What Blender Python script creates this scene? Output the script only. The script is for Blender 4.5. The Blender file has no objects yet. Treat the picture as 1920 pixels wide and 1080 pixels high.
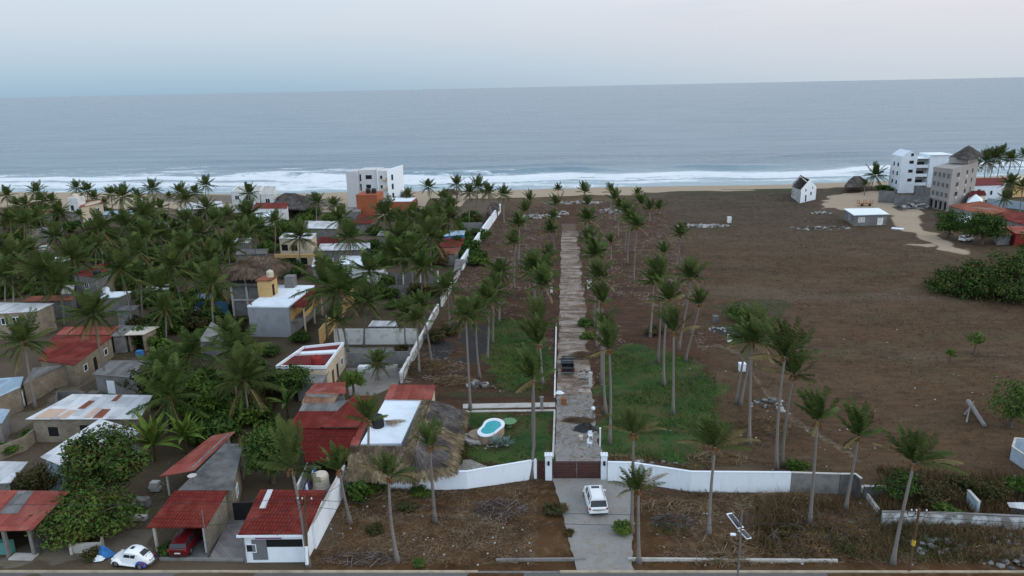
import bpy, bmesh, math, random
import numpy as np
from mathutils import Vector, Matrix
random.seed(7); RNG = np.random.default_rng(11)
C = bpy.context.scene.collection
SC = bpy.context.scene

# ------------------------------------------------------------------ camera
F, HC = 1400.0, 40.0
PITCH, YAW, ROLL = math.atan(376 / F), math.radians(4.0), math.atan(0.0203)
FWD = np.array([-math.sin(YAW) * math.cos(PITCH), math.cos(YAW) * math.cos(PITCH), -math.sin(PITCH)])
_rt = np.array([math.cos(YAW), math.sin(YAW), 0.0]); _up = np.cross(_rt, FWD)
RGT = _rt * math.cos(ROLL) - _up * math.sin(ROLL)
UPV = _up * math.cos(ROLL) + _rt * math.sin(ROLL)
EYE = np.array([0, 0, HC])
cd = bpy.data.cameras.new('camera'); cam = bpy.data.objects.new('camera', cd); C.objects.link(cam)
cd.sensor_width = 36; cd.lens = F / 1920 * 36; cd.clip_start = 0.5; cd.clip_end = 300000
m = Matrix.Identity(4)
for r in range(3):
    m[r][0] = RGT[r]; m[r][1] = UPV[r]; m[r][2] = -FWD[r]; m[r][3] = EYE[r]
cam.matrix_world = m; SC.camera = cam

def ray(px, py): return FWD + RGT * ((px - 960) / F) + UPV * ((540 - py) / F)
def G(px, py, z=0.0):                       # pixel of the 1920x1080 survey -> point at height z
    d = ray(px, py); return d * ((z - HC) / d[2]) + EYE
def Gxy(px, py, z=0.0):
    p = G(px, py, z); return (p[0], p[1])
def at_depth(px, py, y):                    # point on the ray at world y
    d = ray(px, py); return d * (y / d[1]) + EYE

# ------------------------------------------------------------------ light
W = bpy.data.worlds.new('World'); SC.world = W; W.use_nodes = True
SUN_EL, SUN_AZ = math.radians(22), math.radians(104)   # azimuth clockwise from +Y (the sea)
def build_world():
    nt = W.node_tree; nt.nodes.clear(); N = nt.nodes.new; L = nt.links.new
    out = N('ShaderNodeOutputWorld'); bg = N('ShaderNodeBackground'); bg.inputs[1].default_value = 0.1
    sky = N('ShaderNodeTexSky'); sky.sky_type = 'NISHITA'; sky.sun_disc = False
    sky.sun_elevation = SUN_EL; sky.sun_rotation = SUN_AZ; sky.air_density = 1.2; sky.dust_density = 2.5
    tc = N('ShaderNodeTexCoord'); sep = N('ShaderNodeSeparateXYZ'); L(tc.outputs['Generated'], sep.inputs[0])
    def ramp(src, stops):
        r = N('ShaderNodeValToRGB'); e = r.color_ramp.elements
        while len(e) < len(stops): e.new(0.5)
        for k, (p, c) in enumerate(stops): e[k].position = p; e[k].color = (*c, 1)
        L(src, r.inputs[0]); return r.outputs[0]
    def mix(f, a, b):
        n = N('ShaderNodeMix'); n.data_type = 'RGBA'
        if isinstance(f, float): n.inputs[0].default_value = f
        else: L(f, n.inputs[0])
        for k, v in ((6, a), (7, b)):
            if isinstance(v, tuple): n.inputs[k].default_value = (*v, 1)
            else: L(v, n.inputs[k])
        return n.outputs[2]
    zl = ramp(sep.outputs[2], [(0, (3.25, 4.75, 6.1)), (.03, (4.2, 5.6, 6.8)), (.075, (5.7, 6.5, 7.4)), (.14, (6.3, 7.3, 8.2)), (.4, (7.4, 8.6, 10.3)), (1, (7.0, 8.3, 10.4))])
    zr = ramp(sep.outputs[2], [(0, (5.6, 6.3, 7.0)), (.03, (6.2, 6.6, 7.3)), (.075, (7.0, 7.0, 7.6)), (.14, (8.3, 8.2, 8.8)), (.4, (8.8, 9.2, 10.4)), (1, (7.0, 8.3, 10.4))])
    mr = N('ShaderNodeMapRange'); mr.interpolation_type = 'SMOOTHSTEP'; mr.inputs[1].default_value = -.5; mr.inputs[2].default_value = .55
    L(sep.outputs[0], mr.inputs[0])
    base = mix(mr.outputs[0], zl, zr)
    mp = N('ShaderNodeMapping'); mp.inputs['Scale'].default_value = (1.6, 1.6, 11); L(tc.outputs['Generated'], mp.inputs[0])
    no = N('ShaderNodeTexNoise'); no.inputs['Scale'].default_value = 1.7; no.inputs['Detail'].default_value = 6; no.inputs['Roughness'].default_value = .55
    L(mp.outputs[0], no.inputs[0])
    cl = ramp(no.outputs[0], [(.46, (0, 0, 0)), (.62, (1, 1, 1))])
    gp_ = N('ShaderNodeMapRange'); gp_.interpolation_type = 'SMOOTHSTEP'; gp_.inputs[1].default_value = .0; gp_.inputs[2].default_value = .35; L(sep.outputs[0], gp_.inputs[0]); cm = N('ShaderNodeMath'); cm.operation = 'MULTIPLY'; L(cl, cm.inputs[0]); L(gp_.outputs[0], cm.inputs[1])
    gap = mix(cm.outputs[0], base, mix(0.8, base, (4.8, 6.2, 7.0)))       # breaks of bluer sky between the clouds
    zf = ramp(sep.outputs[2], [(.045, (0, 0, 0)), (.098, (1, 1, 1))])
    deck = mix(zf, base, gap)
    mn = N('ShaderNodeMapRange'); mn.interpolation_type = 'SMOOTHSTEP'; mn.inputs[1].default_value = .25; mn.inputs[2].default_value = -.6; L(sep.outputs[1], mn.inputs[0])
    deck = mix(mn.outputs[0], deck, (9.4, 11.4, 13.8))                # unseen landward sky, brightened to light the white walls facing it
    fin = mix(0.92, sky.outputs[0], deck)
    L(fin, bg.inputs[0]); L(bg.outputs[0], out.inputs[0])
build_world()
sl = bpy.data.lights.new('sun', 'SUN'); so = bpy.data.objects.new('sun', sl); C.objects.link(so)
sl.energy = 0.95; sl.angle = math.radians(45); sl.color = (1, .95, .9)
so.location = (60, 0, 90)
so.rotation_euler = Vector((-math.sin(SUN_AZ) * math.cos(SUN_EL), -math.cos(SUN_AZ) * math.cos(SUN_EL), -math.sin(SUN_EL))).to_track_quat('-Z', 'Y').to_euler()
SC.view_settings.view_transform = 'Standard'; SC.view_settings.look = 'None'
SC.view_settings.exposure = 0.16; SC.view_settings.gamma = 1; SC.view_settings.use_curve_mapping = False
SC.cycles.max_bounces = 4; SC.cycles.diffuse_bounces = 2; SC.cycles.glossy_bounces = 2; SC.cycles.transparent_max_bounces = 4

# ------------------------------------------------------------------ materials
class NT:
    def __init__(s, name):
        s.m = bpy.data.materials.new(name); s.m.use_nodes = True; s.t = s.m.node_tree
        s.b = s.t.nodes['Principled BSDF']
    def n(s, k): return s.t.nodes.new(k)
    def l(s, a, b): s.t.links.new(a, b)
    def coord(s, scale=(1, 1, 1)):
        tc = s.n('ShaderNodeTexCoord'); mp = s.n('ShaderNodeMapping'); mp.inputs['Scale'].default_value = scale
        s.l(tc.outputs['Object'], mp.inputs[0]); return mp.outputs[0]
    def noise(s, scale, detail=5, rough=.6, co=None):
        x = s.n('ShaderNodeTexNoise'); x.inputs['Scale'].default_value = scale; x.inputs['Detail'].default_value = detail; x.inputs['Roughness'].default_value = rough
        s.l(co if co is not None else s.coord(), x.inputs[0]); return x.outputs[0]
    def ramp(s, src, stops):
        r = s.n('ShaderNodeValToRGB'); e = r.color_ramp.elements
        while len(e) < len(stops): e.new(0.5)
        for k, (p, c) in enumerate(stops): e[k].position = p; e[k].color = (c, c, c, 1) if not isinstance(c, tuple) else (*c, 1)
        s.l(src, r.inputs[0]); return r.outputs[0]
    def mix(s, f, a, b):
        n = s.n('ShaderNodeMix'); n.data_type = 'RGBA'
        if isinstance(f, (int, float)): n.inputs[0].default_value = f
        else: s.l(f, n.inputs[0])
        for k, v in ((6, a), (7, b)):
            if isinstance(v, tuple): n.inputs[k].default_value = (*v[:3], 1)
            else: s.l(v, n.inputs[k])
        return n.outputs[2]
    def math(s, op, a, b=0.0):
        n = s.n('ShaderNodeMath'); n.operation = op
        for k, v in ((0, a), (1, b)):
            if isinstance(v, (int, float)): n.inputs[k].default_value = v
            else: s.l(v, n.inputs[k])
        return n.outputs[0]
    def attr(s, name):
        a = s.n('ShaderNodeAttribute'); a.attribute_name = name; return a.outputs['Fac']
    def bump(s, h, strength=.5, dist=.05):
        b = s.n('ShaderNodeBump'); b.inputs['Strength'].default_value = strength; b.inputs['Distance'].default_value = dist
        s.l(h, b.inputs['Height']); s.l(b.outputs[0], s.b.inputs['Normal'])
    def done(s, col, rough=.85, spec=.25):
        if isinstance(col, tuple): s.b.inputs['Base Color'].default_value = (*col[:3], 1)
        else: s.l(col, s.b.inputs['Base Color'])
        if isinstance(rough, (int, float)): s.b.inputs['Roughness'].default_value = rough
        else: s.l(rough, s.b.inputs['Roughness'])
        s.b.inputs['Specular IOR Level'].default_value = spec
        return s.m
_mc = {}
def k(c, f): return tuple(min(1, x * f) for x in c)
def MAT(name, col, col2=None, sc=1.2, var=.22, lo=.45, hi=.7, fine=14, rough=.85, spec=.25, bump=.3, st=(1, 1, 1), fd=.55):
    """paint, plaster, concrete, earth: a base tone with soft variation, plus patches of a second tone"""
    if name in _mc: return _mc[name]
    t = NT(name); co = t.coord(st)
    n1 = t.noise(sc, 6, .62, co); n2 = t.noise(fine, 3, .6, co)
    c = t.mix(n1, k(col, 1 - var), k(col, 1 + var)) if col2 is None else t.mix(t.ramp(n1, [(lo, 0.0), (hi, 1.0)]), col, col2)
    c = t.mix(t.ramp(n2, [(.35, .0), (.7, 1.0)]), c, t.mix(.35, c, k(col, fd)))
    if bump: t.bump(n2, bump, .03)
    _mc[name] = t.done(c, rough, spec); return _mc[name]
def LEAF(name, a, b, c3=None, rough=.7):
    if name in _mc: return _mc[name]
    t = NT(name); g = t.n('ShaderNodeNewGeometry')
    c = t.mix(g.outputs['Random Per Island'], a, b)
    n = t.noise(.55, 2, .5)
    c = t.mix(t.ramp(n, [(.4, 0.0), (.65, 1.0)]), c, c3 or k(b, 1.25))
    _mc[name] = t.done(c, rough, .08); return _mc[name]
def PLAIN(name, col, rough=.5, spec=.4, metal=0):
    if name in _mc: return _mc[name]
    t = NT(name); m_ = t.done(col, rough, spec); t.b.inputs['Metallic'].default_value = metal
    _mc[name] = m_; return m_
def ROOFM(name, col, rust=(.10, .06, .045), amt=.62, rough=.6, joint=None, pale=None, bw=.95, bh=2.3, bm=.012, tone=(.74, 1.18)):
    if name in _mc: return _mc[name]
    t = NT(name); co = t.coord((1, .35, 1))
    n1 = t.noise(.8, 6, .65, co); n2 = t.noise(9, 4, .6, co); n3 = t.noise(.35, 4, .6)
    c = t.mix(n1, k(col, .72), k(col, 1.22)); tb = t.n('ShaderNodeTexBrick'); tb.offset = .0; tb.inputs['Scale'].default_value = 1; tb.inputs['Brick Width'].default_value = bw; tb.inputs['Row Height'].default_value = bh; tb.inputs['Mortar Size'].default_value = bm
    tb.inputs['Color1'].default_value = (tone[0],) * 3 + (1,); tb.inputs['Color2'].default_value = (tone[1],) * 3 + (1,); tb.inputs['Mortar'].default_value = (.45, .45, .45, 1); t.l(t.coord(), tb.inputs[0])
    mu = t.n('ShaderNodeMix'); mu.data_type = 'RGBA'; mu.blend_type = 'MULTIPLY'; mu.inputs[0].default_value = 1; t.l(c, mu.inputs[6]); t.l(tb.outputs[0], mu.inputs[7]); c = mu.outputs[2]
    c = t.mix(t.ramp(n2, [(amt, 0.0), (amt + .12, 1.0)]), c, rust)
    if pale: c = t.mix(t.ramp(n3, [(.45, 0.0), (.65, .8)]), c, pale)
    t.bump(n2, .2, .02)
    _mc[name] = t.done(c, .75, .08); return _mc[name]
def BLOCK(name, col, mortar, st=(1, 1, 1), sw=.4, sh=.2):
    if name in _mc: return _mc[name]
    t = NT(name); tc = t.n('ShaderNodeTexCoord'); s = t.n('ShaderNodeSeparateXYZ'); t.l(tc.outputs['Object'], s.inputs[0])
    u = t.math('ADD', s.outputs[0], s.outputs[1]); cb = t.n('ShaderNodeCombineXYZ'); t.l(u, cb.inputs[0]); t.l(s.outputs[2], cb.inputs[1])
    b = t.n('ShaderNodeTexBrick'); b.inputs['Scale'].default_value = 1; b.inputs['Brick Width'].default_value = sw; b.inputs['Row Height'].default_value = sh
    b.inputs['Mortar Size'].default_value = .012; b.inputs['Color1'].default_value = (*k(col, .85), 1); b.inputs['Color2'].default_value = (*k(col, 1.15), 1); b.inputs['Mortar'].default_value = (*mortar, 1)
    t.l(cb.outputs[0], b.inputs['Vector'])
    n = t.noise(.7, 6, .65); c = t.mix(t.ramp(n, [(.42, 0.0), (.7, .75)]), b.outputs[0], k(col, .5))
    t.bump(b.outputs['Fac'], -.3, .02)
    _mc[name] = t.done(c, .9, .2); return _mc[name]

# ------------------------------------------------------------------ mesh builder
class MB:
    def __init__(s): s.v = []; s.f = []; s.mi = []; s.sm = False
    def add(s, vs, fs, mi=0):
        o = len(s.v); s.v.extend([tuple(map(float, p)) for p in vs]); s.f.extend([tuple(i + o for i in f) for f in fs]); s.mi.extend([mi] * len(fs)); return s
    def box(s, x0, y0, z0, x1, y1, z1, mi=0):
        return s.hexa([(x0, y0, z0), (x1, y0, z0), (x1, y1, z0), (x0, y1, z0), (x0, y0, z1), (x1, y0, z1), (x1, y1, z1), (x0, y1, z1)], mi)
    def hexa(s, p, mi=0):
        return s.add(p, [(3, 2, 1, 0), (4, 5, 6, 7), (0, 1, 5, 4), (1, 2, 6, 5), (2, 3, 7, 6), (3, 0, 4, 7)], mi)
    def obox(s, o, u, n, u0, u1, n0, n1, z0, z1, mi=0):
        o = np.array([o[0], o[1], 0.]); u = np.array([u[0], u[1], 0.]); n = np.array([n[0], n[1], 0.]); z = np.array([0, 0, 1.])
        q = lambda a, b, c: o + u * a + n * b + z * c
        return s.hexa([q(u0, n1, z0), q(u1, n1, z0), q(u1, n0, z0), q(u0, n0, z0), q(u0, n1, z1), q(u1, n1, z1), q(u1, n0, z1), q(u0, n0, z1)], mi)
    def prism(s, poly, z0, z1, mi=0, mt=None):
        n = len(poly); zt = z1 if hasattr(z1, '__len__') else [z1] * n; zb = z0 if hasattr(z0, '__len__') else [z0] * n
        vs = [(p[0], p[1], zb[i]) for i, p in enumerate(poly)] + [(p[0], p[1], zt[i]) for i, p in enumerate(poly)]
        s.add(vs, [tuple(range(n - 1, -1, -1))] + [(i, (i + 1) % n, n + (i + 1) % n, n + i) for i in range(n)], mi)
        s.f.append(tuple(len(s.v) - n + i for i in range(n))); s.mi.append(mi if mt is None else mt); return s
    def tube(s, pts, rad, seg=7, mi=0, cap=True):
        pts = [np.array(p, float) for p in pts]; n = len(pts); rad = rad if hasattr(rad, '__len__') else [rad] * n
        vs = []; prev = None
        for i, p in enumerate(pts):
            d = pts[min(i + 1, n - 1)] - pts[max(i - 1, 0)]; d = d / (np.linalg.norm(d) + 1e-9)
            a = prev if prev is not None else (np.array([1., 0, 0]) if abs(d[0]) < .8 else np.array([0, 1., 0]))
            a = a - d * a.dot(d); a /= np.linalg.norm(a) + 1e-9; prev = a; b = np.cross(d, a)
            for j in range(seg):
                t = 2 * math.pi * j / seg; vs.append(p + (a * math.cos(t) + b * math.sin(t)) * rad[i])
        fs = [(i * seg + j, i * seg + (j + 1) % seg, (i + 1) * seg + (j + 1) % seg, (i + 1) * seg + j) for i in range(n - 1) for j in range(seg)]
        if cap: fs += [tuple(range(seg - 1, -1, -1)), tuple((n - 1) * seg + j for j in range(seg))]
        return s.add(vs, fs, mi)
    def lathe(s, c, prof, seg=16, mi=0, sx=1, sy=1):
        vs = [(c[0] + r * sx * math.cos(2 * math.pi * j / seg), c[1] + r * sy * math.sin(2 * math.pi * j / seg), c[2] + z) for r, z in prof for j in range(seg)]
        n = len(prof)
        fs = [(i * seg + j, i * seg + (j + 1) % seg, (i + 1) * seg + (j + 1) % seg, (i + 1) * seg + j) for i in range(n - 1) for j in range(seg)]
        fs += [tuple(range(seg - 1, -1, -1)), tuple((n - 1) * seg + j for j in range(seg))]
        return s.add(vs, fs, mi)
    def lump(s, c, r, seed=0, mi=0, sub=1, rough=.25):
        bm = bmesh.new(); bmesh.ops.create_icosphere(bm, subdivisions=sub, radius=1); rr = random.Random(seed)
        r = r if hasattr(r, '__len__') else (r, r, r)
        for v in bm.verts: v.co *= 1 + rr.uniform(-rough, rough)
        s.add([(c[0] + v.co.x * r[0], c[1] + v.co.y * r[1], c[2] + v.co.z * r[2]) for v in bm.verts], [tuple(v.index for v in f.verts) for f in bm.faces], mi); bm.free(); return s
    def build(s, name, mats, parent=None, loc=None, smooth=False):
        me = bpy.data.meshes.new(name); mats = mats if isinstance(mats, (list, tuple)) else [mats]
        o_ = np.zeros(3)
        if parent is not None:
            q = parent
            while q is not None: o_ = o_ + np.array(q.location); q = q.parent
        elif loc is not None: o_ = np.array(loc, float)
        me.from_pydata([tuple(np.array(p) - o_) for p in s.v], [], s.f)
        for mt in mats: me.materials.append(mt)
        if len(mats) > 1: me.polygons.foreach_set('material_index', s.mi)
        if smooth: me.polygons.foreach_set('use_smooth', [True] * len(me.polygons))
        me.update()
        o = bpy.data.objects.new(name, me); C.objects.link(o)
        if parent is not None: o.parent = parent
        elif loc is not None: o.location = loc
        return o
def arrmesh(name, V, faces_n, mats, parent=None, loc=(0, 0, 0), mi=None):
    """V: (n*faces_n,3) array, each consecutive faces_n verts one face"""
    me = bpy.data.meshes.new(name); V = np.asarray(V, np.float32); nv = len(V); nf = nv // faces_n
    me.vertices.add(nv); me.vertices.foreach_set('co', V.ravel()); me.loops.add(nv); me.polygons.add(nf)
    me.loops.foreach_set('vertex_index', np.arange(nv, dtype=np.int32)); me.polygons.foreach_set('loop_start', np.arange(0, nv, faces_n, dtype=np.int32))
    for mt in (mats if isinstance(mats, list) else [mats]): me.materials.append(mt)
    if mi is not None: me.polygons.foreach_set('material_index', np.asarray(mi, np.int32))
    me.update(calc_edges=True); me.validate()
    o = bpy.data.objects.new(name, me); C.objects.link(o); o.parent = parent; o.location = loc; return o
def tag(o, label, cat, group=None, kind=None):
    if label: o['label'] = label
    if cat: o['category'] = cat
    if group: o['group'] = group
    if kind: o['kind'] = kind
    return o
def thing(name, label, cat, loc, group=None, rz=0):
    o = bpy.data.objects.new(name, None); C.objects.link(o); o.empty_display_size = .3
    o.location = tuple(float(x) for x in loc); o.rotation_euler = (0, 0, rz); return tag(o, label, cat, group)
def struct(o): o['kind'] = 'structure'; return o
def stuff(o, label, cat): return tag(o, label, cat, None, 'stuff')
def inset_poly(poly, d):
    n = len(poly); P = [np.array(p[:2], float) for p in poly]; res = []
    for i in range(n):
        a, b, c = P[i - 1], P[i], P[(i + 1) % n]
        e1 = (b - a) / np.linalg.norm(b - a); e2 = (c - b) / np.linalg.norm(c - b)
        n1 = np.array([-e1[1], e1[0]]); n2 = np.array([-e2[1], e2[0]]); s = n1 + n2
        res.append(b + s * d / max(.3, 1 + n1.dot(n2)))
    return res

# ------------------------------------------------------------------ shared palette
CONC = MAT('concrete', (.23, .22, .208), (.13, .125, .118), sc=.9)
CONCD = MAT('weathered_concrete', (.16, .155, .15), (.055, .055, .054), sc=.55, lo=.38, hi=.66)
PALEC = MAT('pale_concrete', (.52, .50, .46), (.36, .34, .31), sc=.7)
WHITE = MAT('white_paint', (.77, .82, .86), (.62, .64, .65), sc=.5, lo=.52, hi=.95, fine=5, fd=.85, bump=.1)
WALLW = MAT('wall_white', (.78, .83, .88), (.60, .62, .62), sc=1.4, lo=.55, hi=.8, fine=5, fd=.85, bump=.12, st=(1, 1, .22))
WHITEW = MAT('worn_white_paint', (.74, .74, .72), (.42, .39, .35), sc=.8, lo=.5, hi=.72)
WHITEB = MAT('peeling_white_wall', (.58, .60, .60), (.20, .18, .16), sc=1.1, lo=.42, hi=.58)
CREAM = MAT('cream_paint', (.62, .52, .38), (.50, .42, .30))
YELLOW = MAT('yellow_paint', (.62, .40, .17), (.46, .29, .13))
ORANGE = MAT('orange_paint', (.36, .105, .05), (.27, .085, .045))
LBLUE = MAT('pale_blue_paint', (.42, .52, .60), (.33, .40, .46))
BLUE = MAT('blue_paint', (.05, .20, .48), (.04, .15, .36))
REDP = MAT('red_paint', (.26, .028, .024), (.2, .03, .028))
MAROON = MAT('maroon_roof_paint', (.17, .022, .022), (.115, .018, .018), sc=.7)
BLOCKT = BLOCK('tan_block', (.27, .225, .165), (.18, .16, .13))
BLOCKG = BLOCK('grey_block', (.20, .195, .19), (.13, .127, .122))
BRICKR = BLOCK('red_brick', (.26, .10, .065), (.2, .16, .13), sw=.25, sh=.08)
RREDM = ROOFM('red_sheet', (.155, .022, .017), (.085, .035, .026), .57, pale=(.20, .055, .04))
RTILE = ROOFM('red_tile_sheet', (.175, .024, .018), (.085, .035, .026), .57, pale=(.20, .05, .036), bw=.30, bh=.52, bm=.05, tone=(.82, 1.15))
RTILED = ROOFM('dark_red_tile_sheet', (.135, .016, .012), (.05, .018, .014), .64, bw=.30, bh=.52, bm=.05, tone=(.82, 1.15))
RREDD = ROOFM('dark_red_sheet', (.118, .015, .012), (.05, .018, .014), .64)
RREDF = ROOFM('faded_red_sheet', (.27, .066, .05), (.17, .055, .04), .6, pale=(.30, .115, .09))
RTERR = ROOFM('terracotta_sheet', (.25, .09, .055), (.12, .055, .04), .6)
RGREY = ROOFM('grey_fibre_sheet', (.17, .165, .16), (.08, .078, .075), .58, pale=(.24, .235, .23))
RZINC = ROOFM('zinc_sheet', (.52, .53, .54), (.30, .28, .26), .64, pale=(.62, .62, .62))
RBLUE = ROOFM('pale_blue_sheet', (.36, .47, .56), (.24, .29, .33), .62)
RWHITE = MAT('white_roof_coat', (.77, .83, .88), (.60, .65, .70), sc=.6, lo=.48, hi=.8, fine=4, fd=.8)
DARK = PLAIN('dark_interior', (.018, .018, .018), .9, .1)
GLASS = PLAIN('dark_glass', (.02, .025, .03), .12, .5)
BLACKP = PLAIN('black_plastic', (.014, .014, .016), .5, .35)
STEEL = PLAIN('grey_steel', (.22, .22, .23), .5, .4, .6)
WOODD = MAT('brown_wood', (.12, .07, .04), (.07, .04, .025), st=(1, 1, .3), sc=3)
TAN = MAT('cream_plastic', (.62, .54, .42), var=.08)
def thatch_mat(nm, a, b): return LEAF(nm, a, b, k(a, .75), .95)
THT = thatch_mat('tan_thatch', (.12, .088, .052), (.31, .24, .15))
THG = thatch_mat('grey_thatch', (.085, .074, .068), (.19, .165, .152))
THB = thatch_mat('brown_thatch', (.075, .052, .036), (.20, .145, .105))

# ------------------------------------------------------------------ roofs and houses
def lerp2(c, u, v): return (c[0] * (1 - u) + c[1] * u) * (1 - v) + (c[3] * (1 - u) + c[2] * u) * v
def sheet(mb, c, pitch=.28, amp=.035, th=.05, rows=0, mi=0):
    c = [np.array(p, float) for p in c]
    wid = .5 * (np.linalg.norm(c[1] - c[0]) + np.linalg.norm(c[2] - c[3])); nu = int(max(2, min(160, 2 * round(wid / pitch))))
    nv = max(1, rows * 2); nrm = np.cross(c[1] - c[0], c[3] - c[0]); nrm /= np.linalg.norm(nrm)
    if nrm[2] < 0: nrm = -nrm
    vs = []
    for j in range(nv + 1):
        v = j / nv; st = (.05 if j % 2 == 0 else .0) if rows else 0
        if rows and j == nv: st = 0
        for i in range(nu + 1): vs.append(lerp2(c, i / nu, v) + nrm * (amp * (i % 2) + st))
    w = nu + 1; fs = [(j * w + i, j * w + i + 1, (j + 1) * w + i + 1, (j + 1) * w + i) for j in range(nv) for i in range(nu)]
    o = len(vs); vs += [p - nrm * th for p in c]
    fs += [tuple([i for i in range(nu, -1, -1)] + [o, o + 1]), tuple([nv * w + i for i in range(w)] + [o + 2, o + 3]),
           tuple([j * w for j in range(nv + 1)] + [o + 3, o]), tuple([j * w + nu for j in range(nv, -1, -1)] + [o + 1, o + 2]), (o + 3, o + 2, o + 1, o)]
    return mb.add(vs, fs, mi)
def slab(mb, c, th=.2, mi=0, mt=None):
    return mb.prism([p[:2] for p in c], [p[2] - th for p in c], [p[2] for p in c], mi, mt)
def corners(q): return [G(*p) for p in q]
def edge(poly, e):
    a = np.array(poly[e][:2]); b = np.array(poly[(e + 1) % len(poly)][:2]); L = np.linalg.norm(b - a); u = (b - a) / L
    return a, u, np.array([u[1], -u[0]]), L
def window(par, poly, e, f, z0, w, h, kind='win', frame=None, pane=None):
    a, u, n, L = edge(poly, e); s = f * L - w / 2
    if kind == 'door':
        mb = MB().obox(a, u, n, s, s + w, 0, .06, z0, z0 + h)
        return mb.build('door', pane or WOODD, par)
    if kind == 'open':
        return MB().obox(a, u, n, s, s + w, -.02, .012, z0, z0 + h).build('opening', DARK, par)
    mb = MB(); t = .07
    mb.obox(a, u, n, s - t, s + w + t, 0, .07, z0 - t, z0).obox(a, u, n, s - t, s + w + t, 0, .07, z0 + h, z0 + h + t)
    mb.obox(a, u, n, s - t, s, 0, .07, z0, z0 + h).obox(a, u, n, s + w, s + w + t, 0, .07, z0, z0 + h)
    if w > 1.0: mb.obox(a, u, n, s + w / 2 - .03, s + w / 2 + .03, .022, .06, z0, z0 + h)
    o = mb.build('window', frame or WHITE, par)
    MB().obox(a, u, n, s, s + w, 0, .02, z0, z0 + h).build('pane', pane or GLASS, o); return o
def bld(name, label, q, wall, roof, style='corr', cat='house', inset=.3, wins=(), pitch=.28, amp=.035, rows=0, th=.18, parapet=0, pmat=None, zb=0.0, group=None, wname='wall', sides=None, tmat=None):
    c = list(q) if isinstance(q[0], np.ndarray) else corners(q)
    cen = sum(c) / 4; t = thing(name, label, cat, (cen[0], cen[1], zb), group)
    if style == 'slab': slab(MB(), c, th).build('roof', tmat or roof, t)
    else: sheet(MB(), c, pitch, amp, .05, rows).build('roof', roof, t)
    poly = inset_poly(c, inset) if inset else [p[:2] for p in c]
    dz = (th if style == 'slab' else .06) + .01
    if wall is not None:
        if sides is None:
            MB().prism(poly, zb, [p[2] - dz for p in c]).build(wname, wall, t)
        else:                                   # only some walls stand: open shed
            for e in sides:
                a, u, n, L = edge(poly, e); za, zb2 = c[e][2] - dz, c[(e + 1) % 4][2] - dz
                P = lambda s, d, z: (*(a + u * s + n * d), z)
                MB().hexa([P(0, -.2, zb), P(L, -.2, zb), P(L, 0, zb), P(0, 0, zb), P(0, -.2, za), P(L, -.2, zb2), P(L, 0, zb2), P(0, 0, za)]).build(wname, wall, t)
    if parapet:
        mb = MB(); n_ = len(c)
        for e in range(n_):
            a, u, n, L = edge(c, e); za, zc = c[e][2], c[(e + 1) % n_][2]
            P = lambda s, d, z: (*(a + u * s + n * d), z)
            mb.hexa([P(0, -.18, za - .1), P(L - .18, -.18, zc - .1), P(L - .18, .02, zc - .1), P(0, .02, za - .1), P(0, -.18, za + parapet), P(L - .18, -.18, zc + parapet), P(L - .18, .02, zc + parapet), P(0, .02, za + parapet)])
        mb.build('parapet', pmat or wall, t)
    for w in wins: window(t, poly, *w)
    return t, c, poly
def posts(t, pts, h, r, mt, name='post'):
    for p in pts: MB().box(p[0] - r, p[1] - r, 0, p[0] + r, p[1] + r, h).build(name, mt, t)
def fence_wall(name, label, pts, h, mt, thick=.2, cat='wall', cap=None, hs=None, pil=0, pmat=None, zb=-.15):
    """pts: ground points; a wall of that height running through them"""
    P = [np.array(p[:2], float) for p in pts]; n = len(P); hs = hs or [h] * n
    t = thing(name, label, cat, (*P[0], 0)); L_, R_ = [], []
    for i in range(n):
        d1 = P[i] - P[i - 1] if i else P[1] - P[0]; d2 = P[i + 1] - P[i] if i < n - 1 else d1
        d1 = d1 / np.linalg.norm(d1); d2 = d2 / np.linalg.norm(d2); nn = np.array([-(d1 + d2)[1], (d1 + d2)[0]]); nn /= np.linalg.norm(nn)
        L_.append(P[i] + nn * thick / 2); R_.append(P[i] - nn * thick / 2)
    mb = MB(); mc = MB()
    vs = []
    for i in range(n): vs += [(*L_[i], zb), (*R_[i], zb), (*R_[i], hs[i]), (*L_[i], hs[i])]
    fs = [(4 * i + a, 4 * i + b, 4 * i + 4 + b, 4 * i + 4 + a) for i in range(n - 1) for a, b in ((0, 1), (1, 2), (2, 3), (3, 0))]
    mb.add(vs, fs + [(3, 2, 1, 0), (4 * n - 4, 4 * n - 3, 4 * n - 2, 4 * n - 1)]).build('panel', mt, t)
    if cap:
        vs = []
        for i in range(n):
            o = (L_[i] - R_[i]) * .15; vs += [(*(L_[i] + o), hs[i] + .004), (*(R_[i] - o), hs[i] + .004), (*(R_[i] - o), hs[i] + .07), (*(L_[i] + o), hs[i] + .07)]
        mc.add(vs, fs + [(3, 2, 1, 0), (4 * n - 4, 4 * n - 3, 4 * n - 2, 4 * n - 1)]).build('coping', cap, t)
    if pil:
        for i in range(n - 1):
            d = P[i + 1] - P[i]; L = np.linalg.norm(d); d /= L; m_ = max(1, round(L / pil)); nn = np.array([d[1], -d[0]])
            for j in range(m_ + (i == n - 2)):
                q = P[i] + d * (L * j / m_); MB().obox(q, d, nn, -.14, .14, -thick / 2 - .05, thick / 2 + .05, -.1, hs[i] + .08).build('pillar', pmat or CONC, t)
    return t
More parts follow.
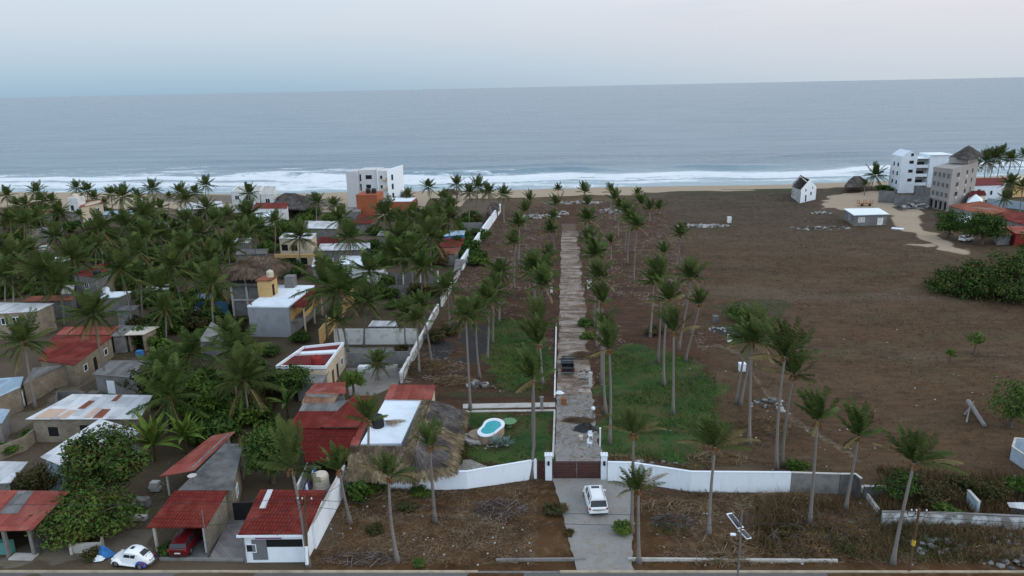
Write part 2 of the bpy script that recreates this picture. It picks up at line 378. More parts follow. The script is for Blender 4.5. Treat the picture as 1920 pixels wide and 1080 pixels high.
def tank(label, p, r=.55, h=1.15, mt=None, z=0, group=None):
    t = thing('water_tank', label, 'water tank', (p[0], p[1], z), group); mt = mt or BLACKP
    pr = [(r * .96, 0), (r, .05)]
    for i in range(4): pr += [(r, h * .2 * i + .08), (r * 1.04, h * .2 * i + .13), (r, h * .2 * i + .18)]
    pr += [(r, h * .8), (r * .85, h * .92), (r * .45, h)]
    MB().lathe((p[0], p[1], z), pr, 18).build('body', mt, t, smooth=True)
    MB().lathe((p[0], p[1], z + h + .003), [(r * .36, 0), (r * .36, .07), (r * .2, .1)], 14).build('lid', mt, t); return t
def strands(c, n, ln, rnd, patch=None, w=.07, eave=0.0, mats=1):
    """straw lying down the slope c = [eaveL, eaveR, ridgeR, ridgeL]"""
    c = [np.array(p, float) for p in c]; nrm = np.cross(c[1] - c[0], c[3] - c[0]); nrm /= np.linalg.norm(nrm); nrm = nrm if nrm[2] > 0 else -nrm
    u, v = rnd.random(n), np.sqrt(rnd.random(n)) * -1 + 1; v = rnd.random(n) if eave == 0 else np.where(rnd.random(n) < eave, rnd.random(n) * .05, rnd.random(n))
    u, v = u[:, None], v[:, None]
    p = (c[0] * (1 - u) + c[1] * u) * (1 - v) + (c[3] * (1 - u) + c[2] * u) * v
    dn = ((c[0] * (1 - u) + c[1] * u) - (c[3] * (1 - u) + c[2] * u)); dn /= np.linalg.norm(dn, axis=1)[:, None] + 1e-9
    sd = np.cross(dn, nrm); dn = dn + sd * rnd.normal(0, .18, (n, 1)) + nrm * rnd.normal(.05, .05, (n, 1))
    l = ln * (.6 + .8 * rnd.random((n, 1))); p = p + nrm * (.02 + .10 * rnd.random((n, 1)))
    ww = w * (.6 + .8 * rnd.random((n, 1)))
    e = p + dn * l; e[:, 2] -= (l[:, 0] * .18) * (v[:, 0] < .06)
    V = np.stack([p - sd * ww, p + sd * ww, e + sd * ww * .4, e - sd * ww * .4], 1).reshape(-1, 3)
    mi = None if patch is None else np.array([patch(a, b) for a, b in zip(u[:, 0], v[:, 0])])
    return V, mi
def thatch(par, planes, mats, dens=26, ln=.8, name='thatch', patches=None, w=.07, eave=.25):
    rnd = np.random.default_rng(len(planes) * 7 + int(abs(planes[0][0][0]) * 10) % 97); Vs, Ms = [], []
    o_ = np.array(par.location)
    for i, c in enumerate(planes):
        ar = .5 * np.linalg.norm(np.cross(np.array(c[2]) - c[0], np.array(c[3]) - c[1]))
        V, mi = strands(c, int(ar * dens) + 30, ln, rnd, patches[i] if patches else None, w, eave); Vs.append(V)
        Ms.append(mi if mi is not None else np.zeros(len(V) // 4, int))
        b = np.array([c[0], c[1], c[2], c[3]], float); Vs.append(b); Ms.append(np.array([0]))
        lo = b.copy(); lo[:, 2] -= .22; Vs.append(lo[::-1]); Ms.append(np.array([0]))
        for a, d in ((0, 1), (1, 2), (3, 0)):
            Vs.append(np.array([b[a], lo[a], lo[d], b[d]])); Ms.append(np.array([0]))
    return arrmesh(name, np.concatenate(Vs) - o_, 4, list(mats), par, mi=np.concatenate(Ms) if len(mats) > 1 else None)

# ------------------------------------------------------------------ palms
PG = LEAF('palm_leaf', (0.022, 0.044, 0.011), (0.065, 0.102, 0.025), (0.099, 0.132, 0.035))
_t = PG.node_tree; _oi = _t.nodes.new('ShaderNodeObjectInfo'); _mx = _t.nodes.new('ShaderNodeMix'); _mx.data_type = 'RGBA'; _mf = _t.nodes.new('ShaderNodeMath'); _mf.operation = 'MULTIPLY'; _mf.inputs[1].default_value = .62   # each crown its own tone
_pb = _t.nodes['Principled BSDF']; _src = _pb.inputs['Base Color'].links[0].from_socket; _t.links.new(_oi.outputs['Random'], _mf.inputs[0]); _t.links.new(_mf.outputs[0], _mx.inputs[0]); _t.links.new(_src, _mx.inputs[6]); _mx.inputs[7].default_value = (.070, .082, .026, 1); _t.links.new(_mx.outputs[2], _pb.inputs['Base Color'])
PY = LEAF('old_palm_leaf', (.10, .085, .03), (.18, .14, .06))
PD = LEAF('dead_palm_leaf', (.13, .085, .05), (.26, .18, .11))
PF = LEAF('coconut_husk', (.09, .042, .016), (.15, .075, .028))
t = NT('palm_bark'); _w = t.n('ShaderNodeTexWave'); _w.bands_direction = 'Z'; _w.inputs['Scale'].default_value = 2.6; _w.inputs['Distortion'].default_value = 1.5; _w.inputs['Detail'].default_value = 3
t.l(t.coord(), _w.inputs[0]); _n = t.noise(.5, 4); _c = t.mix(_w.outputs['Fac'], (.15, .135, .12), (.34, .315, .29)); _c = t.mix(t.ramp(_n, [(.35, 0.0), (.7, .7)]), _c, (.20, .17, .145))
_oi = t.n('ShaderNodeObjectInfo'); _c = t.mix(t.math('MULTIPLY', _oi.outputs['Random'], .55), _c, (.10, .085, .07)); t.bump(_w.outputs['Fac'], .5, .04); BARK = t.done(_c, .9, .15)
t = NT('tree_bark'); BARKT = t.done(t.mix(t.noise(3, 5), (.06, .045, .035), (.16, .13, .105)), .95, .1)
def frond(az, el, L, rnd, droop, width, mi, V, M, wind=(0, 0), nl=26, tight=1.0, o=(0, 0, 0), wl=.5):
    d0 = np.array([math.cos(az) * math.cos(el), math.sin(az) * math.cos(el), math.sin(el)]); p = np.array(o, float); pts = [p.copy()]; d = d0.copy(); ns = 9; ds = []
    for i in range(ns):
        s = (i + 1) / ns
        d = d + np.array([wind[0] * s * .25, wind[1] * s * .25, -droop * (.25 + s) / ns * 2.2]); d /= np.linalg.norm(d); ds.append(d.copy()); p = p + d * L / ns; pts.append(p.copy())
    ds.append(d)
    pts = np.array(pts); ds = np.array(ds)
    for i in range(ns):                                            # rachis
        a, b, dd = pts[i], pts[i + 1], ds[i]; sd = np.cross(dd, (0, 0, 1)); sd /= np.linalg.norm(sd) + 1e-6; w0 = .045 * (1 - i / ns) + .012
        V += [a - sd * w0, a + sd * w0, b + sd * w0 * .8, b - sd * w0 * .8]; M.append(mi)
    for q in range(nl):
        s = .10 + .9 * (q + .5) / nl; x = s * ns; i = min(int(x), ns - 1); fr = x - i
        c = pts[i] * (1 - fr) + pts[i + 1] * fr; dd = ds[i]; sd = np.cross(dd, (0, 0, 1)); sd /= np.linalg.norm(sd) + 1e-6; un = np.cross(sd, dd)
        ll = width * (math.sin(math.pi * min(1, .12 + s * .86)) ** .7) * rnd.uniform(.8, 1.15)
        for g in (-1, 1):
            ld = sd * g * (.85 / tight) + dd * (.55 * tight) + un * rnd.uniform(-.05, .35) + np.array([wind[0] * .55, wind[1] * .55, -.35]); ld /= np.linalg.norm(ld)
            e = c + ld * ll; e[2] -= ll * .16; hw = dd * (L / nl * wl); m_ = c + ld * ll * .5
            V += [c - hw * .5, c + hw * .8, m_ + hw * .9 + ld * .1, e]; M.append(mi)
def crown_mesh(seed, kind):
    rnd = random.Random(seed); V, M = [], []
    if kind == 'full':
        n = 26
        for i in range(n):
            f = i / n; el = math.radians(86 - 142 * f + rnd.uniform(-9, 9)); mi = 0 if f < .84 else rnd.choice([0, 1, 1])
            frond(i * 2.39996 + rnd.uniform(-.25, .25), el, rnd.uniform(3.3, 4.1) * (.78 if f < .1 else 1), rnd, rnd.uniform(.10, .18) + .18 * f, rnd.uniform(.75, .95), mi, V, M, nl=28, tight=1.0, wind=(-.12, .05), wl=.42)
    elif kind == 'wild':                      # wind-swept, uneven
        n = 20
        for i in range(n):
            f = i / n; el = math.radians(84 - 105 * f + rnd.uniform(-12, 12)); mi = 0 if f < .8 else rnd.choice([0, 1, 2])
            frond(i * 2.39996 + rnd.uniform(-.3, .3), el, rnd.uniform(2.9, 3.8), rnd, rnd.uniform(.16, .42), rnd.uniform(.7, .95), mi, V, M, nl=24, wind=(-.35, .15))
    elif kind == 'brush':                     # pruned, an upright plume with one or two stray fronds
        n = rnd.choice([11, 13, 15])
        for i in range(n):
            f = i / n; el = math.radians(88 - 46 * f + rnd.uniform(-11, 11))
            frond(i * 2.39996 + rnd.uniform(-.4, .4), el, rnd.uniform(2.7, 4.2), rnd, rnd.uniform(.03, .22), rnd.uniform(.6, .85), 0, V, M, nl=34, wind=(-.42, .16), tight=1.45, wl=.36)
        for i in range(rnd.choice([1, 2, 3, 4])):
            frond(rnd.choice([0, math.pi]) + rnd.uniform(-.9, .9), math.radians(rnd.uniform(8, 36)), rnd.uniform(2.4, 3.3), rnd, .3, .75, rnd.choice([0, 0, 1]), V, M, nl=24, wind=(-.2, .1), tight=1.1)
    elif kind == 'spread':                    # pruned plume with long drooping side fronds
        for i in range(10):
            frond(i * 2.39996 + rnd.uniform(-.3, .3), math.radians(87 - 4 * i + rnd.uniform(-5, 5)), rnd.uniform(2.7, 3.5), rnd, rnd.uniform(.05, .15), .8, 0, V, M, nl=32, wind=(-.3, .1), tight=1.4, wl=.36)
        for i in range(5):
            frond(rnd.choice([0, math.pi]) + rnd.uniform(-.6, .6), math.radians(rnd.uniform(24, 46)), rnd.uniform(3.3, 4.2), rnd, rnd.uniform(.34, .5), .75, rnd.choice([0, 0, 1]), V, M, nl=34, wl=.36)
    me = bpy.data.meshes.new('crown'); V = np.array(V, np.float32); nv = len(V)
    me.vertices.add(nv); me.vertices.foreach_set('co', V.ravel()); me.loops.add(nv); me.polygons.add(nv // 4)
    me.loops.foreach_set('vertex_index', np.arange(nv, dtype=np.int32)); me.polygons.foreach_set('loop_start', np.arange(0, nv, 4, dtype=np.int32))
    for mt in (PG, PY, PD): me.materials.append(mt)
    me.polygons.foreach_set('material_index', np.array(M, np.int32)); me.update(calc_edges=True); return me
CROWN = {kd: [crown_mesh(10 * i + len(kd), kd) for i in range(n)] for kd, n in (('full', 9), ('wild', 4), ('brush', 9), ('spread', 4))}
def fruit_mesh(seed, big):
    rnd = random.Random(seed); mb = MB()
    for i in range(11 if big else 7): mb.lump((rnd.uniform(-.3, .3), rnd.uniform(-.3, .3), rnd.uniform(-.45, .05)), (.13, .13, .17), i, 0, 1, .1)
    for i in range(12):                        # leaf-base stubs
        a = rnd.uniform(0, 6.28); mb.tube([(math.cos(a) * .12, math.sin(a) * .12, -.1), (math.cos(a) * .42, math.sin(a) * .42, rnd.uniform(-.75, .35))], [.05, .02], 4)
    me = bpy.data.meshes.new('fruit_cluster'); me.from_pydata(mb.v, [], mb.f); me.materials.append(PF); return me
FRUIT = [fruit_mesh(s, s % 2) for s in range(3)]
PALMS = []
def palm(base, top, kind='full', s=1.0, label=None, group=None, fruit=True, lean=None):
    base = np.array(base, float); top = np.array(top, float); h = top[2] - base[2]; i_ = len(PALMS); rnd = random.Random(i_ * 13 + 5)
    t = thing('coconut_palm', label, 'palm tree', base, group); PALMS.append(t)
    dx = top - base; bend = np.array([dx[1], -dx[0], 0]) * .0; pts = []; rad = []
    bow = rnd.uniform(-.05, .05) * h; nseg = 9
    for j in range(nseg + 1):
        f = j / nseg; p = base + dx * np.array([f ** 1.25, f ** 1.25, f]); p = p + np.array([math.sin(math.pi * f) * bow * .5, math.sin(math.pi * f) * bow * .3, 0])
        if j == 0: p = p - np.array([0, 0, .2])
        pts.append(p); rad.append((.17 + .16 * max(0, 1 - f * 7)) * (1 - .35 * f) * (.9 + .2 * s * .5))
    MB().tube(pts, rad, 8).build('trunk', BARK, t, smooth=True)
    c = bpy.data.objects.new('crown', rnd.choice(CROWN[kind])); C.objects.link(c); c.parent = t
    c.location = tuple(dx - np.array([0, 0, .05])); s *= rnd.uniform(.86, 1.14); c.scale = (s, s, s * rnd.uniform(.92, 1.1)); c.rotation_euler = (rnd.uniform(-.08, .08), rnd.uniform(-.08, .08), rnd.uniform(-.5, .5) if kind != 'full' else rnd.uniform(0, 6.28))
    if fruit:
        f = bpy.data.objects.new('fruit_cluster', rnd.choice(FRUIT)); C.objects.link(f); f.parent = t; f.location = tuple(dx - np.array([0, 0, .1])); f.rotation_euler = (0, 0, rnd.uniform(0, 6.28))
    return t
def palm_px(bx, by, tx, ty, kind='brush', s=1.0, **kw):
    b = G(bx, by); t = at_depth(tx, ty, b[1] + random.uniform(-.3, .3)); return palm(b, t, kind, s, **kw)
def palm_h(cx, cy, h, kind='full', s=1.0, **kw):      # crown centre at height h
    t = G(cx, cy, h); r = random.Random(int(cx * 7 + cy)); b = np.array([t[0] + r.uniform(-1.1, 1.1), t[1] + r.uniform(-1, 1), 0]); return palm(b, t, kind, s, **kw)

# ------------------------------------------------------------------ broadleaf crowns
LV = {'dark': LEAF('dark_leaf', (0.016, 0.038, 0.009), (0.048, 0.087, 0.019), (0.064, 0.104, 0.021)),
      'mid': LEAF('mid_leaf', (0.024, 0.055, 0.010), (0.065, 0.114, 0.021), (0.084, 0.130, 0.023)),
      'bright': LEAF('bright_leaf', (0.037, 0.074, 0.012), (0.094, 0.144, 0.024), (0.112, 0.156, 0.029)),
      'olive': LEAF('olive_leaf', (.026, .032, .010), (.062, .062, .022), (.085, .06, .024)),
      'dry': LEAF('dry_leaf', (.07, .044, .020), (.16, .10, .048)),
      'brown': LEAF('brown_leaf', (.045, .028, .02), (.11, .066, .042)),
      'agave': LEAF('agave_leaf', (.12, .17, .165), (.24, .30, .28))}
def leaf_cloud(seed, n, leaf, clumps, cr, shape=(1, 1, .8), floor=-.35):
    r = np.random.default_rng(seed); d = r.normal(size=(clumps, 3)); d /= np.linalg.norm(d, axis=1)[:, None]; rad = r.uniform(.35, .86, (clumps, 1))
    cc = d * rad; cc[:, 2] = np.where(cc[:, 2] < floor, floor + .2 * r.random(clumps), cc[:, 2])
    w = r.uniform(.5, 1.4, clumps); idx = r.choice(clumps, n, p=w / w.sum())
    o = r.normal(size=(n, 3)); o /= np.linalg.norm(o, axis=1)[:, None]; o *= (r.random((n, 1)) ** .45) * cr * (w[idx][:, None] ** .5)
    p = (cc[idx] + o) * np.array(shape)
    nr = o / (np.linalg.norm(o, axis=1)[:, None] + 1e-9) * .8 + r.normal(size=(n, 3)) * .55 + np.array([0, 0, .45]); nr /= np.linalg.norm(nr, axis=1)[:, None]
    a = np.cross(nr, r.normal(size=(n, 3))); a /= np.linalg.norm(a, axis=1)[:, None]; b = np.cross(nr, a); l = leaf * r.uniform(.6, 1.35, (n, 1))
    V = np.stack([p - a * l, p - b * l * .45, p + a * l, p + b * l * .45], 1).reshape(-1, 3); return V, cc * np.array(shape)
def cloud_mesh(name, seed, n, leaf, clumps, cr, mat, shape=(1, 1, .8)):
    V, cc = leaf_cloud(seed, n, leaf, clumps, cr, shape); o = arrmesh(name, V, 4, mat); me = o.data; bpy.data.objects.remove(o); return me, cc
def tree(label, base, r, h, col='mid', seed=0, n=5200, leaf=.17, cat='tree', name='broadleaf_tree', clumps=46, flat=.8, trunk_h=None, mix=None):
    """r crown radius, h total height"""
    base = np.array(base, float); t = thing(name, label, cat, base); cz = h - r * flat
    V, cc = leaf_cloud(seed, n, leaf / r, clumps, .33, (1, 1, flat)); mats = [LV[col]] + ([LV[mix]] if mix else [])
    mi = (np.random.default_rng(seed).random(n) < .28).astype(int) if mix else None
    arrmesh('crown', V * r + np.array([0, 0, cz]), 4, mats, t, mi=mi)
    mb = MB(); rt = .06 * r + .05; top = np.array([0, 0, max(.6, cz - .25 * r)])
    mb.tube([base - [0, 0, .2], base + top * .5 + [.1, 0, 0], base + top], [rt * 1.4, rt, rt * .8], 7)
    for q in cc[:14]:
        e = base + q * r * .85 + np.array([0, 0, cz]); s_ = base + top * .92; mb.tube([s_, (s_ + e) / 2 + [0, 0, .12 * r], e], [rt * .5, rt * .3, rt * .1], 5)
    mb.build('trunk', BARKT, t); return t
BUSH = {}
def bush_proto(col, seed):
    if (col, seed) not in BUSH: BUSH[(col, seed)] = cloud_mesh('foliage', seed + 50, 1300, .11, 20, .42, LV[col], (1, 1, .75))[0]
    return BUSH[(col, seed)]
def bush(label, p, r, col='dark', seed=0, h=1.0, group=None, cat='shrub', name='shrub'):
    t = thing(name, label, cat, (p[0], p[1], 0), group)
    f = bpy.data.objects.new('foliage', bush_proto(col, seed % 3)); C.objects.link(f); f.parent = t; f.location = (0, 0, r * h * .5); f.scale = (r, r, r * h); f.rotation_euler = (0, 0, seed * 1.7)
    mb = MB()
    for i in range(4): a = i * 1.6 + seed; mb.tube([(p[0], p[1], -.1), (p[0] + math.cos(a) * r * .25, p[1] + math.sin(a) * r * .25, r * h * .4), (p[0] + math.cos(a) * r * .5, p[1] + math.sin(a) * r * .5, r * h * .8)], [.05, .03, .01], 4)
    mb.build('stem', BARKT, t); return t
def broad_plant(label, p, r, n=11, col='mid', cat='plant', name='banana_plant', h=1.6, seed=0):
    """long arching broad leaves from a short stem"""
    rnd = random.Random(seed); t = thing(name, label, cat, (p[0], p[1], 0)); V = []; o = np.array([p[0], p[1], 0.])
    for i in range(n):
        az = i * 2.4 + rnd.uniform(-.3, .3); el = math.radians(rnd.uniform(35, 82)); L = r * rnd.uniform(.8, 1.25); d = np.array([math.cos(az) * math.cos(el), math.sin(az) * math.cos(el), math.sin(el)]); q = np.array([0, 0, h]); wprev = .02; ns = 8; w0 = L * .10
        for j in range(ns):
            d = d + np.array([0, 0, -.16]); d /= np.linalg.norm(d); e = q + d * L / ns; sd = np.cross(d, (0, 0, 1)); sd /= np.linalg.norm(sd) + 1e-6; w1 = w0 * math.sin(math.pi * min(.97, (j + 1.3) / ns)); dr = np.array([0, 0, -.3 * w1])
            V += [q, e, e + sd * w1 + dr, q + sd * wprev + dr * .8, q, q - sd * wprev + dr * .8, e - sd * w1 + dr, e]; q = e; wprev = w1
    arrmesh('leaves', np.array(V), 4, LV[col], t)
    MB().tube([o, o + [0, 0, h]], [.16, .10], 8).build('stem', LV['olive'], t); return t
def brush_pile(label, p, rx, ry, h, mats, n=160, seed=0, cat='brush pile', name='brush_pile', L=1.6, th=.03):
    """heap of fallen sticks and dead fronds"""
    r = random.Random(seed); t = thing(name, label, cat, (p[0], p[1], 0)); mb = MB()
    for i in range(n):
        a = r.uniform(0, 6.28); q = math.sqrt(r.random()); x, y = p[0] + rx * q * math.cos(a), p[1] + ry * q * math.sin(a); z = max(.03, h * (1 - q * q) * r.uniform(.2, 1)); b = r.uniform(0, 6.28); l = L * r.uniform(.35, 1)
        e = np.array([math.cos(b) * l / 2, math.sin(b) * l / 2, r.uniform(-.12, .12) * l]); c = np.array([x, y, z]); c0, c1 = c - e, c + e; c0[2] = max(.01, c0[2]); c1[2] = max(.01, c1[2])
        mb.tube([c0, c + [0, 0, .06 * l], c1], [th, th * .9, th * .3], 3, r.randrange(len(mats)), False)
    mb.build('sticks', mats, t)
    V = []; m_ = n * 3
    for i in range(m_):
        a = r.uniform(0, 6.28); q = math.sqrt(r.random()); c = np.array([rx * q * math.cos(a), ry * q * math.sin(a), max(.03, h * (1 - q * q) * r.uniform(.1, 1))]); b = r.uniform(0, 6.28); d = np.array([math.cos(b), math.sin(b), r.uniform(-.15, .2)]); s_ = np.array([-d[1], d[0], 0]) * .03; l = r.uniform(.2, .7)
        V += [c - s_, c + s_, c + d * l + s_ * .4, c + d * l - s_ * .4]
    arrmesh('straw', np.array(V), 4, mats[-1], t); return t
def rubble(label, p, rx, ry, h, mat, n=60, seed=0, cat='rubble pile', name='rubble_pile', size=.35):
    r = random.Random(seed); t = MB()
    for i in range(n):
        a = r.uniform(0, 6.28); q = math.sqrt(r.random()); s_ = size * r.uniform(.35, 1.15)
        x, y, z = p[0] + rx * q * math.cos(a), p[1] + ry * q * math.sin(a), max(0, h * (1 - q) * r.uniform(.3, 1)); t.lump((x, y, z), (s_, s_ * r.uniform(.6, 1), s_ * r.uniform(.35, .8)), i + seed, r.randrange(len(mat)), 1, .28)
    return tag(t.build(name, mat, None, (p[0], p[1], 0)), label, cat, None, 'stuff' if h <= .6 else None)

# ------------------------------------------------------------------ ground, sea
SEA = -2.0
_sp = [(-700, 385), (-300, 370), (0, 356), (60, 358), (275, 360), (500, 362), (650, 358), (800, 356), (1000, 353), (1200, 348), (1440, 344.5), (1600, 339), (1800, 331), (2100, 318), (2600, 295)]
_sq = np.array([G(px, py, SEA)[:2] for px, py in _sp])
def shore(x): return np.interp(x, _sq[:, 0], _sq[:, 1])
def vnoise(x, y, seed=0):
    def hsh(i, j): return np.modf(np.abs(np.sin(i * 127.1 + j * 311.7 + seed * 74.7) * 43758.5453))[0]
    i, j = np.floor(x), np.floor(y); f, g = x - i, y - j; f = f * f * (3 - 2 * f); g = g * g * (3 - 2 * g)
    return (hsh(i, j) * (1 - f) + hsh(i + 1, j) * f) * (1 - g) + (hsh(i, j + 1) * (1 - f) + hsh(i + 1, j + 1) * f) * g
def sstep(a, b, x): t = np.clip((x - a) / (b - a), 0, 1); return t * t * (3 - 2 * t)
def sdf(X, Y, poly):                        # >0 inside, metres
    P = np.array(poly); d = np.full(X.shape, 1e9); ins = np.zeros(X.shape, bool)
    for i in range(len(P)):
        a, b = P[i], P[(i + 1) % len(P)]; e = b - a; t = np.clip(((X - a[0]) * e[0] + (Y - a[1]) * e[1]) / (e @ e), 0, 1)
        d = np.minimum(d, np.hypot(X - a[0] - e[0] * t, Y - a[1] - e[1] * t)); c = ((a[1] <= Y) & (b[1] > Y)) | ((b[1] <= Y) & (a[1] > Y))
        with np.errstate(divide='ignore', invalid='ignore'): xi = a[0] + (Y - a[1]) / (b[1] - a[1]) * e[0]
        ins ^= c & (X < xi)
    return np.where(ins, d, -d)
def px_poly(*pts): return [Gxy(*p) for p in pts]
def mask(X, Y, polys, w):
    m_ = np.zeros(X.shape)
    for p in polys: m_ = np.maximum(m_, sstep(-w, w, sdf(X, Y, p)))
    return m_
LAWN = [px_poly((864, 771), (1041, 773), (1041, 866), (1003, 862), (880, 884), (858, 850)),
        px_poly((930, 596), (985, 596), (1028, 650), (1032, 738), (958, 738), (912, 722), (918, 650)),
        px_poly((1128, 668), (1182, 645), (1290, 668), (1338, 700), (1352, 760), (1345, 830), (1298, 868), (1148, 862), (1130, 800))]
GREENISH = [px_poly((1235, 362), (1300, 355), (1500, 352), (1500, 360), (1350, 366)), px_poly((1340, 575), (1400, 560), (1480, 566), (1470, 590), (1380, 596)),
            px_poly((655, 905), (790, 915), (770, 932), (690, 945), (655, 940)), px_poly((845, 735), (1020, 740), (1020, 755), (850, 752)), px_poly((1430, 960), (1560, 965), (1560, 1010), (1440, 1000)),
            px_poly((1700, 880), (1800, 900), (1780, 915), (1690, 905))]
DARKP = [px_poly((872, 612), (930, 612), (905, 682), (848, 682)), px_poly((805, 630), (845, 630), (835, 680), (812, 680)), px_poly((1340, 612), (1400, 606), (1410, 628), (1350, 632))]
SANDP = [px_poly((1545, 366), (1660, 356), (1690, 395), (1690, 430), (1660, 400), (1545, 390)), px_poly((1655, 398), (1720, 392), (1745, 432), (1822, 470), (1812, 481), (1740, 458), (1690, 428)),
         px_poly((1700, 455), (1745, 455), (1740, 463), (1690, 460))]
ALLEY = [px_poly((-40, 835), (-40, 800), (62, 752), (112, 728), (215, 655), (228, 662), (130, 745), (60, 790), (0, 835)), px_poly((60, 1000), (275, 1000), (300, 1060), (60, 1062)), px_poly((0, 1040), (190, 1035), (190, 1062), (0, 1062)),
         px_poly((350, 690), (0, 640), (20, 640)), px_poly((300, 355), (480, 365), (640, 375), (640, 388), (300, 378)), px_poly((50, 430), (90, 430), (90, 465), (50, 465))]
PATHS = [px_poly(*p) for p in (((1335, 637), (1390, 657), (1444, 727), (1506, 786), (1574, 826), (1646, 876), (1632, 886), (1556, 839), (1485, 799), (1426, 739), (1382, 669), (1332, 648)),
         ((1500, 786), (1640, 796), (1800, 818), (1920, 847), (1920, 855), (1800, 826), (1640, 804)), ((1380, 625), (1430, 665), (1440, 690), (1430, 690), (1420, 668), (1375, 630)),
         ((1215, 500), (1260, 470), (1340, 560), (1420, 640), (1414, 642), (1334, 566), (1256, 478)), ((1560, 574), (1700, 572), (1900, 580), (1900, 583), (1700, 575), (1560, 577)))]
VILL = [[Gxy(590, 1062), Gxy(650, 915), Gxy(750, 712), Gxy(936, 388), Gxy(945, 372), Gxy(640, 388), Gxy(300, 395), Gxy(-600, 420), (-900, 40), (-60, 40)]]
ESTATE = [[Gxy(650, 905), Gxy(750, 712), Gxy(936, 392), Gxy(1235, 370), Gxy(1290, 500), Gxy(1330, 640), Gxy(1350, 860), Gxy(1300, 905), Gxy(1030, 895)]]
FRONT = [[Gxy(590, 1062), Gxy(648, 917), Gxy(876, 918), Gxy(1010, 897), Gxy(1180, 903), Gxy(1295, 922), Gxy(1640, 930), Gxy(1960, 990), Gxy(1960, 1080), Gxy(590, 1080)]]
def axis(lo, hi, step, out_lo, out_hi):
    a = np.arange(lo, hi + .01, step); l, r = [], []; s, x = step, lo
    while x > out_lo: s *= 1.6; x -= s; l.append(x)
    s, x = step, a[-1]
    while x < out_hi: s *= 1.6; x += s; r.append(x)
    return np.concatenate([l[::-1], a, r])
def grid_obj(name, xs, ys, Z, mat, attrs, smooth=True):
    nx, ny = len(xs), len(ys); X, Y = np.meshgrid(xs, ys); V = np.stack([X, Y, Z], -1).reshape(-1, 3).astype(np.float32)
    i = (np.arange(ny - 1)[:, None] * nx + np.arange(nx - 1)[None]).ravel(); Fq = np.stack([i, i + 1, i + nx + 1, i + nx], 1).astype(np.int32)
    me = bpy.data.meshes.new(name); me.vertices.add(len(V)); me.vertices.foreach_set('co', V.ravel()); me.loops.add(Fq.size); me.polygons.add(len(Fq))
    me.loops.foreach_set('vertex_index', Fq.ravel()); me.polygons.foreach_set('loop_start', np.arange(0, Fq.size, 4, dtype=np.int32))
    me.update(calc_edges=True)
    if smooth: me.polygons.foreach_set('use_smooth', np.ones(len(Fq), bool))
    for nm, A in attrs.items(): at = me.attributes.new(nm, 'FLOAT', 'POINT'); at.data.foreach_set('value', A.ravel().astype(np.float32))
    me.materials.append(mat); o = bpy.data.objects.new(name, me); C.objects.link(o); return struct(o)
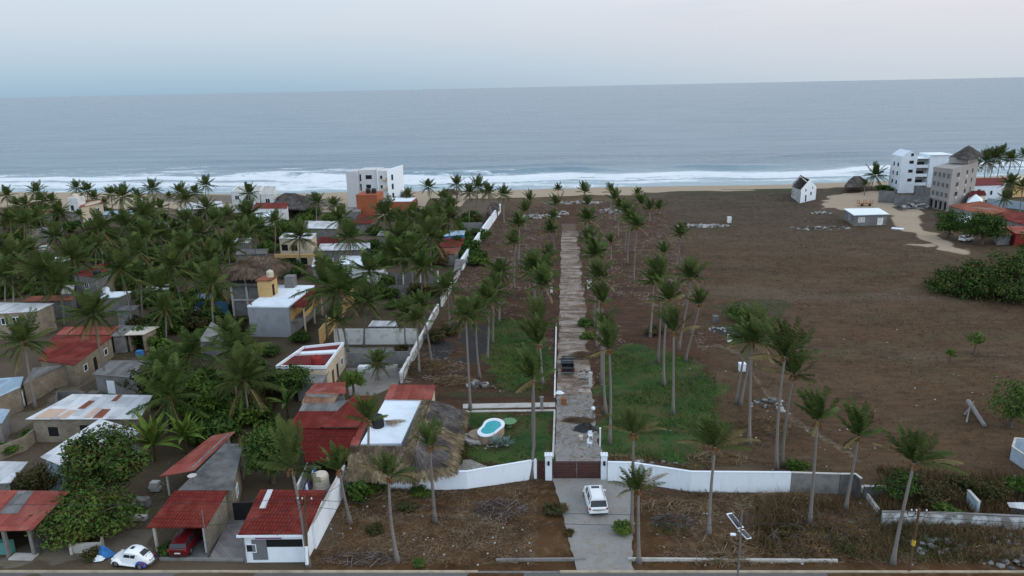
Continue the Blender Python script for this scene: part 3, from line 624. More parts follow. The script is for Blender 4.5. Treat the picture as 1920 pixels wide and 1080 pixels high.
def ground_mat():
    t = NT('ground'); mix, ramp, noise = t.mix, t.ramp, t.noise
    co = t.coord(); cs = t.coord((.45, 1.3, 1)); n0 = noise(.03, 5, .6, co); n1 = noise(.16, 6, .65, cs); n2 = noise(1.1, 5, .65, cs); n3 = noise(5, 4, .7, co); n4 = noise(.05, 6, .7, t.coord((.5, 1.6, 1)))
    field = mix(n1, (0.050, 0.027, 0.014), (0.092, 0.053, 0.029)); field = mix(ramp(n0, [(.42, 0.0), (.62, .75)]), field, (0.095, 0.055, 0.028)); field = mix(ramp(n4, [(.50, 0.0), (.66, .7)]), field, (0.034, 0.022, 0.012)); field = mix(ramp(noise(.022, 5, .7, t.coord((.6, 1.3, 1))), [(.47, 0.0), (.60, .75)]), field, (0.110, 0.071, 0.041)); field = mix(ramp(noise(.4, 5, .7, t.coord((.4, 1.4, 1))), [(.56, 0.0), (.70, .7)]), field, (0.143, 0.096, 0.056)); field = mix(ramp(noise(.21, 6, .72, t.coord((.6, 1.2, 1))), [(.50, 0.0), (.62, .7)]), field, (0.038, 0.024, 0.014)); field = mix(ramp(noise(.06, 6, .72, t.coord((.7, 1.3, 1))), [(.50, 0.0), (.64, .6)]), field, (.080, .072, .038)); field = mix(ramp(noise(.033, 5, .7, t.coord((.5, 1.2, 1))), [(.52, 0.0), (.64, .6)]), field, (.135, .105, .075))
    field = mix(ramp(n2, [(.42, 0.0), (.72, .65)]), field, (0.139, 0.086, 0.050))
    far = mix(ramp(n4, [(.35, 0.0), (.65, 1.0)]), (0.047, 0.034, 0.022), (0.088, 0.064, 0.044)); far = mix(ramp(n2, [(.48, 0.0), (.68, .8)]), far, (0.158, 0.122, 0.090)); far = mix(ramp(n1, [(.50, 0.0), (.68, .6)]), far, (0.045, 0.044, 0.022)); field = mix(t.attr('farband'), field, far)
    est = mix(n1, (0.052, 0.026, 0.015), (0.106, 0.057, 0.034)); est = mix(ramp(n2, [(.45, 0.0), (.75, .7)]), est, (0.043, 0.022, 0.012)); est = mix(ramp(noise(.5, 6, .72, cs), [(.54, 0.0), (.68, .75)]), est, (0.136, 0.099, 0.067)); est = mix(ramp(noise(.17, 6, .7, cs), [(.48, 0.0), (.62, .65)]), est, (0.036, 0.020, 0.015)); field = mix(t.attr('estate'), field, est)
    vil = mix(n1, (0.059, 0.044, 0.030), (0.152, 0.113, 0.076)); vil = mix(ramp(n0, [(.45, 0.0), (.6, .6)]), vil, (0.040, 0.038, 0.016)); field = mix(t.attr('village'), field, vil)
    fr = mix(n1, (0.046, 0.023, 0.009), (0.100, 0.052, 0.022)); fr = mix(ramp(n4, [(.44, 0.0), (.64, .8)]), fr, (0.121, 0.065, 0.028)); fr = mix(ramp(noise(.3, 5, .65, co), [(.48, 0.0), (.66, .75)]), fr, (0.036, 0.016, 0.006)); fr = mix(ramp(noise(.9, 6, .7, co), [(.52, 0.0), (.66, .7)]), fr, (0.159, 0.103, 0.056)); field = mix(t.attr('front'), field, fr)
    def ragged(at, amt=.5): return ramp(t.math('ADD', t.attr(at), t.math('MULTIPLY', t.math('SUBTRACT', t.mix(.5, n1, n2), .5), amt)), [(.42, 0.0), (.58, 1.0)])
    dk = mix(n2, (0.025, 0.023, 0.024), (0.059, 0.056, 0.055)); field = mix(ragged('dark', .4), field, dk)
    gr = mix(ramp(n1, [(.35, 0.0), (.65, 1.0)]), (.020, .048, .014), (.048, .098, .026)); gr = mix(ramp(noise(.22, 5, .7, co), [(.44, 0.0), (.60, .85)]), gr, (.085, .070, .032)); gr = mix(ramp(noise(.13, 5, .7, co), [(.48, 0.0), (.64, .7)]), gr, (.075, .10, .022)); field = mix(ragged('lawn', .8), field, gr)
    g2 = mix(n2, (0.035, 0.041, 0.018), (0.066, 0.070, 0.035)); field = mix(t.math('MULTIPLY', ragged('greenish', 1.1), .75), field, g2)
    sand = mix(n1, (.32, .25, .175), (.42, .33, .24)); sand = mix(t.attr('wet'), sand, (.235, .20, .165)); field = mix(ragged('sand', .9), field, sand)
    al = mix(n1, (0.138, 0.110, 0.080), (0.209, 0.176, 0.135)); al = mix(ramp(n2, [(.5, 0.0), (.75, .6)]), al, (0.094, 0.072, 0.052)); field = mix(ragged('alley', .5), field, al)
    field = mix(ramp(n3, [(.5, 0.0), (.78, .45)]), field, (.022, .017, .014)); field = mix(ramp(noise(9, 2, .5, co), [(.70, 0.0), (.76, .55)]), field, (.26, .23, .2))
    t.bump(t.mix(.5, n2, n3), .9, .18); return t.done(field, .95, .12)
def build_ground():
    xs = axis(-300, 240, 1.0, -9000, 9000); ys = axis(42, 330, 1.0, -9000, 900); ys = ys[ys < 900]
    X, Y = np.meshgrid(xs, ys); d = Y - shore(X)
    Z = -2.6 * sstep(-30, 8, d) - 9 * sstep(8, 90, d) + (vnoise(X / 6, Y / 6, 1) - .5) * .10 + (vnoise(X / 1.7, Y / 1.7, 2) - .5) * .05 - .03
    Z += .55 * sstep(-52, -38, d) * (1 - sstep(-38, -24, d)) * vnoise(X / 14, Y / 9, 4) * (X > 10)
    wob = (vnoise(X / 9, Y / 5, 3) - .5) * 14
    sand = np.maximum(sstep(-45, -37, d + wob * (.8 - .5 * (X < 0)) - 6 * (X > 30)), mask(X + (vnoise(X / 4, Y / 4, 21) - .5) * 4, Y + (vnoise(X / 4, Y / 4, 23) - .5) * 4, SANDP, 2.2) * .72); sand = np.maximum(sand, sstep(-75, -50, d + wob * 2.2) * (X < -35) * .8)
    X0, Y0 = X, Y; X = X + (vnoise(X / 5, Y / 4, 21) - .5) * 4 + (vnoise(X / 1.8, Y / 1.5, 22) - .5) * 2.2; Y = Y + (vnoise(X0 / 5, Y / 4, 23) - .5) * 4 + (vnoise(X0 / 1.8, Y / 1.5, 24) - .5) * 2.2
    lawn = mask(X, Y, LAWN, 1.6)
    front = mask(X, Y, FRONT, 1)
    Z += front * (vnoise(X / 3, Y / 3, 9) - .35) * .22 * (sstep(57.5, 60, Y)) * (1 - sstep(-3.5, -2, X) * (1 - sstep(8, 9.5, X)))
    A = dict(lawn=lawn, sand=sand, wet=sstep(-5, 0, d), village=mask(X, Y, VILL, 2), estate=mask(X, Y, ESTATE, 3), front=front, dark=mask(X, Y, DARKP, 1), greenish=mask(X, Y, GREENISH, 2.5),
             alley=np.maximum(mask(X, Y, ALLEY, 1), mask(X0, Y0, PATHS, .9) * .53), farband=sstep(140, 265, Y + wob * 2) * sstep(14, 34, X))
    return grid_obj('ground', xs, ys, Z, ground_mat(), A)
build_ground()
def sea_mat():
    t = NT('sea_water'); mix, ramp, noise = t.mix, t.ramp, t.noise; d = t.attr('offshore'); fw = t.attr('foam')
    cs = t.coord((.25, 1, 1)); co = t.coord()
    wind = noise(.012, 6, .6, t.coord((.22, 1, 1))); chop = noise(.35, 5, .7, cs); chop2 = noise(.05, 6, .65, cs)
    wat = mix(ramp(mix(.5, wind, noise(.05, 6, .7, t.coord((.16, 1, 1)))), [(.41, 0.0), (.59, 1.0)]), (.075, .145, .195), (.175, .245, .285)); wat = mix(t.attr('shallow'), wat, (.30, .40, .43))  # light and dark of ripples and swell painted into the water colour
    f1 = noise(.075, 7, .74, t.coord((.24, 1, 1))); f2 = noise(.45, 6, .75, t.coord((.5, 1, 1)))
    f = t.math('ADD', fw, t.math('MULTIPLY', t.math('SUBTRACT', mix(.3, f1, f2), .5), 3.6)); fm = ramp(f, [(.42, 0.0), (.66, 1.0)])
    foam = mix(f2, (.56, .60, .62), (.80, .82, .83)); col = mix(fm, wat, foam)
    chop3 = mix(.5, noise(.09, 4, .6, t.coord((.28, 1, 1))), noise(.028, 5, .6, t.coord((.16, 1, 1)))); t.bump(mix(.65, mix(.5, chop, chop2), chop3), 1.0, 5.0)
    rg = mix(fm, ramp(wind, [(.3, .22), (.7, .36)]), (.8, .8, .8)); m_ = t.done(col, rg, .5); t.b.inputs['IOR'].default_value = 1.33; return m_
def build_sea():
    xs = axis(-420, 330, 2.0, -150000, 150000); ys = axis(282, 470, .8, 281, 200000)
    X, Y = np.meshgrid(xs, ys); d = Y - shore(X); wv = (vnoise(X / 30, Y / 200, 5) - .5) * 16; dd = d + wv; left = sstep(60, -140, X)
    near = 1 - sstep(60, 260, d); Z = np.full(X.shape, SEA) + .28 * near * np.sin(dd / 5.5) * (.4 + vnoise(X / 25, Y / 25, 7)) + (vnoise(X / 5, Y / 3, 8) - .5) * .3 * near
    def crest(d0, h, w, x0, x1, soft=20): return h * np.exp(-np.where(dd < d0, (dd - d0) / w, (dd - d0) / (w * 2.6)) ** 2) * sstep(x0 - soft, x0 + soft, X) * (1 - sstep(x1 - soft, x1 + soft, X))
    Z += crest(62, 2.3, 2.6, -175, -112) + crest(66, 1.5, 3.0, -100, 25) + crest(70, 1.6, 3, 65, 105) + crest(48, 1.0, 2.5, -330, -60) + crest(38, .8, 2.5, -60, 230) + crest(20, .5, 2, -400, 300) + crest(95, .9, 4, -120, 20) + crest(120, .8, 5, 120, 200)
    lim = 50 + 36 * left
    band = lambda a, b, s: sstep(a - s, a + s, dd) * (1 - sstep(b - s, b + s, dd))
    foam = .40 * band(12, lim, 7) + .35 * band(-6, 16, 3) + .30 * band(lim, lim + 22, 8) * (.35 + .65 * left) + .25 * band(26, 36, 3); foam = foam + .6 * (crest(58, 1, 1.5, -172, -60) + crest(35, 1, 2, -60, 230) + crest(22, 1, 2.5, -400, 60) + crest(44, .9, 2.5, -400, -40))
    sh = 1 - sstep(14, 95, d)
    return grid_obj('sea', xs, ys, Z, sea_mat(), dict(offshore=d, foam=np.clip(foam, 0, 1), shallow=sh * .85))
build_sea()

def sheet_px(name, pts, z, mat, th=.0):
    P = [G(*p) for p in pts]; mb = MB()
    mb.prism([p[:2] for p in P], z - .12, z, 0); return struct(mb.build(name, mat))
def drive_mat():
    t = NT('drive'); co = t.coord((.22, 1, 1)); n1 = t.noise(.5, 7, .75, co); n2 = t.noise(3, 5, .65); n3 = t.noise(.45, 6, .68); n4 = t.noise(.09, 4, .6)
    c = t.mix(n2, (.30, .255, .22), (.44, .38, .33)); c = t.mix(t.ramp(n1, [(.45, 0.0), (.57, .9)]), c, (.125, .082, .058)); c = t.mix(t.ramp(n3, [(.50, 0.0), (.66, .85)]), c, (.15, .102, .074))
    tc = t.n('ShaderNodeTexCoord'); sp = t.n('ShaderNodeSeparateXYZ'); t.l(tc.outputs['Object'], sp.inputs[0]); e = t.math('ABSOLUTE', t.math('SUBTRACT', sp.outputs[0], 1.7)); e = t.math('ADD', t.math('MULTIPLY', e, .28), t.math('MULTIPLY', t.math('SUBTRACT', n3, .5), 1.6))
    c = t.mix(t.ramp(e, [(.55, 0.0), (.78, .95)]), c, (.13, .085, .062)); c = t.mix(t.ramp(n4, [(.52, 0.0), (.68, .5)]), c, (.20, .15, .115))
    e2 = t.math('ADD', t.math('MULTIPLY', t.math('SUBTRACT', sp.outputs[1], 204.0), .035), n3); c = t.mix(t.ramp(e2, [(.45, 0.0), (.75, 1.0)]), c, (.105, .073, .056)); t.bump(n2, .4, .04); return t.done(c, .93, .15)
def wet_mat():
    t = NT('apron'); n1 = t.noise(.4, 6, .65); n2 = t.noise(4, 4, .6); c = t.mix(n1, (0.198, 0.185, 0.171), (0.324, 0.310, 0.293)); c = t.mix(t.ramp(t.noise(.75, 6, .7), [(.52, 0.0), (.66, .8)]), c, (0.242, 0.194, 0.140)); c = t.mix(t.ramp(n2, [(.5, 0.0), (.75, .35)]), c, (0.090, 0.076, 0.062))
    t.bump(n2, .3, .02); return t.done(c, .85, .2)
def asph_mat():
    t = NT('asphalt'); n1 = t.noise(.3, 5, .6, t.coord((.2, 1, 1))); n2 = t.noise(14, 3, .6); c = t.mix(n1, (.10, .097, .095), (.17, .165, .16)); c = t.mix(t.ramp(n2, [(.4, 0.0), (.7, .5)]), c, (.06, .06, .06)); t.bump(n2, .4, .02); return t.done(c, .9, .2)
def wavy(p0, p1, n, amp, seed):
    r = random.Random(seed); return [(p0[0] + (p1[0] - p0[0]) * i / n + r.uniform(-amp, amp), p0[1] + (p1[1] - p0[1]) * i / n) for i in range(n + 1)]
# the long concrete drive: y 72..206 along x ~ 1.6
def poly_sheet(name, poly, z, mat): return struct(MB().prism(poly, z - .16, z).build(name, mat))
DM = drive_mat(); AM = wet_mat()
_gl, _gr = Gxy(1040, 868), Gxy(1128, 868); _fl, _fr = Gxy(1053, 420), Gxy(1081, 420)
poly_sheet('drive', wavy(Gxy(1044, 741.5), _fl, 56, .22, 3) + wavy(_fr, Gxy(1112, 741.5), 56, .5, 4), .075, DM)
poly_sheet('drive', wavy(Gxy(1040.5, 868.6), Gxy(1044, 742), 20, .12, 6) + wavy(Gxy(1112, 742), Gxy(1127.5, 868.6), 20, .3, 7), .08, AM)
poly_sheet('driveway_apron', [Gxy(1082, 1072), Gxy(1190, 1072)] + wavy(Gxy(1186, 1060), Gxy(1186, 925), 20, .10, 31) + [Gxy(1172, 904), Gxy(1128, 901), Gxy(1128, 869.5), Gxy(1040, 869.5), Gxy(1036, 901)] + wavy(Gxy(1038, 905), Gxy(1078, 1055), 22, .12, 33), .085, AM)
_cl, _cr = np.array(Gxy(-120, 1073.5)), np.array(Gxy(2040, 1074.5)); _cd = (_cr - _cl) / np.linalg.norm(_cr - _cl); _cn = np.array([-_cd[1], _cd[0]])
KERBM = MAT('kerb_concrete', (.46, .38, .27), (.27, .22, .16), sc=.8)
def strip(name, off0, off1, z0, z1, mat, l=-100, r=200):
    a = _cl + _cd * l; b = _cl + _cd * r; return struct(MB().prism([tuple(a + _cn * off0), tuple(b + _cn * off0), tuple(b + _cn * off1), tuple(a + _cn * off1)], z0, z1).build(name, mat))
strip('road', -9, -.004, -.25, -.03, asph_mat())
strip('kerb', 0, .22, -.2, .10, KERBM, -100, 47.5); strip('kerb', 0, .22, -.2, .10, KERBM, 54.5, 200)
struct(MB().prism([tuple(_cl + _cd * 47.5), tuple(_cl + _cd * 54.5), tuple(_cl + _cd * 54.5 + _cn * .22), tuple(_cl + _cd * 47.5 + _cn * .22)], -.2, .02).build('dropped_kerb', CONC))
poly_sheet('garden_walk', px_poly((868, 758), (1041, 755), (1041, 763), (868, 766)), .06, PALEC)
poly_sheet('garden_walk', px_poly((868, 770), (1041, 768), (1041, 771), (868, 773)), .06, PALEC)
poly_sheet('garden_path', px_poly((845, 815), (884, 812), (890, 822), (842, 826)), .05, PALEC)
poly_sheet('patio', px_poly((846, 865), (882, 862), (915, 876), (870, 884), (846, 884)), .05, MAT('patio_concrete', (.36, .33, .29), (.25, .22, .19)))
poly_sheet('courtyard', px_poly((648, 690), (760, 690), (745, 722), (700, 742), (655, 742)), .04, MAT('court', (.26, .235, .21), (.16, .14, .125), sc=.4))
poly_sheet('courtyard', px_poly((628, 652), (780, 652), (772, 684), (648, 684)), .04, MAT('court2', (.23, .22, .20), (.13, .12, .11), sc=.5))
poly_sheet('paved_side_yard', px_poly((390, 1052), (455, 1052), (480, 960), (436, 962)), .05, BLOCK('pavers', (.23, .20, .195), (.15, .13, .12)))
poly_sheet('carport_floor', px_poly((300, 1050), (386, 1050), (425, 985), (340, 985)), .05, CONCD)
poly_sheet('shop_step', [Gxy(458, 1050), Gxy(578, 1050), Gxy(578, 1030), Gxy(462, 1030)], .30, MAT('step_concrete', (.26, .26, .26), (.18, .18, .18)))

# ------------------------------------------------------------------ estate: walls, gate, drive
def gp(px, py, z=0.0): return Gxy(px, py, z)
_w = [gp(651, 917), gp(876, 917), gp(1006, 896.5)]
fence_wall('boundary_wall', 'white painted boundary wall below the thatched eaves, left of the brown gate', _w, 2.05, WALLW, .22, hs=[2.0, 2.0, 2.15], cap=WHITE)
fence_wall('boundary_wall', 'white painted boundary wall bending away right of the brown gate', [gp(1139, 901.5), gp(1184, 902.5), gp(1295, 920.5), gp(1480, 922)], 2.15, WALLW, .22, cap=WHITE)
_t = fence_wall('boundary_wall', 'unpainted grey cement wall continuing the white wall on the right', [gp(1480.6, 922), gp(1571, 925)], 2.15, CONC, .2, cap=PALEC)
fence_wall('boundary_wall', 'short grey wall end panel behind a leaning palm trunk', [gp(1571.6, 925), gp(1600, 925), gp(1611, 934)], 2.15, CONCD, .2, cap=PALEC)
fence_wall('boundary_wall', 'clean white side wall running towards the sea between village and palm estate', [gp(866, 507), gp(905, 445), gp(938, 397)], 2.6, WHITE, .4, cap=WHITE)
fence_wall('boundary_wall', 'stained lower side wall beside the courtyard and its short palm', [gp(752, 718), gp(775, 675), gp(812, 603), gp(822, 585)], 1.5, WHITEB, .3, cap=WHITEW)
fence_wall('boundary_wall', 'broken white side wall piece hidden among palms in mid estate', [gp(828, 575), gp(846, 543)], 1.6, WHITEW, .3, cap=WHITEW)
fence_wall('boundary_wall', 'short crumbling side wall piece before the clean white stretch', [gp(852, 531), gp(862, 514)], 1.1, WHITEB, .3)
fence_wall('boundary_wall', 'white wall sloping up beside the red roofed shop at the kerb', [gp(591, 1029), gp(649, 915)], 2.6, WALLW, .22, hs=[2.6, 2.6], cap=PALEC)
BROWN = MAT('brown_gate_slats', (.075, .028, .024), (.05, .02, .018), rough=.5)
def slat_gate(name, label, a, b, h, leaves, z0=.1, cat='gate'):
    a, b = np.array(a), np.array(b); d = b - a; L = np.linalg.norm(d); u = d / L; n = np.array([u[1], -u[0]]); t = thing(name, label, cat, (*((a + b) / 2), 0))
    for q in range(leaves):
        s0, s1 = L * q / leaves + .02, L * (q + 1) / leaves - .02; mb = MB()
        for z in (z0, z0 + h - .08): mb.obox(a, u, n, s0, s1, -.04, .04, z, z + .08)
        for s in (s0, s1 - .08): mb.obox(a, u, n, s, s + .08, -.04, .04, z0 + .08, z0 + h - .08)
        f = mb.build('leaf_frame', BROWN, t); sl_ = MB(); m_ = int((h - .2) / .16)
        for i in range(m_): sl_.obox(a, u, n, s0 + .08, s1 - .08, -.018, .018, z0 + .1 + i * (h - .2) / m_, z0 + .1 + (i + .86) * (h - .2) / m_)
        sl_.build('slats', BROWN, f)
    MB().obox(a, u, n, L / leaves - .12, L / leaves - .06, .04, .1, z0 + h * .45, z0 + h * .55).build('handle', STEEL, t)
slat_gate('gate', 'wide dark brown slatted double gate behind the white car', gp(1037, 898), gp(1126, 898), 1.95, 2)
slat_gate('side_gate', 'narrow dark brown pedestrian gate left of the big double gate', gp(1009, 896.5), gp(1021.5, 897), 2.0, 1)
for lx, (x0, x1, y, d) in (('left', (1022.5, 1035, 900, 1)), ('right', (1127, 1138, 900, 1))):
    a, b = gp(x0, y), gp(x1, y); t = thing('gate_pillar', 'white gate pillar with a dark lantern, %s of the double gate' % lx, 'pillar', (*(np.array(a) + b) * .5, 0) if False else ((a[0] + b[0]) / 2, a[1] + .3, 0), 'gate pillars')
    MB().box(a[0], a[1], -.1, b[0], a[1] + .62, 2.75).build('shaft', WHITE, t)
    MB().box(a[0] - .07, a[1] - .07, 2.754, b[0] + .07, a[1] + .69, 2.87).build('cap', WHITE, t)
    l = MB().box((a[0] + b[0]) / 2 - .11, a[1] - .16, 1.75, (a[0] + b[0]) / 2 + .11, a[1] - .003, 2.2); l.build('lantern', BLACKP, t)
    MB().tube([((a[0] + b[0]) / 2 - .2, a[1] + .3, 2.87), ((a[0] + b[0]) / 2 - .2, a[1] + .3, 3.5)], .02, 5).tube([((a[0] + b[0]) / 2 + .15, a[1] + .2, 2.87), ((a[0] + b[0]) / 2 + .15, a[1] + .2, 3.3)], .02, 5).build('rebar', MAT('rusty_bar', (.25, .12, .06)), t)
# ledge, kerb walls of the verge
for i, (a, b, lb) in enumerate(((gp(1177, 1050), gp(1400, 1052), 'low concrete ledge along the verge right of the driveway'), (gp(1400.5, 1052), gp(1570, 1053), 'low concrete ledge on the verge under the solar street lamp'), (gp(930, 1052), gp(1098, 1050), 'low concrete ledge on the verge left of the driveway'), (gp(300, 1049), gp(458, 1052), 'low concrete ledge in front of the carport'))):
    fence_wall('ledge', lb, [a, b], .22, PALEC if i < 2 else CONC, .2, cat='ledge')
for i in range(2):                         # low walls edging the drive
    pass
fence_wall('edging', 'low pale edging wall along the left side of the drive beside the pickup', [gp(1040, 745), gp(1043, 610)], .3, WHITEW, .2, cat='edging')
fence_wall('edging', 'low pale edging wall along the left side of the drive beside the round pool', [gp(1037, 860), gp(1040, 772)], .25, PALEC, .22, cat='edging')
def stub(label, px, py, h, w=.28, mat=CONC, name='concrete_post'):
    p = gp(px, py); t = thing(name, label, 'post', (*p, 0)); MB().box(p[0] - w / 2, p[1] - w / 2, -.1, p[0] + w / 2, p[1] + w / 2, h).build('shaft', mat, t)
    MB().box(p[0] - w / 2 - .04, p[1] - w / 2 - .04, h + .002, p[0] + w / 2 + .04, p[1] + w / 2 + .04, h + .07).build('cap', mat, t); return t
stub('grey concrete post on the right edge of the drive past the dark pickup', 1107, 726, 2.1, .45, PALEC)
stub('grey concrete post where the garden walk meets the drive', 1016, 768, 1.7, .4, CONC)
stub('squat pale post left of the drive beyond the dark pickup', 1034, 548, 1.0, .5, WHITEW)
stub('squat pale block with dark openings right of the far drive', 1105, 540, 1.4, .9, WHITEW)
stub('slim white post standing on the lawn edge near the gate', 1125, 838, 2.3, .16, WHITE)
# ---- thatched house of the estate
t = thing('thatched_house', 'long house with white flat roof and tan and grey thatch wrapped round it', 'house', (*gp(760, 850), 0))
c = corners([(676, 832, 3.1), (752, 831, 3.1), (790, 749, 3.1), (722, 749, 3.1)]); slab(MB(), c, .25).build('flat_roof', RWHITE, t)
MB().prism(inset_poly(c, .15), 0, 2.83).build('wall', WHITE, t)
RB, RF = G(808, 750, 4.6), G(780, 838, 4.6); eR0, eR1 = G(871, 771, 2.6), G(846, 884, 2.5); eL0, eL1 = G(794, 752, 3.4), G(762, 838, 3.4); eF = G(772, 898, 2.35)
p1 = lambda u, v: 1 if (u < .38 and v < .95 and (v > .12 or u > .1)) or (u > .5 and .25 < v < .9) else 0
thatch(t, [[eR1, eR0, RB, RF], [eL0, eL1, RF, RB], [eF, eR1, RF, RF + [.01, 0, 0]], [eL1, eF, RF, RF + [.01, .01, 0]]], (THT, THG), 52, .6, 'main_thatch',
       [lambda u, v: 1 if (u > .55 or (u < .36 and v > .2)) and v > .05 else 0, lambda u, v: 0, lambda u, v: 1 if v > .25 else 0, lambda u, v: 0])
a0, a1, b1, b0 = G(648, 891, 2.3), G(776, 896, 2.3), G(768, 838, 3.9), G(658, 834, 3.7)
thatch(t, [[a0, a1, b1, b0], [a1, eF + [.3, 0, 0], RF, b1]], (THT, THB), 56, .65, 'front_thatch', [lambda u, v: 1 if (v > .75) else 0, lambda u, v: 0])
for i, q in enumerate(((842, 880), (864, 790), (800, 888), (664, 888), (730, 888))): p = gp(*q); MB().tube([(p[0] - .2, p[1] + .5, -.1), (p[0] - .2, p[1] + .5, 2.5)], .09, 7).build('post', WOODD, t)
tank('black ribbed water tank on the white flat roof beside the thatch', G(709, 800, 3.1), .68, 1.5, BLACKP, 3.1)
_f = []; _m = []
for i, (a, b) in enumerate(((.2, .15), (-.25, .3), (-.5, .1))): frond(a, b * .2, 2.6 - i * .4, random.Random(i), .08, .5, 0, _f, _m, nl=16, o=(0, 0, .25 + .05 * i))
tag(arrmesh('dead_fronds', np.array(_f), 4, PD, None, tuple(G(718, 793, 3.15))), 'dry brown palm fronds lying on the white flat roof', 'palm fronds')
bld('back_room', 'small room with faded red sheet roof behind the white flat roof', [(720, 748, 3.3), (810, 749, 3.3), (817, 722, 3.8), (733, 721, 3.8)], CREAM, RREDF, inset=.15, cat='room', wins=[(1, .5, .1, .8, 2, 'door', None, WOODD)])
# garden pool
pc = G(921, 801, 1.05)[:2]; t = thing('round_pool', 'raised peanut shaped plunge pool of turquoise water on the lawn', 'pool', (*pc, 0))
def blob(c, r, n=40, k2=.46, rot=1.2, sx=.82):
    out = []
    for i in range(n):
        a = 2 * math.pi * i / n; rr = r * (1 + k2 * math.cos(2 * (a - rot)) * .6 + .06 * math.cos(3 * a)); out.append((c[0] + math.cos(a) * rr * sx, c[1] + math.sin(a) * rr))
    return out
STONE = BLOCK('pool_stone', (.42, .31, .225), (.30, .24, .185), sw=.5, sh=.3)
MB().prism(blob(pc, 1.95), -.1, 1.0).build('shell', STONE, t)
o_, i_ = blob(pc, 2.03), blob(pc, 1.5); n_ = len(o_)
MB().add([(*p, 1.004) for p in o_] + [(*p, 1.004) for p in i_] + [(*p, 1.10) for p in o_] + [(*p, 1.10) for p in i_],
         [(2 * n_ + i, 2 * n_ + (i + 1) % n_, 3 * n_ + (i + 1) % n_, 3 * n_ + i) for i in range(n_)] + [(i, (i + 1) % n_, 2 * n_ + (i + 1) % n_, 2 * n_ + i) for i in range(n_)] + [(n_ + (i + 1) % n_, n_ + i, 3 * n_ + i, 3 * n_ + (i + 1) % n_) for i in range(n_)]).build('rim', WHITE, t)
w_ = NT('pool_water'); PW = w_.done(w_.mix(w_.noise(1.2, 3), (.02, .30, .34), (.04, .42, .45)), .25, .4)
MB().prism(i_, 1.003, 1.03).build('water', PW, t)
for i, (dx, dy, r, h) in enumerate(((-1.5, -.75, 1.2, .62), (-1.9, -1.2, 1.25, .32))): MB().lathe((pc[0] + dx, pc[1] + dy, -.05), [(r, 0), (r, h), (r * .97, h + .05), (r * .9, h + .05)], 26).build('step', STONE if i == 0 else PALEC, t)
for i, (px, py, r) in enumerate(((931, 838, 1.45), (950, 836, 1.1), (1022, 842, .01))):
    if r < .1: continue
    p = gp(px, py); t = thing('agave', ('large' if i == 0 else 'smaller') + ' blue grey agave rosette growing against the round pool', 'agave', (*p, 0)); V = []; rr = random.Random(i)
    for q in range(38):
        a = q * 2.4; el = math.radians(15 + 65 * rr.random()); d = np.array([math.cos(a) * math.cos(el), math.sin(a) * math.cos(el), math.sin(el)]); s_ = np.cross(d, (0, 0, 1)); s_ /= np.linalg.norm(s_); L = r * rr.uniform(.8, 1.2); w = .09
        V += [s_ * .05, d * L * .5 + s_ * w, d * L, d * L * .5 - s_ * w]
    arrmesh('leaves', np.array(V) + [0, 0, .15], 4, LV['agave'], t); MB().lathe((*p, 0), [(.16, -.05), (.2, .12), (.1, .3)], 8).build('heart', LV['agave'], t)
p = gp(955, 800); t = thing('garden_table', 'round green garden table beside the turquoise pool', 'table', (*p, 0)); GRN = PLAIN('green_plastic', (.10, .22, .10), .5)
MB().lathe((*p, .70), [(.9, 0), (.92, .04), (.9, .07), (.1, .07)], 22).build('tabletop', GRN, t); MB().lathe((*p, 0), [(.3, 0), (.08, .08), (.06, .69)], 10).build('pedestal', GRN, t)
# ---- things on the drive
def pile_box(name, label, px, py, w, d, h, mat, cat='crate'):
    p = gp(px, py); t = thing(name, label, cat, (*p, .08)); mb = MB(); z = .085
    mb.box(p[0] - w / 2, p[1] - d / 2, z, p[0] + w / 2, p[1] + d / 2, z + .05)
    for q in ((-w / 2, -d / 2, w / 2, -d / 2 + .05), (-w / 2, d / 2 - .05, w / 2, d / 2), (-w / 2, -d / 2 + .05, -w / 2 + .05, d / 2 - .05), (w / 2 - .05, -d / 2 + .05, w / 2, d / 2 - .05)): mb.box(p[0] + q[0], p[1] + q[1], z + .05, p[0] + q[2], p[1] + q[3], z + h)
    mb.build('shell', mat, t); MB().box(p[0] - w / 2 - .03, p[1] - d / 2 - .03, z + h + .002, p[0] + w / 2 + .03, p[1] + d / 2 + .03, z + h + .05).build('lid', mat, t); return t
pile_box('crate', 'open rusty brown box lying on the drive near the walk', 1057, 759, .75, .7, .8, MAT('rust_box', (.26, .11, .06)))
def chair(label, px, py, rz, mat, group=None):
    p = gp(px, py); t = thing('plastic_chair', label, 'chair', (*p, .085), group, 0); ca, sa = math.cos(rz), math.sin(rz); u, n = (ca, sa), (-sa, ca); b = .09
    MB().obox(p, u, n, -.24, .24, -.24, .24, b + .42, b + .47).build('seat', mat, t)
    MB().obox(p, u, n, -.24, .24, .22, .27, b + .472, b + .92).build('backrest', mat, t)
    for a in (-.2, .2):
        for c_ in (-.2, .2): MB().obox(p, u, n, a - .025, a + .025, c_ - .025, c_ + .025, b, b + .42).build('leg', mat, t)
    for a in (-.27, .27): MB().obox(p, u, n, a - .025, a + .025, -.2, .22, b + .62, b + .66).build('armrest', mat, t)
chair('white plastic chair standing beside the black heap on the drive', 1107, 824, .2, WHITE); chair('white plastic chair tipped nearest the gate on the drive', 1106, 838, 1.2, WHITE)
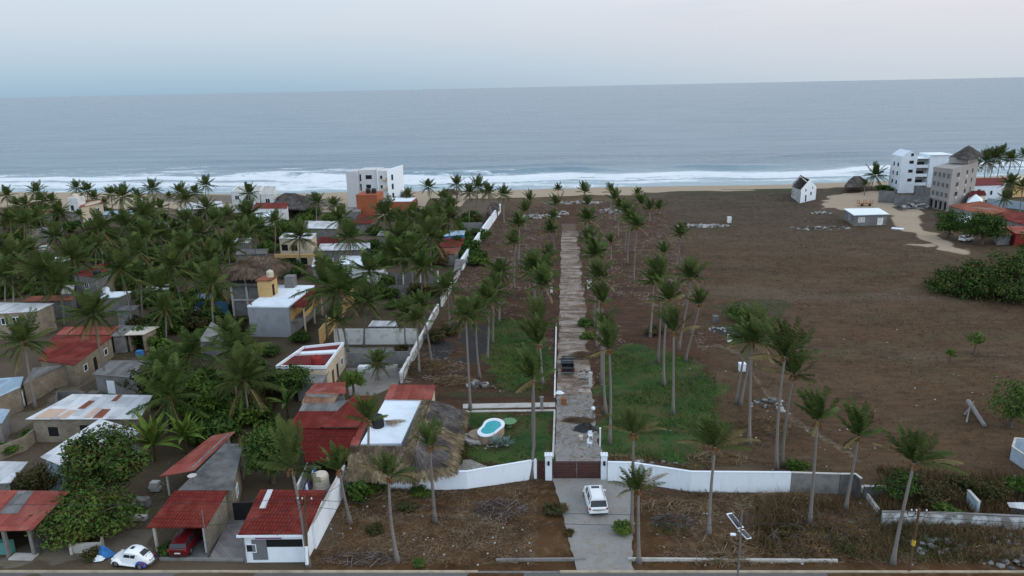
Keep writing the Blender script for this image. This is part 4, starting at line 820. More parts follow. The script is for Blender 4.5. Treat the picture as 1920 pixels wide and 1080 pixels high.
def tarp(label, px, py, r, h, mat, seed, name='tarp_heap', cat='tarpaulin'):
    p = gp(px, py); mb = MB(); rr = random.Random(seed); n = 18; vs = [(p[0], p[1], h)]; rings = 5
    for q in range(1, rings + 1):
        for i in range(n): a = 2 * math.pi * i / n; f = q / rings; vs.append((p[0] + math.cos(a) * r * f * rr.uniform(.85, 1.15), p[1] + math.sin(a) * r * f * .7 * rr.uniform(.85, 1.1), max(.09, h * (1 - f ** 1.5) * rr.uniform(.7, 1.2))))
    fs = [(0, 1 + i, 1 + (i + 1) % n) for i in range(n)] + [(1 + q * n + i, 1 + (q + 1) * n + i, 1 + (q + 1) * n + (i + 1) % n, 1 + q * n + (i + 1) % n) for q in range(rings - 1) for i in range(n)]
    return tag(mb.add(vs, fs).build(name, mat, None, (*p, 0)), label, cat)
tarp('heap of black tarpaulin and bags on the right of the drive', 1098, 806, 1.5, 1.0, BLACKP, 2)
tarp('white sack lying on the drive between pickup and garden walk', 1049, 738, .7, .45, WHITE, 3, 'sack', 'sack')
p = gp(1089, 826); t = thing('bucket', 'cream plastic bucket beside the white chairs on the drive', 'bucket', (*p, .09)); MB().lathe((*p, .09), [(.2, 0), (.27, .5), (.29, .5), (.29, .54), (.2, .54)], 14).build('body', TAN, t); MB().tube([(p[0] - .28, p[1], .62), (p[0], p[1], .86), (p[0] + .28, p[1], .62)], .012, 4).build('handle', STEEL, t)
p = gp(1112, 786); t = thing('round_lamp', 'white globe lamp on a short post at the right edge of the drive', 'lamp', (*p, 0)); MB().lathe((*p, 0), [(.12, 0), (.06, .1), (.06, 1.2)], 10).build('post', STEEL, t); MB().lump((*p, 1.45), .27, 1, 0, 2, 0).build('globe', WHITE, t, smooth=True)
SOIL = [MAT('stick_grey', (.12, .10, .09)), MAT('stick_brown', (.09, .055, .032)), LV['dry']]
TANP = [MAT('stick_tan', (.21, .15, .095)), MAT('stick_pale', (.28, .215, .15)), LV['dry']]
GREYP = [MAT('stick_ash', (.23, .21, .2)), MAT('stick_grey', (.20, .17, .15)), LV['brown']]
for i, (lb, px, py, rx, ry, h, ms, n) in enumerate((
        ('pale grey brush pile on the dirt right of the driveway', 1262, 978, 2.0, 1.2, .6, GREYP, 230), ('wide tan pile of cut fronds by the wall right of the white car', 1268, 950, 4.0, 1.2, .45, TANP, 240),
        ('grey twig pile between the white wall bend and the driveway', 936, 955, 2.6, 1.8, .7, GREYP, 300), ('pale fallen fronds heaped under the thatched eaves', 735, 928, 3.0, 1.0, .5, TANP, 200),
        ('grey sticks on the verge below the palm with drooping leaves', 690, 1048, 3.6, .9, .35, GREYP, 140), ('tan fallen fronds around the solar street lamp', 1385, 1022, 3.6, 2.0, .5, TANP, 240), ('fallen fronds spilling over the verge ledge', 1360, 1048, 3.0, 1.0, .5, TANP, 150),
        ('dry frond heap against the unpainted grey wall', 1475, 940, 4.6, 1.3, .8, TANP, 280), ('brown weed heap on the verge under the slim leaning palm', 1520, 1025, 2.6, 2.4, .9, SOIL, 260), ('rusty brown brush right of the grey wall panels', 1560, 1000, 4.0, 2.2, .7, SOIL, 260),
        ('large brown brush heap behind the faded red back room', 800, 690, 3.6, 3.2, 1.2, SOIL, 420), ('tangled dead fronds left of the mown lawn', 850, 715, 3.0, 1.7, .8, TANP, 200), ('brown debris strewn across the drive by the black tarpaulin', 1085, 790, 2.2, .8, .4, SOIL, 200),
        ('dry fronds dumped on the drive edge beside the pickup', 1095, 668, 2.0, 2.0, .5, SOIL, 220), ('brown fronds behind the wall right of the gate', 1165, 862, 2.2, .8, .5, TANP, 140), ('brush strip behind the white wall bend', 1255, 878, 4.5, .8, .4, SOIL, 150), ('frond heap by the three clustered palms', 1345, 860, 3.5, 1.5, .5, TANP, 200),
        ('pale branches strewn on the reddish soil right of the far drive', 1222, 472, 4.5, 1.8, .35, TANP, 110), ('dry brush around the base of the clustered palms', 1430, 800, 3.6, 2.6, .6, SOIL, 240), ('rusty dry weeds in front of the broken white wall', 1800, 1000, 4.2, 1.3, .8, SOIL, 260), ('orange dry grass heap right of the rubble on the verge', 1850, 1040, 3.6, 1.1, .8, TANP, 200))):
    brush_pile(lb, gp(px, py), rx, ry, h, ms, n, i * 3 + 1, L=1.5 if i != 17 else 2.6)
ROCK = [MAT('rock_pale', (.36, .345, .325)), MAT('rock_grey', (.20, .193, .185)), MAT('rock_dark', (.09, .086, .082))]
for i, (lb, px, py, rx, ry, h, n, s_) in enumerate((('broken concrete chunks tumbling down the verge on the far right', 1765, 1025, 3.0, 1.7, .6, 60, .34), ('grey rubble by the ruined wall at the right corner', 1895, 1050, 2.2, 1.6, .5, 46, .34), ('rubble of grey slabs behind the verge weeds', 1870, 1010, 2.6, .9, .4, 40, .30),
        ('pale rubble line across the far left end of the estate', 1008, 407, 7.5, 2.6, .8, 130, .6), ('white rubble heap by the second palm row far away', 1053, 401, 2.6, 1.6, 1.3, 40, .7), ('scattered pale stones at the far end of the drive', 1078, 381, 11, 2.4, .6, 110, .6), ('pale stones right of the far palm row', 1152, 396, 5, 6, .6, 80, .55),
        ('white rubble field out on the dark open ground', 1318, 424, 7.5, 2.6, .5, 130, .55), ('small pale rubble in the field left of the block hut', 1540, 400, 3.2, 1.8, .6, 50, .5), ('loose stones in front of the small block hut', 1530, 428, 9.0, 3.0, .25, 60, .5), ('grey gravel heap before the grey hotel', 1716, 389, 4.6, 3.0, 2.6, 120, .9), ('white stones on the dark ash patch by the leaning palms', 1350, 618, 2.2, 1.2, .25, 26, .3),
        ('rough stones lying round the base of the garden pool', 905, 836, 1.6, .7, .25, 22, .22), ('grey stones around the foot of the clustered palms', 1440, 760, 2.6, 2.4, .35, 46, .4), ('pale broken blocks beside the left lawn', 897, 722, 1.5, .9, .7, 26, .45), ('boulders on the verge right of the driveway', 1170, 985, .9, 2.0, .25, 22, .28), ('stones along the wall of the estate behind the gate', 1200, 870, 4.5, .8, .25, 26, .3), ('rubble strip by the drive edge past the dark pickup', 1098, 705, .9, 3.0, .3, 40, .35))):
    rubble(lb, gp(px, py), rx, ry, h, ROCK[:2] if i in (3, 4, 5, 6, 7, 11) else ROCK[1:] if i < 3 else ROCK, n, i * 5, size=s_)
stub('leaning pale concrete block left standing in the open field', 1341, 604, 1.1, 1.0, CONCD, 'concrete_block')
stub('pale box shaped pillar stump near the leaning palms in the field', 1369, 642, 1.2, .8, WHITEW, 'concrete_block')
stub('white crate sized block in front of the clustered palm trunks', 1391, 694, 1.0, .9, WHITE, 'concrete_block')
stub('small pale stump far out in the open field', 1367, 417, 1.6, 1.1, WHITEW, 'concrete_block')
# grey dead trunk lying in the field
p0, p1 = G(1815, 752, .9), G(1846, 798, .1); t = thing('fallen_trunk', 'grey dead palm trunk lying broken in the brown field', 'tree trunk', (*gp(1832, 778), 0)); MB().tube([p0, (p0 + p1) / 2, p1], [.3, .28, .24], 8).build('trunk', GREYP[0], t)
MB().tube([G(1808, 778, .05), G(1822, 760, 1.2), G(1826, 752, 1.6)], [.14, .1, .05], 6).tube([G(1812, 792, .05), G(1818, 765, .9)], [.12, .05], 6).build('branch', GREYP[0], t)
# posts of the wire fence beside the right lawn
for i, (px, py) in enumerate(((1190, 640), (1168, 637), (1236, 676), (1325, 705), (1356, 728), (1340, 716))):
    p = gp(px, py); tag(MB().tube([(*p, -.1), (p[0] + .05, p[1], 1.4)], .07, 6).build('fence_post', WOODD, None, (*p, 0)), ('thin dark fence post at the top edge of the right lawn' if i < 3 else 'thin dark fence post at the right edge of the big lawn'), 'post', 'fence posts round the right lawn')
# ruin walls at the lower right
fence_wall('ruined_wall', 'low grey wall running down from the end of the white wall', [gp(1615, 918), gp(1646, 962)], .5, PALEC, .25)
fence_wall('ruined_wall', 'low grey wall parallel to the kerb behind the leaf filled pit', [gp(1618, 932), gp(1658, 933)], 1.2, CONCD, .25, cap=PALEC)
fence_wall('ruined_wall', 'long white wall with peeling paint on the far right verge', [gp(1652, 984), gp(1750, 986), gp(1850, 990), gp(1960, 995)], 1.35, WHITEB, .25, cap=CONC)
fence_wall('ruined_wall', 'short pale wall stub jutting behind the peeling white wall', [gp(1812, 945), gp(1832, 968)], 1.5, LBLUE, .22, cap=PALEC)
fence_wall('ruined_wall', 'pale blue grey wall of the roofless box at the right edge', [gp(1960, 905), gp(1895, 862), gp(1900, 845), gp(1960, 850)], 1.5, LBLUE, .2, cap=PALEC)
bld('lean_to', 'pale sheet roof low in the scrub at the right edge', [(1893, 951, 1.2), (1955, 960, 1.2), (1955, 942, 1.4), (1888, 942, 1.4)], CONCD, RZINC, cat='shed')
fence_wall('ruined_wall', 'white stake like wall stub among bushes at the right edge', [gp(1897, 925), gp(1901, 926)], 1.9, WHITEW, .25)
# ---- solar street lamp
def solar():
    b = gp(1383, 1085); t = thing('solar_street_lamp', 'solar street lamp with two tilted panels on a grey pole by the kerb', 'street lamp', (*b, -.05)); top = 6.4
    MB().tube([(*b, -.05), (*b, top)], [.09, .06], 10).build('pole', STEEL, t)
    MB().lathe((*b, -.04), [(.2, 0), (.2, .03), (.1, .12)], 12).build('base_plate', STEEL, t)
    y = b[1]; cell = NT('solar_cells'); br = cell.n('ShaderNodeTexBrick'); br.inputs['Scale'].default_value = 1; br.offset = 0; br.inputs['Brick Width'].default_value = .18; br.inputs['Row Height'].default_value = .18; br.inputs['Mortar Size'].default_value = .008
    br.inputs['Color1'].default_value = (.012, .014, .025, 1); br.inputs['Color2'].default_value = (.016, .018, .03, 1); br.inputs['Mortar'].default_value = (.09, .09, .1, 1); cell.l(cell.coord(), br.inputs[0]); CM = cell.done(br.outputs[0], .2, .5)
    for q in (((1362, 963), (1372, 961), (1395, 989), (1384, 992)), ((1384, 994), (1394, 992), (1410, 1009), (1401, 1011))):
        pts = [at_depth(*q[0], y - .05), at_depth(*q[1], y + .55), at_depth(*q[2], y + .55), at_depth(*q[3], y - .05)]; pts = [np.array(p_) for p_ in pts]
        n_ = np.cross(pts[1] - pts[0], pts[3] - pts[0]); n_ /= np.linalg.norm(n_); n_ = n_ if n_[2] > 0 else -n_; cen = sum(pts) / 4
        MB().hexa([p_ - n_ * .05 for p_ in pts] + [p_ for p_ in pts]).build('panel_frame', WHITE, t); ins = [cen + (p_ - cen) * .86 + n_ * .004 for p_ in pts]
        MB().hexa([p_ - n_ * .002 for p_ in ins] + [p_ + n_ * .006 for p_ in ins]).build('solar_panel', CM, t)
    a0 = at_depth(1385, 1003, y); MB().tube([a0, at_depth(1377, 1001, y - .3)], .03, 6).build('arm', STEEL, t); h = at_depth(1377, 1002, y - .4); MB().box(h[0] - .32, h[1] - .13, h[2] - .05, h[0] + .1, h[1] + .13, h[2] + .05).build('lamp_head', WHITE, t)
    c = at_depth(1384, 992, y + .2); MB().tube([(*b, top - .02), (c[0], c[1], c[2] - .06)], .05, 6).tube([at_depth(1376, 978, y + .25) - [0, 0, .09], at_depth(1398, 1003, y + .25) - [0, 0, .09]], .035, 6).build('bracket', STEEL, t)
solar()
# ---- utility poles and wires
def pole(label, bx, by, tx, ty, band=None):
    b = gp(bx, by); top = at_depth(tx, ty, b[1]); t = thing('utility_pole', label, 'utility pole', (*b, 0)); dv = top - np.array([*b, 0]); P = lambda f: np.array([*b, 0]) + dv * f
    MB().tube([P(-.02), P(1)], [.13, .09], 9).build('post', WOODD, t); MB().tube([P(.95) - [.75, 0, 0], P(.95) + [.75, 0, 0]], .05, 6).build('crossarm', WOODD, t)
    for x in (-.6, -.2, .6): MB().lathe(tuple(P(.95) + [x, 0, .05]), [(.05, 0), (.07, .08), (.04, .16)], 8).build('insulator', WHITEW, t)
    for q in range(3):
        c = P(.91) + [-.5 if q < 2 else .35, .1, 0]; MB().tube([c + np.array([math.cos(a) * .34, .05 * q, math.sin(a) * .34]) for a in np.linspace(0, 6.28, 15)], .022, 5).build('cable_coil', BLACKP, t)
    if band: MB().tube([P(.42), P(.50)], .15, 9).build('band', band, t)
    return P
YB = PLAIN('yellow_band', (.55, .36, .03)); PA = pole('dark wooden utility pole with cable coil on the right verge', 1704, 1071, 1724, 953, YB); PB = pole('dark utility pole behind the leaning palm beside the red roofed shop', 577, 1062, 571, 930)
fence = MB().tube([PB(.05) + [.0, -.16, 0], PB(.30) + [0, -.16, 0]], .15, 8)
tag(fence.build('white_sleeve', WHITE, None, tuple(PB(0))), 'white painted sleeve at the foot of the pole by the shop', 'pole guard')
def wire(label, a, b, sag):
    pts = [a * (1 - f) + b * f - np.array([0, 0, sag * 4 * f * (1 - f)]) for f in np.linspace(0, 1, 25)]; o = MB().tube(pts, .022, 4).build('overhead_wire', BLACKP, None, tuple(a)); tag(o, label, 'wire')
wire('upper overhead wire sagging from the shop pole to the right verge pole', PB(.96), PA(.96), .9); wire('lower overhead wire sagging from the shop pole to the right verge pole', PB(.86), PA(.87), 1.3)
wire('service wire dropping from the shop pole to the red roofed shop', PB(.92), G(520, 1004, 3.3), .25); wire('service wire dropping from the shop pole to the carport mast', PB(.9), G(388, 985, 4.3), .4); wire('service wire running from the shop pole towards the thatched house', PB(.94), G(668, 880, 3.2), .6)
wire('upper overhead wire leaving the right verge pole towards the right edge', PA(.96), PA(.96) + [45, .5, .2], .8); wire('lower overhead wire leaving the right verge pole towards the right edge', PA(.87), PA(.87) + [45, .5, .2], .8)
wire('overhead wire leaving the shop pole across the carport to the left edge', PB(.96), PB(.96) + [-48, -1, .2], .8)

# ------------------------------------------------------------------ vehicles
def loft(mb, st, mi=0):
    """st: list of (y, [(x, z)...]) half sections from bottom to top; mirrored in x"""
    rings = []
    for y, sec in st: rings.append([(x, y, z) for x, z in sec] + [(-x, y, z) for x, z in sec[::-1]])
    n = len(rings[0]); vs = [p for r_ in rings for p in r_]
    fs = [(i * n + j, i * n + (j + 1) % n, (i + 1) * n + (j + 1) % n, (i + 1) * n + j) for i in range(len(rings) - 1) for j in range(n)]
    fs += [tuple(range(n)), tuple((len(rings) - 1) * n + j for j in range(n - 1, -1, -1))]; return mb.add(vs, fs, mi)
class Car:
    def __init__(s, name, label, px, py, rz, cat='car', z=.09, group=None):
        p = G(px, py, z); s.t = thing(name, label, cat, (p[0], p[1], z), group, rz)
    def add(s, mb, name, mat, par=None, smooth=False):
        o = mb.build(name, mat, None); o.parent = par or s.t
        if smooth:
            o.data.polygons.foreach_set('use_smooth', [True] * len(o.data.polygons)); m_ = o.modifiers.new('bevel', 'BEVEL'); m_.width = .035; m_.segments = 2; m_.limit_method = 'ANGLE'; m_.angle_limit = math.radians(28)
        return o
    def wheels(s, ys, x, r, w=.22, rim=STEEL):
        for y in ys:
            for g in (-1, 1):
                prof = [(r * .6, 0), (r * .95, .0), (r, .04), (r, w - .04), (r * .95, w), (r * .6, w)]; mb = MB(); mr = MB()
                for M_, pr in ((mb, prof), (mr, [(r * .1, -.01), (r * .58, .0), (r * .62, .02), (r * .62, w - .02)])):
                    vs = []; q = 20
                    for rr, ww in pr:
                        for j in range(q): a = 2 * math.pi * j / q; vs.append((g * (x - ww), y + rr * math.cos(a), r + rr * math.sin(a)))
                    fs = [(i * q + j, i * q + (j + 1) % q, (i + 1) * q + (j + 1) % q, (i + 1) * q + j) for i in range(len(pr) - 1) for j in range(q)]; M_.add(vs, fs + [tuple(range(q)), tuple((len(pr) - 1) * q + j for j in range(q))])
                wo = s.add(mb, 'wheel', PLAIN('tyre', (.012, .012, .012), .85, .2)); s.add(mr, 'rim', rim, wo)
CARW = PLAIN('white_car_paint', (.80, .81, .82), .25, .5); CARB = PLAIN('black_car_paint', (.012, .012, .015), .3, .5); CARR = PLAIN('red_car_paint', (.11, .006, .009), .3, .5); CARD = PLAIN('blue_car_paint', (.02, .035, .20), .35, .5); LAMPR = PLAIN('red_lamp', (.30, .02, .02), .3); TRIM = PLAIN('black_trim', (.02, .02, .021), .6); PLATE = PLAIN('pale_plate', (.6, .6, .6), .5)
def suv(label, px, py, rz, paint, L=4.5, wd=.93, h=1.68, rails=True, sunroof=True, z=.09, name='parked_car'):
    c = Car(name, label, px, py, rz, z=z); a, b = -L / 2, L / 2; w = wd
    S = lambda wb, wm, wt, z0, zm, zt: [(wb * .92, z0), (wb, z0 + .12), (wm, zm - .12), (wt, zt)]
    body = [(a, S(w * .86, w * .88, w * .80, .36, .80, .92)), (a + .10, S(w * .97, w * .97, w * .88, .26, .86, 1.0)), (a + .5, S(w, w, w * .92, .24, .92, 1.04)), (0, S(w, w, w * .92, .24, .90, 1.02)), (b - 1.15, S(w, w, w * .90, .24, .88, 1.0)), (b - .35, S(w * .96, w * .95, w * .82, .26, .78, .90)), (b - .08, S(w * .84, w * .84, w * .68, .30, .64, .76)), (b, S(w * .72, w * .72, w * .6, .36, .58, .66))]
    c.add(loft(MB(), body), 'body', paint, smooth=True)
    cab = [(a + .14, [(w * .88, 1.0), (w * .87, 1.02)]), (a + .34, [(w * .88, 1.0), (w * .76, h - .08)]), (a + .75, [(w * .90, 1.0), (w * .74, h)]), (.25, [(w * .90, 1.0), (w * .74, h)]), (.62, [(w * .90, 1.0), (w * .73, h - .06)]), (b - 1.2, [(w * .88, .98), (w * .85, 1.0)])]
    gl = [(y, [(x, zz) for x, zz in s_]) for y, s_ in cab]; c.add(loft(MB(), gl), 'cabin_glass', GLASS, smooth=True)
    rf = MB(); rw = w * .76; loft(rf, [(a + .30, [(rw, h - .09), (rw * .96, h - .04)]), (a + .75, [(rw, h - .04), (rw * .95, h + .03)]), (.25, [(rw, h - .04), (rw * .95, h + .03)]), (.60, [(rw * .98, h - .10), (rw * .94, h - .03)])]); rp = c.add(rf, 'roof', paint, smooth=True)
    pl = MB()
    for g in (-1, 1):
        for y0, y1, z1 in ((a + .14, a + .42, h - .06), (.62, b - 1.2, 1.0)):
            za, zb = (1.0, h - .06) if y0 < 0 else (h - .06, .99); xa, xb = (w * .89, w * .77) if y0 < 0 else (w * .745, w * .865)
            pl.tube([(g * xa, y0, za), (g * xb, y1, zb)], .05, 6)
        pl.tube([(g * w * .90, -.12, 1.0), (g * w * .755, -.12, h - .03)], .04, 6); pl.tube([(g * w * .9, a + .95, 1.0), (g * w * .76, a + .85, h - .03)], .06, 6)
    c.add(pl, 'pillars', paint)
    if sunroof: c.add(MB().box(-.40, -.02, h + .031, .40, .40, h + .042), 'sunroof', GLASS)
    if rails:
        for g in (-1, 1): c.add(MB().tube([(g * rw * .86, a + .5, h + .06), (g * rw * .86, .4, h + .06)], .025, 6), 'roof_rail', STEEL)
    c.add(MB().box(-w * .62, a - .012, .72, w * .62, a + .02, .80), 'trim', TRIM); c.add(MB().box(-w * .9, a - .03, .30, w * .9, a + .1, .42), 'bumper', TRIM)
    for g in (-1, 1):
        c.add(MB().box(g * w * .86 - .12, a - .02, .80, g * w * .86 + .06, a + .2, .96), 'tail_lamp', LAMPR); c.add(MB().box(g * w * .66 - .15, b - .16, .62, g * w * .66 + .15, b - .05, .74), 'headlight', WHITEW)
        c.add(MB().box(g * w - .02 if g > 0 else -w - .2, .62, 1.02, g * w + .2 if g > 0 else -w + .02, .74, 1.16), 'mirror', paint)
    c.add(MB().box(-.26, a - .02, .56, .26, a + .02, .68), 'number_plate', PLATE); c.wheels((a + .85, b - .9), w + .01, .34); return c
suv('white sport utility car parked on the driveway in front of the gate', 1116, 945, math.radians(6), CARW, 4.7, .95, 1.72)
suv('dark red car parked under the red roofed carport', 353, 1024, math.radians(2), CARR, 4.0, .84, 1.5, False, False, z=.055)
def pickup():
    c = Car('pickup_truck', 'black pickup truck with empty open bed parked on the long drive', 1064, 692, math.radians(1), 'pickup truck'); w = .93; a, b = -2.65, 2.65; S = lambda k_, z0, z1: [(w * .95 * k_, z0), (w * k_, z0 + .15), (w * k_, z1 - .12), (w * .94 * k_, z1)]
    mb = MB(); loft(mb, [(-.62, S(1, .42, 1.1)), (1.35, S(1, .42, 1.12)), (2.35, S(.96, .42, 1.02)), (2.6, S(.88, .45, .9))]); c.add(mb, 'body', CARB, smooth=True)
    bed = MB().box(-w, a, .5, w, -.63, .62)
    for x0, x1, y0, y1 in ((-w, -w + .09, a, -.63), (w - .09, w, a, -.63), (-w + .09, w - .09, a, a + .08), (-w + .09, w - .09, -.72, -.63)): bed.box(x0, y0, .62, x1, y1, 1.12)
    c.add(bed, 'bed', CARB); c.add(MB().box(-w + .1, a + .09, .623, w - .1, -.73, .64), 'bed_liner', PLAIN('bed_grey', (.06, .06, .065), .8))
    c.add(loft(MB(), [(-.66, [(w * .92, 1.1), (w * .9, 1.14)]), (-.45, [(w * .92, 1.1), (w * .78, 1.76)]), (.6, [(w * .92, 1.1), (w * .78, 1.78)]), (1.4, [(w * .9, 1.1), (w * .87, 1.13)])]), 'cabin_glass', GLASS, smooth=True)
    c.add(loft(MB(), [(-.5, [(w * .8, 1.74), (w * .76, 1.80)]), (.62, [(w * .8, 1.75), (w * .76, 1.82)])]), 'roof', CARB, smooth=True)
    c.add(MB().tube([(-w + .05, -.78, 1.12), (-w + .12, -.82, 1.62), (w - .12, -.82, 1.62), (w - .05, -.78, 1.12)], .045, 8), 'roll_bar', STEEL); c.add(MB().box(-w, a - .12, .42, w, a - .01, .6), 'bumper', STEEL)
    for g in (-1, 1): c.add(MB().box(g * w * .9 - .08, a - .015, .75, g * w * .9 + .08, a + .02, 1.05), 'tail_lamp', LAMPR); c.add(MB().box(g * (w + .1) - .12, .95, 1.1, g * (w + .1) + .12, 1.05, 1.3), 'mirror', CARB)
    c.wheels((-1.6, 1.65), w + .02, .38, .26)
pickup()
def beetle():
    c = Car('beetle_car', 'white rounded old car with blue rear fenders and open engine bay by the kerb', 252, 1056, math.radians(82), z=0.0); w = .60
    S = lambda kk, z0, zm, zt, tw=.55: [(w * kk, z0), (w * kk * 1.06, (z0 + zm) / 2), (w * kk, zm), (w * kk * .93, zm + (zt - zm) * .45), (w * kk * .8 * (tw + .35), zm + (zt - zm) * .85), (w * kk * tw * .6, zt)]
    st = [(-1.88, S(.42, .46, .62, .74)), (-1.72, S(.72, .38, .76, .96)), (-1.35, S(.95, .32, .88, 1.22)), (-.95, S(1.02, .30, .92, 1.42, .8)), (-.5, S(1.05, .30, .92, 1.55, .95)), (0, S(1.06, .30, .92, 1.58, 1.0)), (.38, S(1.05, .30, .92, 1.50, .95)), (.62, S(1.03, .30, .92, 1.22, .95)), (.82, S(1.0, .30, .90, 1.0, .9)), (1.3, S(.85, .32, .82, .94, .8)), (1.65, S(.66, .36, .7, .80, .7)), (1.85, S(.42, .42, .56, .62))]
    c.add(loft(MB(), st), 'body', CARW, smooth=True)
    for g in (-1, 1):
        for y0, y1, k1 in ((-.78, -.24, 0), (-.17, .36, 1)):
            x0, x1 = w * 1.055, w * .93; q = [(g * x0, y0 + (.14 if not k1 else 0), .98), (g * (x0), y1 + (.12 if k1 else 0), .98), (g * x1, y1 - (.05 if k1 else 0), 1.28), (g * x1, y0 + (.06 if not k1 else 0), 1.28)]; o = np.array([g * .05, 0, 0])
            c.add(MB().hexa([tuple(np.array(p) - o) for p in q] + [tuple(np.array(p) + o * .55) for p in q]), 'side_window', GLASS)
        for y, paint, nm in ((-1.18, CARD, 'rear_fender'), (1.22, CARW, 'front_fender')):
            mb = MB(); ring = []
            for q in range(11):
                a = math.pi * q / 10; r0 = .46; ring.append([(g * (w * .80), y + r0 * math.cos(a) * 1.15, .30 + r0 * math.sin(a)), (g * (w * 1.1), y + r0 * math.cos(a) * 1.12, .30 + r0 * math.sin(a)), (g * (w + .22), y + r0 * math.cos(a), .28 + r0 * .88 * math.sin(a)), (g * (w + .24), y + r0 * .82 * math.cos(a), .26 + r0 * .74 * math.sin(a))])
            vs = [p for r_ in ring for p in r_]; fs = [(i * 4 + j, i * 4 + j + 1, i * 4 + 5 + j, i * 4 + 4 + j) for i in range(10) for j in range(3)]; o = c.add(mb.add(vs, fs), nm, paint, smooth=False); o.data.polygons.foreach_set('use_smooth', [True] * len(fs))
        c.add(MB().box(g * (w + .12) - .12, -.75, .28, g * (w + .12) + .12, .8, .34), 'running_board', CARW); c.add(MB().lump((g * .62, 1.62, .66), (.12, .1, .12), 1, 0, 2, 0), 'headlight', WHITEW); c.add(MB().box(g * .72 - .06, -1.62, .52, g * .72 + .06, -1.5, .72), 'tail_lamp', LAMPR)
    q = [(-.40, -1.36, 1.13), (.40, -1.36, 1.13), (.33, -.96, 1.40), (-.33, -.96, 1.40)]; c.add(MB().hexa([(x, y, z - .06) for x, y, z in q] + [(x, y - .06, z + .05) for x, y, z in q]), 'rear_window', GLASS)
    q = [(-.45, .52, 1.0 + .22), (.45, .52, 1.22), (.38, .36, 1.46), (-.38, .36, 1.46)]; c.add(MB().hexa([(x, y - .05, z - .02) for x, y, z in q] + [(x, y + .09, z + .03) for x, y, z in q]), 'windscreen', GLASS)
    c.add(MB().hexa([(-.28, -1.84, .62), (.28, -1.84, .62), (.28, -1.45, 1.0), (-.28, -1.45, 1.0), (-.28, -1.90, .70), (.28, -1.90, .70), (.28, -1.50, 1.12), (-.28, -1.50, 1.12)]), 'engine_bay', TRIM); c.add(MB().box(-.17, -.25, 1.56, .17, .05, 1.61), 'roof_vent', TRIM)
    c.add(MB().tube([(-.5, -1.95, .42), (0, -2.0, .42), (.5, -1.95, .42)], .03, 6), 'bumper', STEEL); c.wheels((-1.18, 1.2), w + .22, .33, .2)
beetle()
suv('small white car parked under the round trees on the sandy track', 1811, 452, math.radians(-60), CARW, 3.9, .84, 1.5, False, False, z=0.0)
# motorbikes by the sandy track
for i, (px, py, lb) in enumerate(((1772, 440, 'dark motorbike parked left of the pair under the round trees'), (1783, 443, 'dark motorbike parked right of the pair under the round trees'))):
    p = G(px, py); t = thing('motorbike', lb, 'motorbike', (p[0], p[1], 0), 'motorbikes under the trees')
    for y in (-.65, .65): MB().tube([(p[0] + .05 + math.cos(a) * 0, p[1] + y + .3 * math.cos(a), .33 + .3 * math.sin(a)) for a in np.linspace(0, 6.28, 15)], .05, 5).build('wheel', TRIM, t)
    MB().lump((p[0] + .05, p[1], .72), (.2, .6, .26), i, 0, 2, .05).build('frame', CARB, t); MB().tube([(p[0] - .3, p[1] + .5, 1.05), (p[0] + .4, p[1] + .5, 1.05)], .03, 5).build('handlebar', STEEL, t)

# ------------------------------------------------------------------ village houses, near to far
t, c, poly = bld('shop', 'shop with dark red corrugated roof and white walls facing the kerb', [(446, 1003, 3.0), (575, 1002, 3.0), (612, 919, 3.7), (488, 918, 3.7)], WHITE, RTILE, inset=.35, rows=7, pitch=.3, cat='shop', wins=[(0, .24, .3, 1.3, 2.0, 'door', None, MAT('grey_door', (.16, .165, .17))), (0, .66, 1.55, 3.2, .75, 'open'), (0, .1, 1.1, .8, .7)])
a, u, n, L = edge(c, 0); MB().obox(a, u, n, -.12, L + .12, -.06, .10, 2.78, 2.98).build('fascia', WHITE, t)
a, u, n, L = edge(poly, 0); MB().obox(a, u, n, 1.0, 3.3, .02, .07, 2.38, 2.70).build('signboard', PLAIN('purple_sign', (.26, .05, .20), .6), t)
r0 = [lerp2(c, a_, b_) + np.array([0, 0, .10]) for a_, b_ in ((.13, .55), (.22, .55), (.2, .98), (.12, .98))]
sheet(MB(), r0, .2, .03, .03).build('skylight_strip', RZINC, t)
posts(t, [tuple(c[0][:2] + np.array([.3, .15]))], 2.7, .05, STEEL)
t, c, poly = bld('carport', 'open carport with dark red tile pattern roof over the red car', [(274, 990, 2.7), (386, 989, 2.7), (428, 919, 3.3), (328, 920, 3.3)], BLOCKT, RTILE, inset=.2, rows=7, pitch=.3, cat='carport', sides=(1, 2))
posts(t, [tuple(np.array(poly[0]) + [.2, .3]), tuple(np.array(poly[3]) + [.2, -.3]), tuple(np.array(poly[1]) - [.12, -.02])], 2.62, .10, PALEC)
MB().tube([(*np.array(poly[1]) + [.05, -.2], 0), (*np.array(poly[1]) + [.05, -.2], 4.4)], .05, 6).build('mast', STEEL, t)
bld('flat_house', 'house with stained grey concrete flat roof behind the carport', [(333, 919, 3.35), (436, 919, 3.35), (456, 832, 3.35), (421, 832, 3.35)], BLOCKT, CONCD, 'slab', inset=.12, wins=[(1, .3, 1.1, 1.2, 1.0), (1, .7, .05, 1, 2, 'door')])
t, c, poly = bld('lean_to', 'long lean-to with faded red corrugated roof beside the grey flat roof', [(297, 894, 2.4), (364, 882, 3.1), (441, 809, 3.1), (397, 817, 2.4)], BLOCKG, RREDF, inset=.5, cat='lean-to', sides=(1,))
posts(t, [tuple(q) for q in (poly[0], .5 * (poly[0] + poly[3]), poly[3])], 2.35, .08, PALEC)
fence_wall('side_gate_wall', 'dark metal yard gate between carport wall and shop', [gp(440, 976), gp(482, 974)], 1.9, BLACKP, .1, cat='gate')
